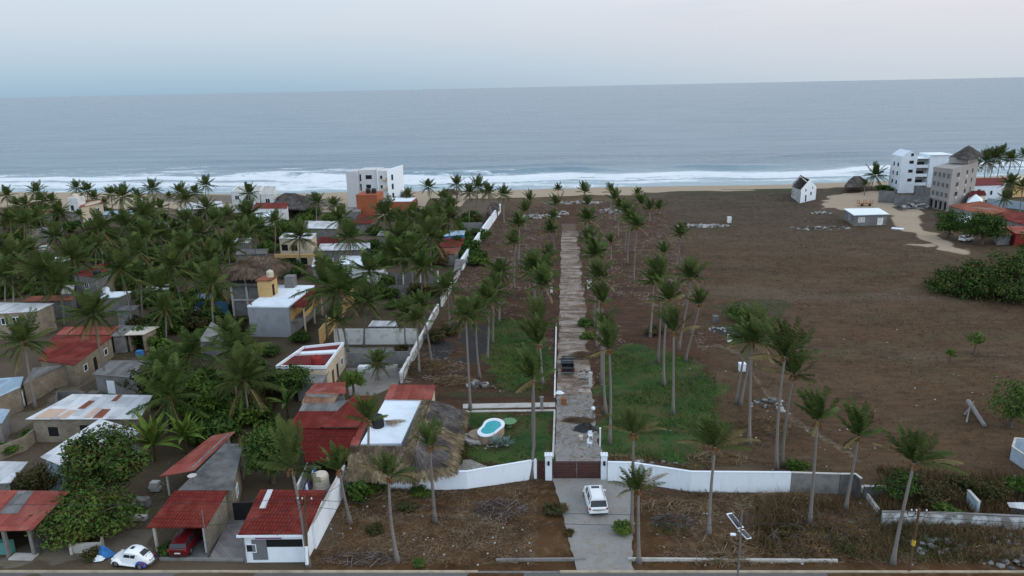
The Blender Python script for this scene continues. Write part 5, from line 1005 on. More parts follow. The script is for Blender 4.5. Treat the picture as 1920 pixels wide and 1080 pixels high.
# bottom left
t, c, poly = bld('workshop', 'open fronted workshop with faded red sheet roof at the left corner', [(-70, 997, 2.9), (60, 994, 2.9), (131, 921, 3.5), (0, 919, 3.5)], CONCD, RREDF, inset=.35, cat='workshop', sides=(1, 2, 3), pitch=.5)
posts(t, [tuple(np.array(poly[1]) - [.15, 0]), tuple(.45 * np.array(poly[0]) + .55 * np.array(poly[1]))], 2.8, .14, CONC)
r0 = [lerp2(c, a_, b_) + np.array([0, 0, .05]) for a_, b_ in ((.30, .4), (.56, .4), (.5, .98), (.28, .98))]; sheet(MB(), r0, .3, .03, .03).build('pale_sheet', RGREY, t)
p = gp(10, 1037); t = thing('fridge', 'teal green metal cabinet standing in the open workshop', 'cabinet', (*p, 0)); TEAL = PLAIN('teal_paint', (.09, .26, .24), .5); MB().box(p[0] - .8, p[1] - .3, .02, p[0] + .8, p[1] + .3, 1.25).build('body', TEAL, t); MB().box(p[0] - .76, p[1] - .335, .08, p[0] + .76, p[1] - .302, 1.2).build('door', TEAL, t)
fence_wall('planter_wall', 'low cement planter wall beside the leafy tree near the rounded white car', [gp(134, 1040), gp(138, 1012), gp(150, 1010)], 1.2, PALEC, .2); fence_wall('planter_wall', 'low cement wall in front of the leafy tree near the rounded white car', [gp(138, 1036), gp(192, 1034), gp(194, 1022)], .95, PALEC, .2)
tarp('blue barrel and sacks piled beside the rounded white car', 196, 1042, .9, 1.0, BLUE, 8, 'sack_pile', 'sacks'); tarp('white sack on the dirt beside the blue sacks', 186, 1050, .55, .5, WHITE, 9, 'sack', 'sack')
bld('shed', 'shed with white metal roof half hidden by trees at the left', [(75, 857, 3.0), (140, 884, 3.0), (266, 808, 3.4), (187, 785, 3.6)], LBLUE, RZINC, inset=.4, cat='shed')
bld('shed', 'low shed with pale white roof at the left edge above the red workshop', [(-80, 912, 2.8), (20, 905, 2.8), (52, 866, 3.0), (-40, 864, 3.0)], CONC, RZINC, inset=.3, cat='shed')
fence_wall('yard_wall', 'pale blue yard wall behind the dark leafy tree', [gp(84, 928), gp(128, 926)], 2.2, LBLUE, .2); fence_wall('yard_wall', 'grey block yard wall under the white metal roof at left', [gp(20, 930), gp(84, 928)], 1.5, CONC, .2)
t, c, poly = bld('warehouse', 'wide low building with white sheet roof patched with orange panels', [(47, 786, 3.2), (262, 786, 3.2), (286, 741, 3.8), (135, 739, 3.8)], BLOCKT, RZINC, inset=.4, cat='building', wins=[(0, .18, .8, 1.2, 1.2, 'open'), (0, .5, .05, 1.6, 2.2, 'open')])
for i, (u0, u1, v0, v1, m_) in enumerate(((.33, .40, .40, .72, RTERR), (.58, .665, .04, .38, RTERR), (.58, .635, .72, .98, RTERR), (.06, .24, .03, .38, MAT('peach_sheet', (.52, .37, .28))), (.27, .35, .03, .34, MAT('peach_sheet', (.52, .37, .28))), (.50, .56, .05, .42, MAT('peach_sheet', (.52, .37, .28))))):
    sheet(MB(), [lerp2(c, a_, b_) + np.array([0, 0, .06]) for a_, b_ in ((u0, v0), (u1, v0), (u1, v1), (u0, v1))], .28, .03, .02).build('roof_panel', m_, t)
fence_wall('yard_wall', 'curved tan yard wall below the white sheet roof at the left', [gp(0, 862), gp(50, 842), gp(76, 820), gp(95, 798)], 1.6, BLOCKT, .25)
bld('shed', 'grey corrugated roof shed with white end wall in the left village', [(172, 702, 2.9), (292, 712, 2.7), (290, 676, 3.1), (206, 676, 3.1)], CONC, RGREY, inset=.3, cat='shed', wins=[(0, .25, .1, 1.2, 1.9, 'door', None, WHITE)])
fence_wall('yard_wall', 'grey block wall with railing left of the grey roofed shed', [gp(108, 765), gp(110, 752), gp(160, 752)], 1.4, BLOCKG, .2)
bld('house', 'house with bright red sheet roof beside the leaning left palm', [(72, 676, 3.3), (139, 685, 3.3), (212, 630, 3.3), (100, 631, 3.6)], BLOCKT, RREDM, inset=.25, rows=2, wins=[(1, .5, .1, 1, 2, 'open'), (1, .25, 1.2, 1, .9), (1, .8, 1.2, 1, .9)])
bld('house', 'small house with dull red roof right behind the bright red roof', [(104, 628, 3.0), (206, 628, 3.0), (224, 612, 3.4), (122, 613, 3.4)], BLOCKT, RREDF, inset=.3)
bld('shed', 'narrow shed with cream flat roof right of the red roofs', [(233, 628, 3.0), (269, 627, 3.0), (299, 612, 3.2), (253, 613, 3.2)], BLOCKT, MAT('cream_sheet', (.58, .52, .43)), 'slab', inset=.35, cat='shed', sides=(1, 2, 3), th=.1)
bld('shed', 'shed with dark grey roof between red roof and cream roof', [(207, 631, 2.9), (233, 630, 2.9), (262, 611, 3.1), (222, 610, 3.1)], CONC, RGREY, inset=.3, cat='shed')
bld('block_house', 'tan and grey block building with pale sheet roof at the left edge', [(-40, 590, 4.6), (67, 584, 4.6), (101, 569, 4.8), (0, 567, 4.8)], BLOCKT, RZINC, inset=.15, wins=[(0, .42, 2.6, 1.1, 1.1), (0, .62, 2.6, 1.1, 1.1)])
bld('shed', 'rusty roofed shed behind the tan block building', [(40, 566, 3.4), (135, 563, 3.4), (140, 553, 3.6), (60, 555, 3.6)], BLOCKG, RTERR, inset=.3, cat='shed')
bld('row_house', 'row house with pale blue sheet roof along the left alley', [(-30, 756, 3.2), (38, 726, 3.2), (44, 706, 3.2), (-30, 712, 3.2)], BLOCKT, RBLUE, inset=.15, wins=[(1, .4, .1, .9, 2, 'door', None, WHITE)])
bld('row_house', 'row house with grey lean-to roof and doors on the alley', [(42, 722, 3.0), (100, 694, 2.8), (128, 683, 3.0), (62, 690, 3.2)], BLOCKT, RGREY, inset=.2)
fence_wall('alley_wall', 'white patched wall along the left alley', [gp(38, 762), gp(64, 744)], 1.9, WHITEB, .2)
for lb, q0, q1, m_ in (('blue metal door in the wall of the left alley', (90, 736), (107, 726), BLUE), ('white metal door in the wall of the left alley', (65, 744), (84, 735), WHITEW)):
    a_, b_ = np.array(gp(*q0)), np.array(gp(*q1)); d_ = (b_ - a_); L_ = np.linalg.norm(d_); d_ /= L_; t = thing('alley_door', lb, 'door', (*a_, 0)); nn = np.array([d_[1], -d_[0]])
    MB().obox(a_, d_, nn, .1, L_ - .1, -.05, .05, .05, 2.2).build('leaf', m_, t); MB().obox(a_, d_, nn, 0, .1, -.08, .08, 0, 2.3).obox(a_, d_, nn, L_ - .1, L_, -.08, .08, 0, 2.3).obox(a_, d_, nn, .1, L_ - .1, -.08, .08, 2.202, 2.3).build('frame', PALEC, t)
fence_wall('alley_wall', 'tan block wall beside the blue door on the alley', [gp(107, 726), gp(136, 708), gp(208, 660)], 2.1, BLOCKT, .2)
bld('shed', 'small pale blue roof at the left edge below the row house', [(-30, 800, 2.6), (4, 793, 2.6), (19, 768, 2.7), (-20, 764, 2.7)], CONC, RBLUE, inset=.2, cat='shed')
bld('house', 'grey house with red hipped roof and black tank far left', [(136, 514, 6.2), (178, 520, 6.2), (211, 500, 6.4), (190, 494, 6.8)], CONC, RREDM, inset=.15, wins=[(0, .55, 3.6, 1.1, 1.2), (0, .3, .8, 1.1, 1.2)])
bld('annex', 'low grey annex with white slab below the red hipped roof', [(188, 558, 3.2), (222, 557, 3.2), (246, 546, 3.2), (205, 547, 3.2)], CONC, RWHITE, 'slab', inset=.15, cat='annex'); bld('annex', 'grey stair block left of the house with red hipped roof', [(113, 551, 4.2), (136, 549, 4.2), (140, 534, 4.2), (120, 535, 4.2)], CONC, PALEC, 'slab', inset=.05, cat='annex')
tank('black water tank on the grey house with red hipped roof', G(183, 518, 6.25), .7, 1.3, BLACKP, 6.25); tank('white water tank on the low grey annex', G(200, 549, 3.21), .6, 1.1, WHITE, 3.21)
fence_wall('mural_wall', 'blue painted wall with white lettering behind dark shrubs', [gp(340, 592), gp(430, 590)], 2.6, MAT('mural_blue', (.055, .13, .22), (.035, .09, .16)), .2)
_a, _b = np.array(gp(345, 592)), np.array(gp(428, 590)); _d = (_b - _a) / np.linalg.norm(_b - _a); _n = np.array([_d[1], -_d[0]]); mb = MB(); _r = random.Random(4); _x = 1.6
while _x < np.linalg.norm(_b - _a) - 1.2:                                   # illegible white hand lettering
    w_ = _r.uniform(.35, .6); z0 = _r.uniform(.9, 1.1); P_ = lambda s, z: (*(_a + _d * s + _n * .125), z)
    mb.tube([P_(_x, z0), P_(_x + w_ * .3, z0 + _r.uniform(.5, .8)), P_(_x + w_ * .6, z0 + .1), P_(_x + w_, z0 + _r.uniform(.4, .8))], .05, 4); _x += w_ + .22
tag(mb.build('painted_lettering', WHITE, None, (*_a, 0)), 'white hand painted lettering on the blue wall', 'lettering')
bld('flat_house', 'grey house with flat concrete slab roof below the thatched tower', [(372, 640, 3.2), (436, 638, 3.2), (442, 604, 3.2), (396, 604, 3.2)], BLOCKG, CONC, 'slab', inset=.2)
# thatched tower
P0, P1 = G(431, 532, 6.2), G(489, 532, 6.2); D_ = 7.5
t = thing('thatched_tower', 'unfinished two storey concrete frame house with brown thatched top', 'house', (*((P0 + P1) / 2)[:2], 0)); x0, x1, y0, y1 = P0[0], P1[0], P0[1], P0[1] + D_
MB().box(x0 + .25, y0 + .25, 0, x1 - .25, y1 - .25, 5.95).build('wall', BLOCKG, t); MB().box(x0 - .5, y0 - .5, 5.96, x1 + .3, y1 + .3, 6.2).build('slab', CONC, t)
for xx in np.linspace(x0 + .1, x1 - .1, 3): MB().box(xx - .18, y0 + .02, 0, xx + .18, y0 + .24, 5.955).build('column', PALEC, t)
MB().box(x0 + .28, y0 + .10, 2.9, x1 - .28, y0 + .245, 3.2).build('beam', PALEC, t)
for xx in (x0, (x0 + x1) / 2, x1): MB().box(xx - .15, y0 - .1, 6.203, xx + .15, y0 + .2, 7.9).build('post', CONC, t)
for xx, yy in ((x0 + .6, y1 - .3), (x1 - .3, y1 - .3), (x1 + 1.5, y0 + 1)): MB().box(xx - .12, yy - .12, 6.203, xx + .12, yy + .12, 8.3).build('post', WOODD, t)
e0, e1, e2, e3 = [np.array(q) for q in ((x0 - 1.2, y0 - .4, 7.7), (x1 + 2.6, y0 - .2, 7.9), (x1 + 2.8, y1 + .8, 7.9), (x0 - .9, y1 + .8, 7.8))]; r1, r2 = np.array([x0 + 1.9, y0 + D_ * .52, 10.6]), np.array([x1 + .3, y0 + D_ * .55, 10.3])
thatch(t, [[e0, e1, r2, r1], [e1, e2, r2, r2 + [.01, .01, 0]], [e2, e3, r1, r2], [e3, e0, r1, r1 + [.01, .01, 0]]], (THB,), 40, .9)
# white roof house with stair box
t, c, poly = bld('flat_house', 'grey plastered house with white flat roof and yellow stair box', [(463, 574, 5.4), (541, 575, 5.4), (590, 535, 5.4), (519, 534, 5.4)], MAT('grey_plaster', (.30, .315, .33), (.22, .225, .23), sc=.6), RWHITE, 'slab', inset=.06, th=.22)
s0, s1 = G(485, 557, 5.41), G(510, 557, 5.41); MB().box(s0[0], s0[1], 5.405, s1[0], s0[1] + 3.0, 8.3).build('stair_box', YELLOW, t); MB().box(s0[0] - .2, s0[1] - .2, 8.303, s1[0] + .25, s0[1] + 3.2, 8.5).build('stair_box_roof', RTERR, t); MB().box(s1[0] + .003, s0[1] + .5, 5.5, s1[0] + .03, s0[1] + 1.4, 7.5).build('stair_door', DARK, t)
w0, w1 = G(534, 540, 5.41), G(551, 540, 5.41); MB().box(w0[0], w0[1], 5.405, w1[0], w0[1] + 1.9, 7.5).build('tank_shelter', BLOCKG, t)
aw = corners([(544, 573, 5.2), (570, 577, 4.7), (606, 543, 4.7), (588, 533, 5.2)]); sheet(MB(), aw, .3, .03, .05).build('awning', RREDD, t)
b0, b1, b2 = aw[1], aw[2], aw[0]; MB().prism([tuple(poly[1] + [.05, .2]), tuple(b0[:2] - [.3, -.3]), tuple(b1[:2] - [.3, .3]), tuple(poly[2] + [.05, -.2])], 2.5, 2.7).build('balcony_floor', CONC, t)
d_ = (b1 - b0)[:2]; Lb = np.linalg.norm(d_); d_ /= Lb; nb = np.array([d_[1], -d_[0]])
MB().obox(b0[:2] - [.3, -.3], d_, nb, .1, Lb - .6, -.12, 0, 2.703, 3.5).build('balcony_wall', YELLOW, t); posts(t, [tuple(b0[:2] + d_ * s - nb * .25) for s in (.5, Lb * .5, Lb - 1)], 4.6, .12, CREAM, 'balcony_post')
MB().prism([tuple(poly[1] + [.03, .4]), tuple(poly[1] + [.06, .4]), tuple(poly[2] + [.06, -.4]), tuple(poly[2] + [.03, -.4])], 2.71, 4.6).build('inner_wall', YELLOW, t)
tank('cream ribbed water tank on the yellow stair box', (s1[0] - .75, s0[1] + 2.0), .62, 1.25, TAN, 8.502)
fence_wall('yellow_wall', 'long ochre yellow wall running back from the maroon roofed house', [gp(601, 648), gp(628, 612), gp(664, 566)], 2.7, YELLOW, .25)
t, c, poly = bld('flat_house', 'house with maroon flat roof framed by white parapets', [(517, 690, 3.6), (611, 691, 3.6), (645, 645, 3.6), (569, 653, 3.6)], CREAM, MAROON, 'slab', inset=0, parapet=.35, pmat=WHITE, wins=[(1, .3, .1, .9, 2.1, 'door'), (1, .55, .1, .9, 2.1, 'open'), (1, .8, 1.1, 1, 1)])
q = [lerp2(c, a_, b_) for a_, b_ in ((.0, .60), (.0, .72), (1, .70), (1, .58))]; MB().prism([p_[:2] for p_ in q], 3.604, 3.85).build('roof_beam', WHITE, t)
tank('dull red water tank on the maroon flat roof', G(594, 684, 3.61), .75, 1.35, REDP, 3.61)
bld('annex', 'low grey annex in front of the maroon flat roof', [(555, 718, 2.7), (604, 718, 2.7), (618, 694, 2.7), (568, 694, 2.7)], CONC, CONC, 'slab', inset=.1, cat='annex')
fence_wall('yard_wall', 'white yard wall crossing behind the courtyard palm', [gp(628, 645), gp(783, 645)], 2.6, WHITEW, .25); fence_wall('yard_wall', 'grey block wall at the back of the courtyard with the short palm', [gp(652, 688), gp(770, 686)], 2.3, BLOCKG, .2)
# red roofed block left of the estate house
bld('house', 'red sheet roof house wing nearest the white flat roof', [(600, 801, 3.5), (672, 800, 3.5), (703, 742, 3.7), (662, 742, 3.7)], CONC, RREDM, inset=.3)
bld('house', 'red sheet roof house wing left behind the banana plants', [(537, 803, 3.3), (599.5, 803, 3.3), (640, 771, 3.6), (561, 771, 3.6)], CONC, RREDM, inset=.3)
bld('house', 'darker red tile pattern roof in front of the red wings', [(572, 866, 2.6), (648, 866, 2.6), (672, 802, 3.2), (557, 805, 3.2)], CONC, RTILED, inset=.8, rows=8, sides=(2, 3), cat='house')
bld('shed', 'strip of grey fibre sheet roof behind the red wings', [(560, 771, 3.1), (632, 771, 3.1), (655, 750, 3.4), (567, 757, 3.4)], CONC, RGREY, inset=.3, cat='shed')
bld('house', 'small mottled clay tile roof behind the grey strip', [(565, 757, 3.3), (625, 757, 3.3), (636, 737, 4.3), (574, 736, 4.3)], CONC, ROOFM('old_tile', (.33, .16, .10), (.13, .085, .06), .5, pale=(.42, .30, .22)), inset=.3, rows=9, pitch=.26)
bld('house', 'plain red roof slope rising behind the clay tiles', [(574, 736, 4.25), (648, 738, 3.9), (648, 716, 3.3), (590, 719, 3.3)], CONC, RREDF, inset=.3)
bld('shed', 'faded pink roof strip between red tiles and white flat roof', [(656, 836, 3.0), (672, 836, 3.0), (694, 780, 3.1), (672, 782, 3.1)], CONC, RREDF, inset=.2, cat='shed')
t = thing('tank_stand', 'cement stand under the cream water tank in the wash yard', 'stand', (*gp(604, 926), 0)); p = gp(604, 924); MB().box(p[0] - .9, p[1] - .7, 0, p[0] + .9, p[1] + .7, .6).build('block', CONC, t)
tank('large cream ribbed water tank in the wash yard by the shop', p, .8, 1.75, TAN, .603)
cl0, cl1 = G(566, 926, 1.9), G(592, 868, 2.1); t = thing('clothes_line', 'line of blue and white washing beside the cream tank', 'washing', (cl0[0], cl0[1], 0)); MB().tube([cl0, cl1], .015, 4).build('line', BLACKP, t)
for s in (0, 1): q = (cl0, cl1)[s]; MB().tube([(q[0], q[1], -.1), (q[0], q[1], q[2])], .04, 5).build('post', STEEL, t)
for i, m_ in enumerate((BLUE, WHITE, CARD, REDP, WHITE, BLUE)):
    a = cl0 + (cl1 - cl0) * (.1 + .14 * i); b = cl0 + (cl1 - cl0) * (.2 + .14 * i); e = np.array([.03, .02, 0]); mb = MB(); mb.hexa([a - [0, 0, 1.0] + e * 2, b - [0, 0, 1.0] + e * 2, b - [0, 0, 1.0] + e * 3, a - [0, 0, 1.0] + e * 3, a, b, b + e, a + e]); mb.build('garment', m_, t)
fence_wall('yard_wall', 'white wash yard wall left of the cream tank', [gp(560, 930), gp(582, 880)], 1.3, WHITEW, .2)
tank('black water tank among bushes left of the red wings', G(494, 803, 2.2), .8, 1.3, BLACKP, 0)
# middle village
bld('house', 'two storey house with yellow band and pillared balcony', [(522, 447, 6.4), (584, 448, 6.4), (594, 437, 6.4), (532, 437, 6.4)], CREAM, RZINC, inset=.15, wins=[(0, .15, 3.4, 1.6, 1.5, 'open'), (0, .45, 3.4, 1.6, 1.5, 'open'), (0, .3, .2, 3.0, 2.0, 'open'), (0, .7, .2, 2, 2.0, 'open')])
_a0 = G(523, 478, 2.9); MB_ = MB().box(_a0[0] - .6, _a0[1] - 1.4, 2.5, _a0[0] + 10.0, _a0[1] - .9, 3.3); t = C.objects[-1] if False else None
tag(MB_.build('balcony_front', YELLOW, None, (_a0[0], _a0[1], 0)), 'ochre yellow balcony front of the pillared two storey house', 'balcony')
bld('shed', 'pale metal roof between palms left of the maroon porch roof', [(567, 428, 3.6), (632, 429, 3.6), (636, 415, 4.0), (572, 414, 4.0)], CONC, RZINC, inset=.3, cat='shed')
bld('house', 'small house with dull brown red roof amid the middle palms', [(594, 458, 3.4), (636, 457, 3.4), (635, 444, 4.0), (600, 444, 4.0)], CONC, RREDD, inset=.3)
bld('shed', 'long white metal roof above a grey wall in the middle village', [(595, 470, 3.6), (694, 468, 3.6), (694, 455, 4.0), (600, 457, 4.0)], BLOCKG, RZINC, inset=.3, cat='shed')
t, c, poly = bld('flat_house', 'white house with pale slab roof and slanted parapet in mid village', [(632, 496, 5.0), (698, 496, 5.0), (708, 480, 5.0), (640, 479, 5.0)], WHITEW, RWHITE, 'slab', inset=.08, wins=[(0, .3, 1.2, 1.3, 1.2), (1, .4, 2.9, 1.2, 1.0), (0, .75, 1.2, 1.3, 1.2)])
bld('annex', 'white annex with low sloping roof right of the pale slab house', [(700, 527, 2.7), (728, 513, 2.7), (722, 503, 3.6), (697, 512, 3.6)], WHITEW, RZINC, inset=.2, cat='annex')
bld('shed', 'grey shed roof left of the pale slab house', [(584, 500, 3.4), (624, 500, 3.4), (626, 483, 3.7), (588, 483, 3.7)], CONC, RZINC, inset=.2, cat='shed')
tank('black water tank beside the pale slab house', G(690, 478, 5.01), .65, 1.5, BLACKP, 5.01)
fence_wall('yard_wall', 'grey wall with pale columns behind the pale slab house', [gp(724, 534), gp(822, 531)], 2.6, BLOCKG, .2, pil=4.2, pmat=WHITEW); fence_wall('yard_wall', 'plain grey wall in front of the columned wall', [gp(712, 556), gp(770, 555)], 2.2, CONC, .2)
fence_wall('yard_wall', 'long grey wall among palms near the white sea wall', [gp(820, 434), gp(905, 432)], 2.4, CONC, .2)
bld('house', 'house with red roof near the white sea wall', [(822, 464, 3.4), (864, 462, 3.4), (872, 446, 4.0), (830, 447, 4.0)], CONC, RREDM, inset=.3); bld('shed', 'rusty brown roof just below the red roof near the sea wall', [(816, 477, 2.8), (854, 476, 2.8), (862, 465, 3.2), (822, 466, 3.2)], CONC, RTERR, inset=.3, cat='shed')
bld('shed', 'pale blue sheet roof near the white sea wall', [(831, 443, 3.2), (870, 440, 3.2), (873, 432, 3.5), (843, 433, 3.5)], BLUE, RBLUE, inset=.3, cat='shed')
bld('lean_to', 'slanting dark grey tin roof against the white sea wall', [(850, 510, 2.4), (866, 500, 2.4), (877, 486, 2.6), (854, 486, 2.6)], None, RGREY, cat='lean-to')
# far village and beach front
bld('house', 'cream beach house with terracotta roof and pale turret', [(150, 389, 5.8), (194, 381, 5.8), (191, 375, 6.6), (153, 375, 6.6)], CREAM, RTERR, inset=.2, wins=[(0, .7, 3.2, 1.6, 1.3), (0, .3, .8, 1.2, 1.2)])
p0, p1 = G(134, 421, 0), G(152, 421, 0); t = thing('turret', 'pale turret with white dome cap beside the terracotta roof', 'turret', (*((p0 + p1) / 2)[:2], 0)); MB().box(p0[0], p0[1], 0, p1[0], p0[1] + 4, 8.6).build('wall', WHITEW, t); MB().lathe((*((p0 + p1) / 2 + [0, 2, 8.603]),), [(1.0, 0), (1.0, .4), (.7, .9), (.2, 1.2)], 14).build('dome', TAN, t); MB().box(p0[0] + .8, p0[1] - .03, 4.5, p0[0] + 1.8, p0[1] - .002, 6.2).build('window', GLASS, t)
bld('annex', 'grey side wing left of the pale turret', [(124, 398, 4.2), (140, 398, 4.2), (140, 386, 4.2), (126, 386, 4.2)], CONC, CONC, 'slab', inset=.05, cat='annex')
bld('house', 'pale two storey beach house with dark windows and black tanks', [(433, 361, 7.0), (486, 362, 7.0), (492, 350, 7.0), (446, 350, 7.0)], WHITEW, PALEC, 'slab', inset=.05, parapet=.4, wins=[(0, .2, 4.6, 1.6, 1.4), (0, .6, 4.6, 1.6, 1.4), (0, .3, 1.4, 1.8, 1.5), (0, .75, 1.4, 1.6, 1.5), (1, .5, 4.6, 1.4, 1.4)])
bld('house', 'white beach house wing with railing right of the black tanks', [(488, 366, 6.0), (514, 366, 6.0), (518, 351, 6.0), (494, 351, 6.0)], WHITEW, PALEC, 'slab', inset=.05, parapet=.5, wins=[(0, .5, 3.4, 1.5, 1.4), (1, .5, 3.4, 2, 1.4)])
for i, x in enumerate((463, 470)): tank('black water tank on the pale beach house, %s of the pair' % ('left' if i == 0 else 'right'), G(x, 353, 7.01), .6, 1.4, BLACKP, 7.01, 'black tanks on the pale beach house')
bld('house', 'low grey house with pale metal roof behind tall left palms', [(333, 394, 4.4), (418, 388, 4.4), (416, 377, 4.8), (356, 379, 4.8)], CONC, RZINC, inset=.3, wins=[(0, .7, 1.5, 1.4, 1.4), (0, .4, 1.5, 1.4, 1.4)])
bld('house', 'white walled house with red roof beside the grey palapa', [(474, 391, 4.4), (538, 391, 4.4), (541, 380, 5.2), (480, 380, 5.2)], WHITEW, RREDM, inset=.3); bld('annex', 'white slab annex below the red roof by the grey palapa', [(468, 406, 3.0), (522, 405, 3.0), (526, 394, 3.0), (474, 394, 3.0)], WHITEW, RWHITE, 'slab', inset=.1, cat='annex')
def palapa(label, q, ze, zr, mats, post=True, name='palapa'):
    cs_ = [G(a_, b_, ze) for a_, b_ in q]; cen = sum(cs_) / 4; t = thing(name, label, 'thatched hut', (cen[0], cen[1], 0)); r1 = cen * .75 + (cs_[0] + cs_[3]) / 2 * .25; r2 = cen * .75 + (cs_[1] + cs_[2]) / 2 * .25; r1, r2 = np.array([*r1[:2], zr]), np.array([*r2[:2], zr])
    thatch(t, [[cs_[0], cs_[1], r2, r1], [cs_[1], cs_[2], r2, r2 + [.01, .01, 0]], [cs_[2], cs_[3], r1, r2], [cs_[3], cs_[0], r1, r1 + [.01, .01, 0]]], mats, 16, .9, w=.11)
    if post: posts(t, [tuple((cs_[i] * .85 + cen * .15)[:2]) for i in range(4)], ze + .05, .13, WOODD)
    return t
palapa('large grey thatched palapa on the sand left of the white apartment block', [(506, 388), (572, 392), (584, 372), (520, 370)], 3.2, 6.5, (THG,)); palapa('small grey thatched hut beside the large palapa', [(560, 382), (594, 383), (598, 372), (570, 371)], 3.0, 5.2, (THG,))
palapa('dark thatched beach hut left of the large palapa', [(470, 380), (508, 378), (512, 370), (478, 370)], 3, 5, (THG,))
palapa('brown thatched beach shelter left of the slim seaside palm', [(823, 366), (858, 365), (860, 358), (828, 358)], 2.8, 4.2, (THB,)); palapa('tan thatched hut between palms right of the orange house', [(790, 402), (828, 400), (832, 384), (800, 383)], 3.0, 6.4, (THB,)); palapa('pale thatched hut right of the white apartment block', [(752, 378), (768, 378), (770, 366), (756, 366)], 2.6, 5.5, (THB,)); palapa('dark thatched hut at the seaward end of the white wall', [(912, 396), (934, 394), (936, 384), (918, 385)], 2.6, 4.4, (THG,))
# white apartment block on the beach
q0, q1 = G(655, 390), G(746, 391); t = thing('apartment_block', 'tall white apartment block standing on the beach beyond the village', 'apartment block', (*((q0 + q1) / 2)[:2], 0)); y = q0[1]; xa, xb = q0[0], q1[0]; w = xb - xa
X = lambda f: xa + w * f
MB().box(X(0), y - 1.0, 0, X(.22), y + 8, 12.9).build('stair_tower', MAT('shell_shade', (.54, .54, .55)), t); MB().box(X(.225), y + .8, 0, X(.62), y + 9, 13.2).build('wall', MAT('shell_shade2', (.60, .60, .60)), t)  # white front walls greyed in colour to stand for their shaded side
MB().prism([(X(.625), y + .2), (X(.80), y + .2), (X(.80), y + 9), (X(.625), y + 9)], 0, [12.9, 12.9, 12.9, 12.9]).build('wall', MAT('shell_half_shade', (.66, .64, .62)), t); MB().prism([(X(.803), y - .6), (X(1), y + 2.2), (X(1), y + 10), (X(.803), y + 9)], 0, [13.0, 13.9, 13.9, 13]).build('wall', WHITE, t)  # front wall half toned down for shade, sunlit end wall left full white
MB().box(X(.59), y + .3, 0, X(.622), y + .79, 13.9).build('fin', WHITE, t)
def win(t, x, yy, z, w_, h, m_=GLASS): o = MB().box(x - .06, yy - .06, z - .06, x + w_ + .06, yy - .001, z + h + .06).build('window', WHITEW, t); MB().box(x, yy - .075, z, x + w_, yy - .061, z + h).build('pane', m_, o)
for z in (3.0, 6.5, 9.8): win(t, X(.24), y + .8, z - .5, .55, 2.4); win(t, X(.36), y + .8, z + .2, 2.2 if z > 9 else 1.7, 1.4); win(t, X(.655), y + .2, z + .3, .8, 1.1)
for z in (3.2, 6.4, 9.6): MB().obox((X(.803), y - .6), np.array([X(.197) - X(0), 2.8]) / np.hypot(X(.197) - X(0), 2.8), np.array([2.8, -(X(.197) - X(0))]) / np.hypot(X(.197) - X(0), 2.8), 1.6, 2.3, .001, .06, z, z + 1.9).build('window', GLASS, t)
for z in (3.2, 6.4, 9.6): MB().box(X(.70), y - .55, z, X(.775), y + .199, z + .9).build('balcony', CREAM, t)
for i in range(2): pass
# orange house
q0, q1 = G(712, 407), G(779, 402); t = thing('orange_house', 'orange house with flat white roof in front of the white apartment block', 'house', (*((q0 + q1) / 2)[:2], 0)); y = q0[1]
MB().box(q0[0], y, 0, q1[0], y + 9, 4.9).build('wall', ORANGE, t); MB().box(q0[0] + .3, y + .3, 4.903, q1[0] - .3, y + 8.7, 5.05).build('roof', RWHITE, t)
k0 = G(677, 405); MB().box(k0[0], y - 2, 0, q0[0] - .003, y + 7, 7.6).build('tower', ORANGE, t); MB().box(q0[0], y - 2.2, 0, q0[0] + 4, y - .003, 3.4).build('porch', CREAM, t); MB().box(q0[0] - .2, y - 2.4, 3.403, q0[0] + 4.2, y - .003, 3.6).build('porch_roof', RTERR, t)
for i in range(3): MB().box(q0[0] + 6 + i * 3, y - .03, 1.5, q0[0] + 7.2 + i * 3, y - .001, 2.8).build('window', GLASS, t)
for i in range(2): tank('black water tank on the orange tower, %s of the pair' % ('left', 'right')[i], (k0[0] + 3.2 + 1.9 * i, y + 1.5), .8, 1.6, BLACKP, 7.603, 'black tanks on the orange tower')
bld('porch', 'maroon porch roof in front of the orange house', [(660, 420, 3.2), (698, 419, 3.2), (702, 404, 3.8), (672, 402, 3.8)], CONC, RREDD, inset=.5, cat='porch'); bld('annex', 'grey annex left of the orange tower', [(648, 396, 3.0), (676, 397, 3.0), (677, 388, 3.0), (652, 388, 3.0)], CONC, CONC, 'slab', inset=.1, cat='annex')
p = gp(678, 436); t = thing('garden_lamp', 'slim white lamp post before the maroon porch', 'lamp post', (*p, 0)); MB().lathe((*p, 0), [(.3, 0), (.22, .3), (.2, 2.6)], 10).build('post', WHITE, t); MB().lump((*p, 2.95), .4, 2, 0, 2, 0).build('globe', WHITE, t, smooth=True)
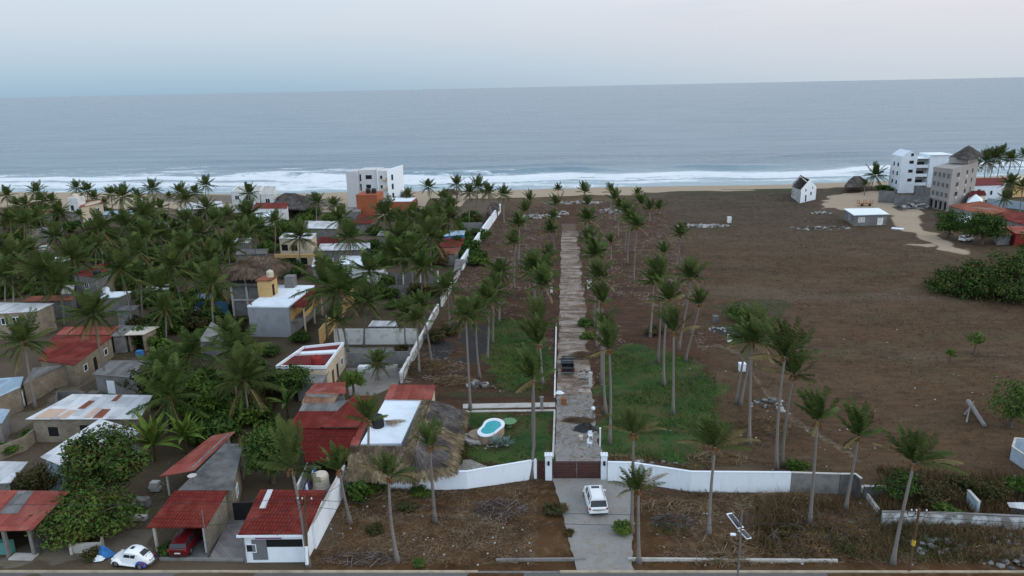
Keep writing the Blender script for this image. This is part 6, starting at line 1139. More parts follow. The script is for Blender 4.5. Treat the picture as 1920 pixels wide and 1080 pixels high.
# small scattered roofs in the palm belt
for lb, q, rf in (('pale tin roof glimpsed under left palms near the beach track', [(290, 425, 3), (330, 424, 3), (334, 416, 3.2), (296, 417, 3.2)], RZINC), ('white slab roof among the dark middle palms at left', [(100, 490, 3), (130, 490, 3), (133, 482, 3.1), (104, 482, 3.1)], RZINC), ('pale roof under palms left of the thatched tower', [(270, 545, 3), (316, 544, 3), (318, 532, 3.2), (278, 533, 3.2)], RZINC), ('grey roof sliver beside the thatched tower top', [(435, 456, 3.2), (470, 455, 3.2), (472, 446, 3.4), (440, 447, 3.4)], RZINC),
                  ('small pale roof in the palms right of the beach track', [(72, 468, 3), (92, 467, 3), (94, 460, 3), (75, 460, 3)], RZINC), ('blue tinted roof patch in front of the blue mural wall', [(358, 560, 3), (395, 559, 3), (398, 550, 3.1), (362, 551, 3.1)], RBLUE), ('pale blue shade roofs near the parked beach cars', [(192, 403, 2.6), (250, 400, 2.6), (248, 394, 2.7), (196, 396, 2.7)], RBLUE), ('grey tin roof between the bright red roof and palms', [(215, 585, 3.0), (250, 583, 3), (262, 572, 3.2), (228, 573, 3.2)], RGREY),
                  ('dark tin roof behind the courtyard wall', [(690, 612, 2.4), (745, 612, 2.4), (742, 602, 2.6), (698, 601, 2.6)], RZINC), ('long grey roof in palms left of the yellow banded house', [(440, 478, 3.2), (500, 476, 3.2), (504, 466, 3.4), (446, 468, 3.4)], RGREY), ('pale roof among palms below the cream beach house', [(70, 436, 3), (110, 433, 3), (112, 425, 3.2), (76, 427, 3.2)], RGREY), ('grey roof right of the maroon porch', [(706, 442, 3), (745, 441, 3), (748, 432, 3.2), (712, 433, 3.2)], RGREY), ('rusty roof at left edge among the far palms', [(66, 402, 3), (98, 400, 3), (100, 392, 3.3), (70, 393, 3.3)], RTERR)):
    bld('shed', lb, q, CONC, rf, inset=.25, cat='shed')
# clutter of the yards
for i, (lb, px, py, w, d, h, m_) in enumerate((('stack of grey cement blocks in the yard left of the carport', 268, 950, 1.3, .8, .9, BLOCKG), ('low stack of pale blocks in the yard behind the carport', 262, 975, 1.5, .6, .4, PALEC), ('pale laundry tub block beside the red lean-to', 292, 920, .9, .7, 1.0, PALEC), ('stack of grey blocks near the grey roofed shed', 178, 745, 1.4, .9, .8, BLOCKG), ('white stack standing beside the grey roofed shed', 222, 735, .9, .7, 1.6, WHITEW), ('blue crate stack in the yard below the cream roofed shed', 262, 668, .9, .8, .9, BLUE), ('red crate stack in the yard right of the cream roofed shed', 312, 652, 1.1, .8, .7, REDP), ('pale boxes on the courtyard floor beside the short palm', 735, 695, 1.6, .9, .8, PALEC), ('white table block in the courtyard left of the short palm', 685, 697, 1.8, 1.0, .9, WHITE), ('grey slab pile lying on the dirt at the open workshop', 45, 1046, 2.2, .9, .18, PALEC))):
    p = gp(px, py); t = thing('stack', lb, 'stack', (*p, .04)); rr = random.Random(i); n_ = max(1, round(h / .3))
    for q in range(n_):
        dx, dy = rr.uniform(-.06, .06), rr.uniform(-.06, .06); MB().box(p[0] - w / 2 + dx, p[1] - d / 2 + dy, .045 + h * q / n_, p[0] + w / 2 + dx, p[1] + d / 2 + dy, .045 + h * (q + 1) / n_ - .012).build('layer', m_, t)
for i, (lb, px, py, z) in enumerate((('satellite dish on the grey flat roof behind the carport', 362, 905, 3.36), ('satellite dish on the white roof of the yellow stair box house', 560, 552, 5.41), ('satellite dish on the maroon flat roof', 560, 672, 3.61))):
    p = G(px, py, z); t = thing('satellite_dish', lb, 'satellite dish', (p[0], p[1], z)); MB().tube([(p[0], p[1], z), (p[0], p[1], z + .6)], .035, 6).build('mast', STEEL, t); MB().lathe((p[0], p[1], z + .62), [(.05, 0), (.25, .05), (.42, .16), (.44, .16), (.27, .03), (.05, -.02)], 16).build('dish', PALEC, t)
for i, (lb, px, py, z) in enumerate((('rusty rebar stubs on the front edge of the white flat roof', 470, 572, 5.41), ('rusty rebar stubs at the back of the grey flat roof', 450, 836, 3.36), ('rusty rebar stubs on the white slab house in mid village', 690, 494, 5.01))):
    p = G(px, py, z); mb = MB()
    for q in range(4): x, y = p[0] + .12 * (q % 2), p[1] + .12 * (q // 2); mb.tube([(x, y, z - .02), (x + .05 * (q - 1.5), y, z + .9 + .1 * q)], .018, 4)
    mb.box(p[0] - .05, p[1] - .05, z, p[0] + .17, p[1] + .17, z + .25); tag(mb.build('rebar_stub', MAT('rusty_bar', (.25, .12, .06)), None, tuple(p)), lb, 'rebar')
# ---- right side
p0, p1, p2 = G(1500, 381), G(1529, 374), G(1484, 369); ux = (p1 - p0)[:2]; uy = (p2 - p0)[:2]; Lx = np.linalg.norm(ux); Ly = np.linalg.norm(uy) ; ux /= Lx; uy /= Ly; t = thing('ruined_house', 'roofless white gabled house ruin on the dark field near the beach', 'house', (*p0[:2], 0))
Q = lambda a_, b_, z: (*(p0[:2] + ux * a_ + uy * b_), z)
def wallseg(pts2, h0, h1=None, mt=WHITEB, name='wall'):
    (a0, b0), (a1, b1) = pts2; h1 = h1 or h0; mb = MB(); d = np.array([a1 - a0, b1 - b0]); d = d / np.linalg.norm(d); nn = np.array([-d[1], d[0]]) * .25
    return mb.hexa([Q(a0, b0, -.2), Q(a1, b1, -.2), Q(a1 + nn[0], b1 + nn[1], -.2), Q(a0 + nn[0], b0 + nn[1], -.2), Q(a0, b0, h0), Q(a1, b1, h1), Q(a1 + nn[0], b1 + nn[1], h1), Q(a0 + nn[0], b0 + nn[1], h0)]).build(name, mt, t)
wallseg(((0, 0), (Lx / 2, 0)), 4.6, 7.4, WHITE); wallseg(((Lx / 2 + .003, 0), (Lx, 0)), 7.4, 4.6, WHITE); wallseg(((.0, .255), (0.0, Ly)), 4.4, 3.6, WHITEB); wallseg(((Lx - .25, .255), (Lx - .25, Ly)), 4.5, 4.2); wallseg(((0.01, Ly), (Lx / 2, Ly)), 4, 6.6); wallseg(((Lx / 2 + .003, Ly), (Lx - .01, Ly)), 6.6, 4)
mb = MB()
for b_ in np.linspace(.6, Ly - .4, 4): mb.tube([Q(0, b_, 4.5), Q(Lx / 2, b_, 7.3), Q(Lx, b_, 4.5)], .12, 4)
mb.tube([Q(Lx / 2, 0, 7.4), Q(Lx / 2, Ly, 6.9)], .12, 4); mb.build('rafters', WOODD, t); mb = MB(); mb.hexa([Q(Lx / 2, .3, 7.2), Q(Lx + .5, .3, 4.4), Q(Lx + .5, Ly, 4.3), Q(Lx / 2, Ly, 6.8), Q(Lx / 2, .3, 7.35), Q(Lx + .5, .3, 4.55), Q(Lx + .5, Ly, 4.45), Q(Lx / 2, Ly, 6.95)]).build('roof_remnant', RREDD, t)
for a_, z, w_, h in ((Lx * .28, 3.6, .7, .9), (Lx * .62, 2.0, 1.0, 1.1), (Lx * .3, .2, .9, 2.2), (Lx * .72, 4.0, .6, .8)): MB().hexa([Q(a_, -.03, z), Q(a_ + w_, -.03, z), Q(a_ + w_, -.001, z), Q(a_, -.001, z), Q(a_, -.03, z + h), Q(a_ + w_, -.03, z + h), Q(a_ + w_, -.001, z + h), Q(a_, -.001, z + h)]).build('opening', DARK, t)
bld('block_hut', 'small grey block hut with white flat roof in the field', [(1601, 403, 3.3), (1667, 401, 3.3), (1648, 390, 3.3), (1582, 391, 3.3)], BLOCKG, RWHITE, 'slab', inset=.35, th=.2, cat='hut', wins=[(0, .22, 1.1, 1.8, 1.3, 'win', WHITE, PALEC), (0, .80, .1, 1.6, 2.1, 'door', None, WHITEW), (3, .5, 1.1, 1.2, 1.2)])
# white hotel
h0, h1 = G(1684, 362), G(1776, 360); t = thing('white_hotel', 'white five storey hotel with gabled tower near the beach at right', 'hotel', (*((h0 + h1) / 2)[:2], 0)); y = h0[1]; xa, w = h0[0], h1[0] - h0[0]; X = lambda f: xa + w * f
SKYW = MAT('bluish_white', (.72, .77, .82), (.60, .65, .70), sc=.4)
MB().box(X(0), y, 0, X(.30), y + 9, 13.2).build('tower', SKYW, t); MB().hexa([(X(0), y, 13.203), (X(.30), y, 13.203), (X(.30), y + 9, 13.203), (X(0), y + 9, 13.203), (X(.15), y, 15.2), (X(.155), y, 15.2), (X(.155), y + 9, 15.2), (X(.15), y + 9, 15.2)]).build('gable', SKYW, t)
MB().box(X(.303), y + 2.5, 0, X(.55), y + 9, 12.2).build('recess_wall', PALEC, t); MB().box(X(.553), y + .3, 0, X(1), y + 9, 13.4).build('block', SKYW, t); MB().box(X(.55), y, 13.403, X(1.0), y + 9.2, 13.7).build('roof_slab', WHITE, t); MB().box(X(.303), y + .5, 12.203, X(.548), y + 9, 12.5).build('roof_slab', WHITE, t)
for z in (2.6, 5.8, 9.0): MB().box(X(.303), y + .4, z, X(.548), y + 2.49, z + .2).build('balcony', SKYW, t); MB().box(X(.31), y + .4, z + .203, X(.54), y + .5, z + 1.1).build('railing', SKYW, t); win(t, X(.34), y + 2.5, z + .4, 3.0, 1.6)
for z in (10.6, 7.4, 4.2): win(t, X(.15), y, z, 1.5, 1.1)
win(t, X(.17), y, 13.3, .9, 1.0)
for z in (3.0, 6.2, 9.4): MB().box(X(0) - .03, y + 2, z, X(0) - .001, y + 3.2, z + 1.4).build('window', GLASS, t); MB().box(X(0) - .03, y + 5.4, z, X(0) - .001, y + 6.6, z + 1.4).build('window', GLASS, t)
# grey hotel
A_, B_, C_ = G(1741, 388)[:2], G(1776, 397)[:2], G(1824, 378)[:2]; D_ = A_ + C_ - B_; GREYH = MAT('warm_grey_paint', (.34, .315, .295), (.29, .27, .25), sc=.3); t = thing('grey_hotel', 'warm grey four storey hotel with rows of dark windows at right', 'hotel', (*B_, 0)); hh = 13.2
MB().prism([tuple(A_), tuple(B_), tuple(C_), tuple(D_)], 0, [hh - .3, hh, hh + .3, hh]).build('wall', GREYH, t)
poly = [A_, B_, C_, D_]
for z in (4.2, 7.2, 10.2):
    for f in (.15, .38, .61, .84): window(t, poly, 0, f, z, 1.25, 1.35, frame=GREYH, pane=MAT('grey_glass', (.10, .12, .13), rough=.2))
    for f, w_ in ((.24, 2.4), (.58, 1.5), (.80, 1.2)): window(t, poly, 1, f, z, w_ * 1.15, 1.3, frame=GREYH)
    for f in (.24, .55): a, u, n, L = edge(poly, 1); MB().obox(a, u, n, f * L - .4, f * L + .4, 0, .35, z - .8, z - .25).build('air_conditioner', WHITEW, t)
for f in (.14, .38, .62, .86): window(t, poly, 0, f, .2, 1.3, 2.5, 'open')
a, u, n, L = edge(poly, 0)
for f in (.02, .26, .5, .74, .98): MB().obox(a, u, n, f * L - .15, f * L + .15, .0, .3, 0, 3.1).build('pillar', GREYH, t)
MB().obox(a, u, n, 0, L, 0, .32, 3.103, 3.5).build('beam', GREYH, t); a, u, n, L = edge(poly, 1); MB().obox(a, u, n, L * .55, L, -5.5, -.3, hh + .33, hh + 2.0).build('penthouse', GREYH, t)
m_ = B_ + (C_ - B_) * .78 + (A_ - B_) * .35; ee = [np.array([*(m_ + s * (C_ - B_) * .32 + r_ * (A_ - B_) * .45), 15.4]) for s, r_ in ((-1, -1), (1, -1), (1, 1), (-1, 1))]; ap = np.array([*m_, 18.6])
t2 = thing('roof_palapa', 'grey thatched pavilion on top of the grey hotel', 'thatched roof', (*m_, 13.5)); o_ = []
thatch(t2, [[ee[i], ee[(i + 1) % 4], ap, ap + [.01, .01, 0]] for i in range(4)], (THG,), 16, .9, w=.11)
for q in ee: MB().tube([(q[0] * .86 + m_[0] * .14, q[1] * .86 + m_[1] * .14, 13.45), (q[0] * .86 + m_[0] * .14, q[1] * .86 + m_[1] * .14, 15.9)], .14, 6).build('post', WOODD, t2)
bld('arcade', 'long open arcade with brownish tile roof right of the grey hotel', [(1776, 385, 4.0), (1850, 405, 3.6), (1895, 394, 4.6), (1838, 377, 4.8)], CONC, RTERR, inset=.3, cat='arcade', wins=[(0, f, .3, 2.0, 2.2, 'open') for f in (.1, .28, .46, .64, .82)])
bld('arcade', 'red roofed open building at the right edge', [(1852, 402, 3.6), (1985, 440, 3.4), (1995, 415, 4.4), (1888, 393, 4.6)], CONC, RREDM, inset=.3, cat='building', wins=[(0, f, .3, 2.4, 2.2, 'open') for f in (.1, .26, .42, .58)])
bld('house', 'low white house with dark red roof rim behind the arcade', [(1812, 348, 5.0), (1882, 346, 5.0), (1890, 333, 5.0), (1822, 334, 5.0)], SKYW, MAROON, 'slab', inset=.15, wins=[(0, .35, 1.2, 1.2, 2.4), (0, .7, 1.6, .8, 1.4)])
bld('house', 'brown tile roofed bungalow between grey hotel and white house', [(1815, 369, 3.4), (1850, 366, 3.4), (1846, 357, 4.2), (1820, 358, 4.2)], CREAM, RREDD, inset=.3)
bld('house', 'ochre house at the right edge behind palms', [(1902, 340, 5.5), (1950, 338, 5.5), (1950, 328, 5.5), (1906, 329, 5.5)], YELLOW, CREAM, 'slab', inset=.1)
fence_wall('yard_wall', 'pale wall among the palms right of the bungalow', [gp(1850, 385), gp(1960, 398)], 2.4, LBLUE, .25)
t, c, poly = bld('red_shed', 'red painted shed with dull pink roof at the right edge', [(1904, 438, 3.2), (1985, 441, 3.2), (1985, 424, 3.6), (1884, 424, 3.6)], REDP, RREDF, inset=.2, cat='shed')
bld('shed', 'rusty pink tin roof left of the red shed', [(1868, 441, 2.6), (1900, 440, 2.6), (1888, 424, 3.0), (1862, 427, 3.0)], CONC, RREDF, inset=.4, cat='shed')
for lb, q, h in (('white canopy tent left of the arcade', [(1788, 414), (1820, 416), (1826, 404), (1796, 402)], 3.2), ('white tent top behind the brown arcade roof', [(1812, 381), (1842, 382), (1843, 373), (1815, 372)], 4.6)):
    cs_ = [G(a_, b_, 2.4) for a_, b_ in q]; cen = sum(cs_) / 4; t = thing('canopy_tent', lb, 'tent', (cen[0], cen[1], 0)); top = np.array([cen[0], cen[1], h]); MB().add([*cs_, top, *[p_ - [0, 0, .3] for p_ in cs_]], [(0, 1, 4), (1, 2, 4), (2, 3, 4), (3, 0, 4)] + [(5 + i, 5 + (i + 1) % 4, (i + 1) % 4, i) for i in range(4)]).build('cover', WHITE, t); posts(t, [tuple((p_ * .96 + cen * .04)[:2]) for p_ in cs_], 2.38, .06, STEEL)
palapa('grey thatched beach palapa left of the big seaside palm', [(1584, 349), (1621, 347), (1622, 337), (1592, 338)], 2.7, 5.2, (THG,))
for lb, q, h in (('unfinished grey block walls left before the white hotel', ((1646, 379), (1676, 381), (1676, 373)), 4.0), ('unfinished grey block walls with window gaps below the white hotel', ((1676, 384), (1741, 389)), 3.4), ('grey block wall run behind the gravel heap', ((1715, 372), (1743, 376)), 4.4)):
    fence_wall('unfinished_wall', lb, [gp(*p_) for p_ in q], h, BLOCKG, .3)
_a, _b = np.array(gp(1678, 384)), np.array(gp(1739, 389)); _d = (_b - _a) / np.linalg.norm(_b - _a); _n = np.array([_d[1], -_d[0]]); t = None
p = gp(1621, 386); t = thing('trailer', 'rusty orange trailer frame standing on the sand by the block hut', 'trailer', (*p, 0)); OR = MAT('rust_orange', (.36, .14, .05)); MB().box(p[0] - 2.2, p[1] - 1, .7, p[0] + 2.2, p[1] + 1, .95).build('bed', OR, t)
for x in (-2.1, 0, 2.1): MB().box(p[0] + x - .08, p[1] - 1, .953, p[0] + x + .08, p[1] - .86, 2.2).box(p[0] + x - .08, p[1] + .86, .953, p[0] + x + .08, p[1] + 1, 2.0).build('stake', OR, t)
for x in (-1.2, 1.2): MB().tube([(p[0] + x, p[1] - 1.15, .45), (p[0] + x, p[1] - .95, .45)], .45, 12).build('wheel', TRIM, t)
fence_wall('slab_edge', 'thin white concrete slab lying beside the sandy track', [gp(1672, 428), gp(1694, 430)], .18, WHITE, 1.8, cat='slab')

# ------------------------------------------------------------------ palms of the estate and the verge
V_ = [(578, 1060, 547, 878, 'brush', 1.0, 'tall leaning coconut palm in front of the red roofed shop'), (657, 980, 636, 880, 'brush', .82, 'coconut palm leaning over the white wall beside the shop'), (746, 1053, 729, 893, 'spread', .72, 'slim palm with drooping dead skirt in front of the thatched eaves'),
      (816, 977, 806, 836, 'brush', .78, 'coconut palm before the wall with crown over the grey thatch'), (697, 896, 692, 788, 'brush', .95, 'coconut palm rising beside the black tank through the thatched eaves'), (996, 898, 999, 712, 'brush', .95, 'very tall palm with trunk crossing the white wall left of the gate'),
      (1184, 998, 1188, 812, 'spread', .85, 'palm right of the white car with crown over the lawn edge'), (1198, 1055, 1197, 918, 'spread', .66, 'shorter palm right of the driveway with one long arm over the white wall'), (1329, 1003, 1341, 838, 'spread', .98, 'palm on the verge whose long fronds arch over the white wall bend'),
      (1518, 985, 1533, 788, 'brush', .88, 'slim palm leaning right in front of the unpainted grey wall'), (1585, 957, 1610, 818, 'brush', .92, 'palm leaning right at the end of the grey wall'), (1674, 1057, 1714, 868, 'spread', .96, 'right leaning palm on the far right verge beside the utility pole'),
      (1381, 757, 1400, 636, 'wild', .95, 'left palm of the tangled trio on the stony ground'), (1388, 760, 1414, 628, 'wild', 1.05, 'middle palm of the tangled trio on the stony ground'), (1405, 832, 1410, 642, 'wild', .85, 'right palm of the tangled trio with longest trunk'),
      (1456, 882, 1472, 668, 'brush', 1.22, 'tallest palm at the edge of the brown field, left of a pair'), (1466, 876, 1488, 703, 'brush', 1.08, 'second palm of the pair at the brown field edge, lower crown')]
for bx, by, tx, ty, kd, s, lb in V_: palm_px(bx, by, tx, ty, kd, s, label=lb)
ORD = ['nearest', 'second', 'third', 'fourth', 'fifth', 'sixth', 'seventh', 'eighth', 'ninth', 'tenth', 'eleventh', 'twelfth', 'thirteenth', 'fourteenth', 'fifteenth', 'sixteenth', 'seventeenth']
def row(rows, what, group, kd, s=1.0):
    rows = sorted(rows, key=lambda r: -r[1])
    for i, r in enumerate(rows): palm_px(*r[:4], r[4] if len(r) > 4 else kd, (r[5] if len(r) > 5 else s), label=('%s palm %s' % (ORD[i], what)), group=group)
row([(1233, 680, 1239, 522), (1245, 722, 1253, 562), (1262, 775, 1263, 622, 'brush', 1.05), (1272, 657, 1296, 520, 'wild', 1.00), (1285, 677, 1313, 570, 'brush', .72), (1219, 632, 1226, 528, 'wild', 1.00), (1188, 530, 1194, 425, 'wild', 1.00), (1171, 475, 1177, 402, 'wild', 1.00), (1176, 495, 1184, 412, 'wild', 1.00), (1268, 500, 1276, 440, 'wild', .85), (1244, 540, 1246, 475, 'brush', .8)],
    'standing scattered on and behind the big right lawn', 'palms around the big right lawn', 'brush', 1.02)
row([(1143, 832, 1142, 655, 'brush', .88), (1136, 775, 1134, 618, 'brush', .85), (1128, 720, 1130, 568, 'brush', .85), (1118, 650, 1124, 520, 'wild', 1.00), (1113, 610, 1118, 478, 'wild', 1.00), (1107, 535, 1105, 450, 'wild', 1.00), (1105, 480, 1102, 412, 'wild', 1.00), (1101, 440, 1102, 384), (1096, 380, 1096, 360, 'brush', 1.20), (1146, 505, 1146, 455, 'brush', .85), (1145, 394, 1146, 360, 'brush', 1.20), (1154, 415, 1153, 374, 'brush', 1.20), (1159, 445, 1161, 388, 'wild', 1.00), (1193, 374, 1195, 364, 'wild', .9), (1203, 398, 1204, 384, 'brush', 1.20), (1219, 414, 1218, 394, 'brush', 1.20), (1235, 402, 1236, 390, 'wild', .9)],
    'in the line along the right edge of the drive, counting away', 'palms right of the drive', 'brush', .98)
row([(1001, 842, 1009, 645, 'brush', 1.05), (1018, 720, 1012, 606, 'brush', 1.1), (1014, 650, 1018, 535, 'wild', 1.00), (1007, 590, 1004, 505, 'wild', 1.00), (1027, 555, 1024, 506, 'wild', 1.00), (1036, 525, 1029, 480, 'wild', 1.00), (1041, 470, 1034, 432, 'wild', 1.00), (1042, 442, 1038, 408, 'wild', 1.00), (1043, 408, 1043, 384, 'brush', 1.20), (1046, 374, 1047, 354, 'wild', .75), (993, 398, 994, 376, 'brush', 1.20), (986, 432, 986, 396, 'brush', 1.20), (972, 496, 974, 420, 'wild', 1.00), (964, 540, 965, 455, 'wild', 1.00), (1001, 566, 998, 510, 'wild', 1.00)],
    'in the line along the left edge of the drive, counting away', 'palms left of the drive', 'brush', 1.0)
row([(882, 770, 873, 592, 'full', .82), (900, 710, 893, 585, 'full', .8), (914, 673, 915, 560, 'full', .85), (924, 643, 926, 545, 'full', .9), (936, 602, 938, 510, 'full', .9), (922, 580, 918, 545, 'full', .8), (810, 683, 791, 575, 'wild', .85), (786, 700, 781, 600, 'wild', .8), (710, 712, 709, 680, 'full', .82), (842, 610, 838, 540, 'full', 1.0)],
    'between white side wall and drive or in the courtyard, counting away', 'palms along the white side wall', 'full', .9)
# ------------------------------------------------------------------ palm belt of the village: crown centre pixel, height
LAND = [(160, 395, 'the cream beach house'), (470, 365, 'the pale two storey beach house'), (540, 380, 'the grey palapa'), (700, 350, 'the white apartment block'), (730, 395, 'the orange house'), (375, 385, 'the low grey beach house'), (475, 500, 'the thatched tower'), (530, 560, 'the yellow stair box'), (175, 515, 'the red hipped roof'), (50, 580, 'the tan block building'), (110, 655, 'the bright red roof'), (580, 670, 'the maroon flat roof'), (665, 490, 'the pale slab house'), (555, 460, 'the yellow banded house'), (645, 462, 'the long white metal roof'), (845, 450, 'the red roof near the sea wall'), (385, 580, 'the blue mural wall'), (160, 765, 'the orange patched roof'), (680, 412, 'the maroon porch'), (840, 362, 'the beach shelter'), (930, 390, 'the end of the white side wall'), (770, 520, 'the columned grey wall'), (230, 690, 'the grey roofed shed'), (280, 460, 'the middle of the palm belt'), (60, 470, 'the left edge of the palm belt'), (1850, 340, 'the low white house at right'), (1640, 340, 'the beach palapa at right')]
VP = [(12, 366, 10), (30, 384, 9), (67, 358, 11), (48, 384, 9), (78, 376, 9), (97, 376, 9), (143, 352, 11), (163, 357, 10), (177, 370, 7), (208, 364, 9), (230, 368, 12, 1.2), (258, 368, 11), (285, 354, 12, 1.15), (300, 389, 9), (338, 360, 11), (347, 374, 10, 1.1), (365, 362, 9), (386, 346, 13, 1.1), (387, 390, 10, 1.2), (467, 362, 10), (317, 368, 6, .6), (196, 380, 5, .6),
      (20, 412, 9), (46, 418, 9), (72, 408, 9), (110, 398, 9, 1.05), (105, 444, 10, 1.1), (148, 402, 6, .7), (187, 430, 12, 1.3), (235, 424, 10, 1.1), (272, 404, 11, 1.2), (272, 440, 9, 1.0), (350, 414, 10), (405, 418, 9), (455, 438, 10), (465, 402, 9, 1.05), (325, 430, 8, .9), (300, 440, 8), (212, 452, 8, .9), (425, 405, 9),
      (20, 484, 10, 1.2), (78, 508, 10, 1.25), (55, 470, 9), (138, 486, 9, 1.1), (225, 504, 11, 1.05), (258, 470, 10, 1.15), (322, 498, 11, 1.15), (395, 486, 9, 1.1), (398, 532, 9, 1.0), (428, 462, 9), (345, 465, 9, 1.1), (372, 440, 9, 1.1), (10, 520, 9, 1.1), (110, 530, 8), (300, 540, 8, 1.0), (265, 520, 8), (360, 520, 7, .9), (180, 465, 9),
      (46, 640, 9.5, 1.0), (176, 590, 11, 1.05), (358, 662, 7, 1.2), (444, 655, 8, 1.1), (458, 712, 6, 1.5), (318, 742, 5, 1.4), (310, 580, 6, .8), (428, 625, 7, .8), (545, 840, .1), (300, 690, 6, .9),
      (593, 378, 9), (626, 384, 9), (640, 410, 9), (515, 415, 9), (562, 444, 9, 1.1), (655, 446, 9, 1.0), (722, 402, 11, 1.2), (775, 408, 10, 1.2), (803, 418, 10, 1.1), (808, 444, 10, 1.15), (845, 388, 9), (803, 350, 10, .9), (856, 346, 11, .9), (880, 360, 10), (897, 350, 11), (915, 360, 10), (945, 364, 9), (750, 444, 9, 1.2), (738, 475, 8, 1.15), (776, 474, 8, 1.2), (795, 500, 8, 1.1), (636, 545, 10, 1.3), (612, 535, 9, 1.2), (692, 508, 9, 1.1), (770, 484, 8), (685, 565, 8, .9), (832, 372, 8), (845, 410, 9), (820, 400, 8), (480, 430, 9), (765, 365, 6, .9), (630, 600, 6, .8), (760, 590, 6, .8),
      (1641, 328, 5.5, 1.6), (1848, 302, 10, 1.35), (1866, 296, 11, 1.35), (1878, 288, 12, 1.35), (1896, 298, 11, 1.35), (1895, 344, 9, 1.1), (1920, 290, 12), (1918, 350, 9, 1.0), (1830, 310, 9, 1.0), (1885, 372, 6, .8), (1622, 345, 4, .6)]
_lab = {}
for v in VP:
    if v[2] < 1: continue
    cx, cy = v[0], v[1]; i = min(range(len(LAND)), key=lambda q: math.hypot(LAND[q][0] - cx, 1.6 * (LAND[q][1] - cy))); dx, dy = cx - LAND[i][0], cy - LAND[i][1]
    rel = ('left of' if dx < 0 else 'right of') if abs(dx) > 1.3 * abs(dy) else ('behind' if dy < 0 else 'in front of')
    _lab.setdefault((i, rel), []).append(v)
CNT = {2: 'two', 3: 'three', 4: 'four', 5: 'five', 6: 'six', 7: 'seven', 8: 'eight', 9: 'nine', 10: 'ten'}; SEQ = ['leftmost', 'second', 'third', 'fourth', 'fifth', 'sixth', 'seventh', 'eighth', 'ninth', 'tenth']
for (i, rel), vs in _lab.items():
    vs.sort(key=lambda q: q[0]); n = len(vs)
    for j, v in enumerate(vs):
        pos = '' if n == 1 else (SEQ[j] + (' from left' if j else '') + ' of ' + CNT[n] + ' ')
        lb = ('coconut palm ' + rel + ' ' + LAND[i][2]) if n == 1 else ('%spalms %s %s' % (pos, rel, LAND[i][2]))
        palm_h(v[0], v[1], v[2], 'full', (v[3] if len(v) > 3 else .95) * (1.16 if v[1] > 395 and v[0] < 1000 and v[2] > 7 else 1.0), label='full crowned ' + lb if n == 1 else lb, group='coconut palms of the village and beach', fruit=v[1] > 470)
# ------------------------------------------------------------------ broadleaf trees and shrubs
tree('broad spreading leafy tree overhanging the rounded white car', G(165, 1010), 4.8, 5.2, 'mid', 1, 7500, .2, flat=.58, mix='olive'); tree('tall dark tree with brownish tips behind the spreading leafy tree', G(200, 948), 4.2, 8.0, 'dark', 2, 11000, .22, flat=.85, mix='olive')
tree('dense dark green tree between the grey flat roof and the shop', G(512, 905), 3.2, 6.6, 'dark', 3, 5500, .19, flat=1.0); tree('light green round tree between big palms left of the red wings', G(375, 800), 3.1, 7.0, 'mid', 4, 4800, .2, flat=1.0)
tree('small bright round tree beside the plain red roof', G(663, 745), 1.9, 4.2, 'bright', 5, 2600, .15); tree('dark leafy tree in front of the maroon flat roof', G(548, 750), 3.0, 5.4, 'dark', 6, 4200, .19); tree('dark rounded tree right of the ochre yellow wall', G(695, 590), 2.8, 6.0, 'dark', 7, 4200, .2)
tree('yellow green tree below the white flat roof house', G(470, 690), 2.8, 5.0, 'bright', 8, 3800, .2, mix='olive'); tree('brownish leafy bush tree at the left edge beside the pale roof', G(75, 940), 2.4, 4.2, 'olive', 9, 2600, .17)
tree('round dark tree left of the pair by the sandy track', G(1778, 446), 4.6, 8.0, 'dark', 10, 5200, .26); tree('round dark tree right of the pair by the sandy track', G(1840, 458), 5.6, 9.0, 'dark', 11, 6200, .28)
tree('huge dense bush at the right edge of the brown field, right part', G(1890, 560), 8.6, 9.4, 'dark', 12, 8000, .3, cat='bush', flat=.7, mix='olive'); tree('low dense bush at the right edge of the brown field, left part', G(1790, 548), 6.2, 4.6, 'dark', 13, 5000, .27, cat='bush', flat=.5, mix='olive'); tree('middle part of the dense bush at the right edge of the field', G(1838, 552), 5.6, 7.0, 'dark', 41, 4600, .27, cat='bush', flat=.7, mix='olive'); tree('dark bush crown behind the huge bush at the right edge', G(1955, 520), 8, 10, 'dark', 14, 6000, .33, cat='bush', flat=.75)
tree('airy light green scrub tree beside the fallen grey trunk', G(1893, 800), 3.2, 6.4, 'mid', 15, 2600, .17, flat=1.05); 
t = tree('thin bright green sapling leaning in the brown field', G(1826, 664), 1.3, 3.6, 'bright', 16, 420, .2, flat=.9); tree('smaller bright sapling left of the leaning one in the field', G(1780, 682), .9, 2.4, 'bright', 17, 260, .18, flat=.8)
tree('light green scrub clump behind the tangled trio of palms', G(1385, 600), 2.6, 3.4, 'mid', 18, 1400, .2, cat='shrub')
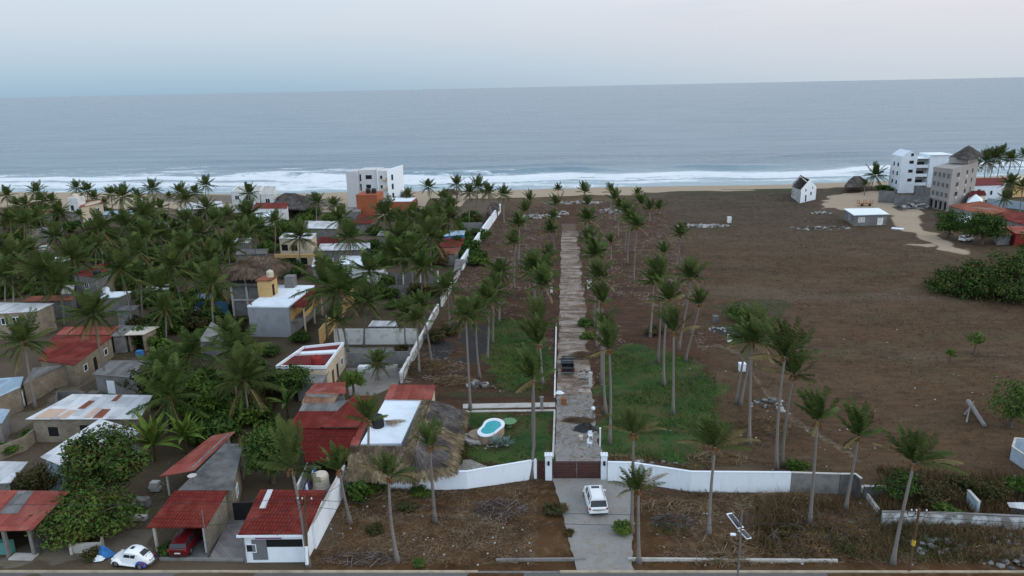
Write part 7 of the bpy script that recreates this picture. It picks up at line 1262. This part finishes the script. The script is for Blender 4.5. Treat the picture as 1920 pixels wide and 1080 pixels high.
for i, (lb, px, py, r, h, col) in enumerate((('bushy green shrub behind the low grey wall at lower right', 1680, 945, 2.2, 3.4, 'dark'), ('olive shrub right of the leaning right verge palm', 1745, 945, 2.6, 2.8, 'olive'), ('dull green shrub behind the pale blue wall stub', 1850, 945, 2.2, 3.0, 'olive'), ('olive brown shrub at the far right above the peeling wall', 1800, 925, 1.3, 2.0, 'olive'), ('green shrub at the right edge by the white stake', 1910, 940, 1.6, 2.8, 'mid'), ('low green weeds at the foot of the pair of palms', 1495, 880, 1.4, 1.2, 'mid'), ('green weed clump over the peeling white wall', 1780, 978, 1.6, 1.8, 'mid'), ('olive weeds around the slim leaning verge palm', 1490, 995, 2.6, 1.5, 'olive'), ('olive weeds at the foot of the verge, right of the solar lamp', 1450, 1010, 2.2, 1.3, 'olive'))):
    tree(lb, G(px, py), r, h, col, 30 + i, 1500, .15, cat='shrub', name='shrub', flat=.62, clumps=30)
for i, (lb, px, py, r, col, h) in enumerate((('bright green bush at the right edge of the driveway', 1170, 1000, 1.0, 'bright', 1.3), ('dark weed clump on the dirt left of the white car', 1040, 960, 1.3, 'olive', .7), ('green bush beside the white sloping wall under the thatch', 676, 935, 1.7, 'mid', 1.1), ('green bush below the thatched eaves wall', 705, 922, 1.4, 'mid', .8), ('green weeds at the foot of the eaves wall', 790, 925, 1.3, 'mid', .5), ('low weeds in the dirt before the wall', 762, 955, 1.2, 'olive', .5), ('green weed tuft near the skirted palm', 700, 998, 1.0, 'olive', .7), ('small weed on the right of the driveway', 1068, 1002, .6, 'olive', .7), ('grey weed tuft by the kerb left of the driveway', 785, 1058, .7, 'mid', .5),
        ('green shrub left of the drive by the pickup', 1095, 610, 1.6, 'mid', .8), ('green shrub right of the drive past the pickup', 1102, 635, 1.4, 'mid', .7), ('yellow green shrub at the lawn top right of the palms', 1230, 625, 2.2, 'olive', .5), ('shrub in front of the yellow balcony', 565, 640, 1.8, 'dark', 1.0), ('dark shrub left of the maroon flat roof', 505, 665, 1.9, 'dark', .8), ('leafy shrub by the grey roofed shed', 245, 735, 1.7, 'dark', 1.3), ('small palm like shrub at left below the patched roof', 62, 818, 1.2, 'mid', .8), ('green shrub at the left edge by the curved yard wall', 12, 850, 1.8, 'mid', .8), ('small shrub on the planter wall', 172, 1050, .9, 'olive', 1.0), ('reddish shrub beside the planter wall', 160, 1020, .9, 'olive', .9), ('leafy bush beside the carport post', 318, 1036, 1.1, 'dark', .8), ('bush under the seaside palm at right', 1655, 358, 3.2, 'dark', .6), ('dark bush right of the seaside palm', 1672, 360, 2.6, 'dark', .6), ('shrub by the courtyard wall', 755, 660, 1.4, 'olive', .8), ('thicket against the white side wall', 815, 640, 2.0, 'olive', .8), ('thicket on the estate side of the white wall', 838, 625, 1.8, 'olive', .7), ('plant by the patio below the grey thatch', 857, 872, .7, 'mid', 1.2), ('hedge behind the grey thatch hut wall', 740, 575, 2.4, 'mid', .4))):
    bush(lb, G(px, py)[:2], r, col, i, h)
for i, (lb, px, py, r, n, h, col, nm) in enumerate((('clump of long leaved pale green plants right of the dark left tree', 292, 864, 3.8, 26, 1.9, 'bright', 'dracaena_plant'), ('second long leaved clump nearer the red lean-to', 350, 850, 3.2, 22, 2.0, 'bright', 'dracaena_plant'), ('banana plant beside the mottled clay tile roof', 540, 785, 2.8, 9, 1.9, 'mid', 'banana_plant'), ('bright green broad leaf plant above the red lean-to', 455, 800, 2.2, 9, 1.5, 'bright', 'banana_plant'), ('broad leaf plants left of the black tank in the bushes', 425, 795, 2.2, 10, 1.5, 'mid', 'banana_plant'), ('broad leaf plant in front of the bright round tree', 380, 835, 2.0, 10, 1.2, 'mid', 'banana_plant'))):
    broad_plant(lb, G(px, py)[:2], r, n, col, 'plant', nm, h, i)
# undergrowth below the palm belt: countable shrubs, copied
_rg = random.Random(21); spots = []
ZN = [((10, 330), (395, 560), 88), ((330, 620), (400, 520), 52), ((690, 900), (400, 500), 54), ((240, 460), (560, 650), 22), ((280, 520), (700, 830), 22), ((0, 260), (520, 560), 16), ((640, 820), (530, 560), 7)]
_nm = ['the left palm belt', 'the middle palm belt', 'the palms near the sea wall', 'the yards round the blue mural wall', 'the yards left of the red wings', 'the yards behind the tan block building', 'the palms by the columned wall']
BOX = [(o.matrix_world, o) for o in ()]
for zi, ((xa, xb), (ya, yb), n) in enumerate(ZN):
    pts = sorted([(_rg.uniform(xa, xb), _rg.uniform(ya, yb)) for _ in range(n)])
    for j, (px, py) in enumerate(pts):
        p = G(px, py); bush('dark green shrub in undergrowth below ' + _nm[zi], p[:2], _rg.uniform(1.7, 3.6), _rg.choice(['dark', 'dark', 'mid', 'mid', 'olive']), j, _rg.uniform(.8, 1.3), 'undergrowth shrubs ' + _nm[zi].replace('the ', ''))
# ------------------------------------------------------------------ uncountable cover
def scatter(name, label, cat, polys, n, hmin, hmax, w, mat, seed, lean=.5, flat=False, keep=None):
    r = np.random.default_rng(seed); P = np.array([q for p in polys for q in p]); lo, hi = P.min(0), P.max(0); X = r.uniform(lo[0], hi[0], n * 4); Y = r.uniform(lo[1], hi[1], n * 4); ok = mask(X, Y, polys, .8) > r.random(n * 4); wgt = vnoise(X / 4, Y / 4, seed) * .7 + vnoise(X / 1.3, Y / 1.3, seed + 1) * .5; ok &= wgt > r.uniform(.25, .85, n * 4)
    if keep is not None: ok &= keep(X, Y)
    X, Y = X[ok][:n], Y[ok][:n]; n = len(X); h = r.uniform(hmin, hmax, n); a = r.uniform(0, 6.283, n); b = r.uniform(0, 6.283, n); ww = w * r.uniform(.6, 1.5, n)
    p = np.stack([X, Y, np.full(n, -.02 if not flat else .05)], 1); s = np.stack([np.cos(a) * ww, np.sin(a) * ww, np.zeros(n)], 1); t_ = np.stack([np.cos(b) * h * lean, np.sin(b) * h * lean, h if not flat else r.uniform(0, .18, n)], 1)
    V = np.stack([p - s, p + s, p + t_ + s * .25, p + t_ - s * .25], 1).reshape(-1, 3); return stuff(arrmesh(name, V, 4, mat), label, cat)
GRASSM = LEAF('lawn_grass_blade', (.016, .045, .009), (.045, .098, .018)); DRYM = LEAF('dry_grass_blade', (.062, .044, .029), (.12, .086, .056), (.14, .10, .066)); LITM = LEAF('litter', (.06, .038, .024), (.20, .15, .10)); WEEDM = LEAF('weed_blade', (.02, .036, .012), (.055, .065, .022))
scatter('lawn_grass', 'short green grass growing over the estate lawns', 'grass', LAWN, 20000, .06, .2, .05, GRASSM, 3, .8)
FIELD = [px_poly((1240, 380), (1240, 362), (1480, 356), (1540, 392), (1720, 465), (1960, 520), (1960, 960), (1640, 925), (1480, 905), (1380, 860), (1340, 640))]
scatter('dry_grass', 'dry brown grass covering the open field', 'grass', FIELD, 60000, .05, .20, .055, DRYM, 5, 1.6)
scatter('dry_grass', 'dry brown growth between the palms of the estate', 'grass', [ESTATE[0]], 16000, .06, .25, .06, DRYM, 6, 1.2, keep=lambda X, Y: mask(X, Y, LAWN, 1) + (np.abs(X - 1.6) < 3.4) < .5)
scatter('leaf_litter', 'dead leaves, fronds and twigs littering the verge', 'litter', FRONT, 15000, .25, .9, .022, LITM, 7, 1.0, True, keep=lambda X, Y: ((X < -2.5) | (X > 8.6)) & ((Y - _cl[1]) - (X - _cl[0]) * _cd[1] / _cd[0] > 1.2))
scatter('leaf_litter', 'pale dry fronds and debris scattered over the estate soil', 'litter', [ESTATE[0]], 11000, .3, 1.5, .05, LEAF('pale_litter', (.11, .085, .065), (.34, .285, .23)), 10, 1.0, True, keep=lambda X, Y: (mask(X, Y, LAWN, 1) + (np.abs(X - 1.6) < 3.4) < .5) & ((Y > 140) | (vnoise(X / 6, Y / 6, 12) > .55)))
SCRUB = [px_poly((1420, 935), (1600, 940), (1640, 965), (1960, 1000), (1960, 1062), (1700, 1050), (1560, 1048), (1420, 1040)), px_poly((1640, 880), (1960, 900), (1960, 985), (1650, 970))]
scatter('dry_scrub', 'tall dry weeds and scrub choking the right part of the verge', 'scrub', SCRUB, 11000, .35, 1.25, .03, LEAF('scrub_stem', (.055, .036, .02), (.17, .115, .06), (.13, .085, .04)), 14, .55)
scatter('green_scrub', 'low green weeds mixed into the dry verge scrub', 'scrub', SCRUB + [px_poly((1210, 925), (1420, 930), (1420, 1000), (1220, 1000))], 6000, .2, .8, .05, LEAF('scrub_leaf', (.028, .038, .013), (.07, .078, .026)), 15, .7, keep=lambda X, Y: vnoise(X / 5, Y / 5, 31) > .5)
scatter('yard_litter', 'leaves, sticks and small rubbish lying about the village yards', 'litter', [px_poly((60, 1000), (300, 1000), (330, 830), (440, 700), (300, 640), (100, 700), (40, 820))], 4500, .2, .8, .03, LITM, 16, 1.0, True)
scatter('lawn_weeds', 'taller yellowish weeds standing in the estate lawns', 'weeds', LAWN[1:], 5000, .2, .5, .05, LEAF('lawn_weed', (.05, .07, .014), (.11, .125, .035)), 17, .7, keep=lambda X, Y: vnoise(X / 4, Y / 4, 41) > .55)
scatter('weeds', 'sparse green weeds growing in the verge and field', 'weeds', FRONT + [FIELD[0]], 7000, .10, .40, .045, WEEDM, 8, .7, keep=lambda X, Y: (vnoise(X / 7, Y / 7, 3) > .62) & ((X < -2.5) | (X > 8.6)) & ((Y - _cl[1]) - (X - _cl[0]) * _cd[1] / _cd[0] > .8))
scatter('drive_litter', 'brown leaf litter lying on the concrete drive', 'litter', [px_poly((1040, 868), (1052, 438), (1086, 438), (1130, 868))], 6500, .2, .8, .03, LITM, 9, 1.0, True).location.z = .06
r_ = random.Random(5); mb = MB()
for i in range(300):
    if i < 200: px, py = r_.uniform(620, 1900), r_.uniform(930, 1062)
    else: px, py = r_.uniform(1150, 1900), r_.uniform(400, 890)
    p = G(px, py)
    if -2.5 < p[0] < 8.6 and p[1] < 72: continue
    s_ = r_.uniform(.04, .14); mb.lump((p[0], p[1], .03), (s_, s_, s_ * .6), i, 0, 0, .2)
stuff(mb.build('pebbles', ROCK[0]), 'pale pebbles and bits of rubbish strewn over the bare ground', 'pebbles')
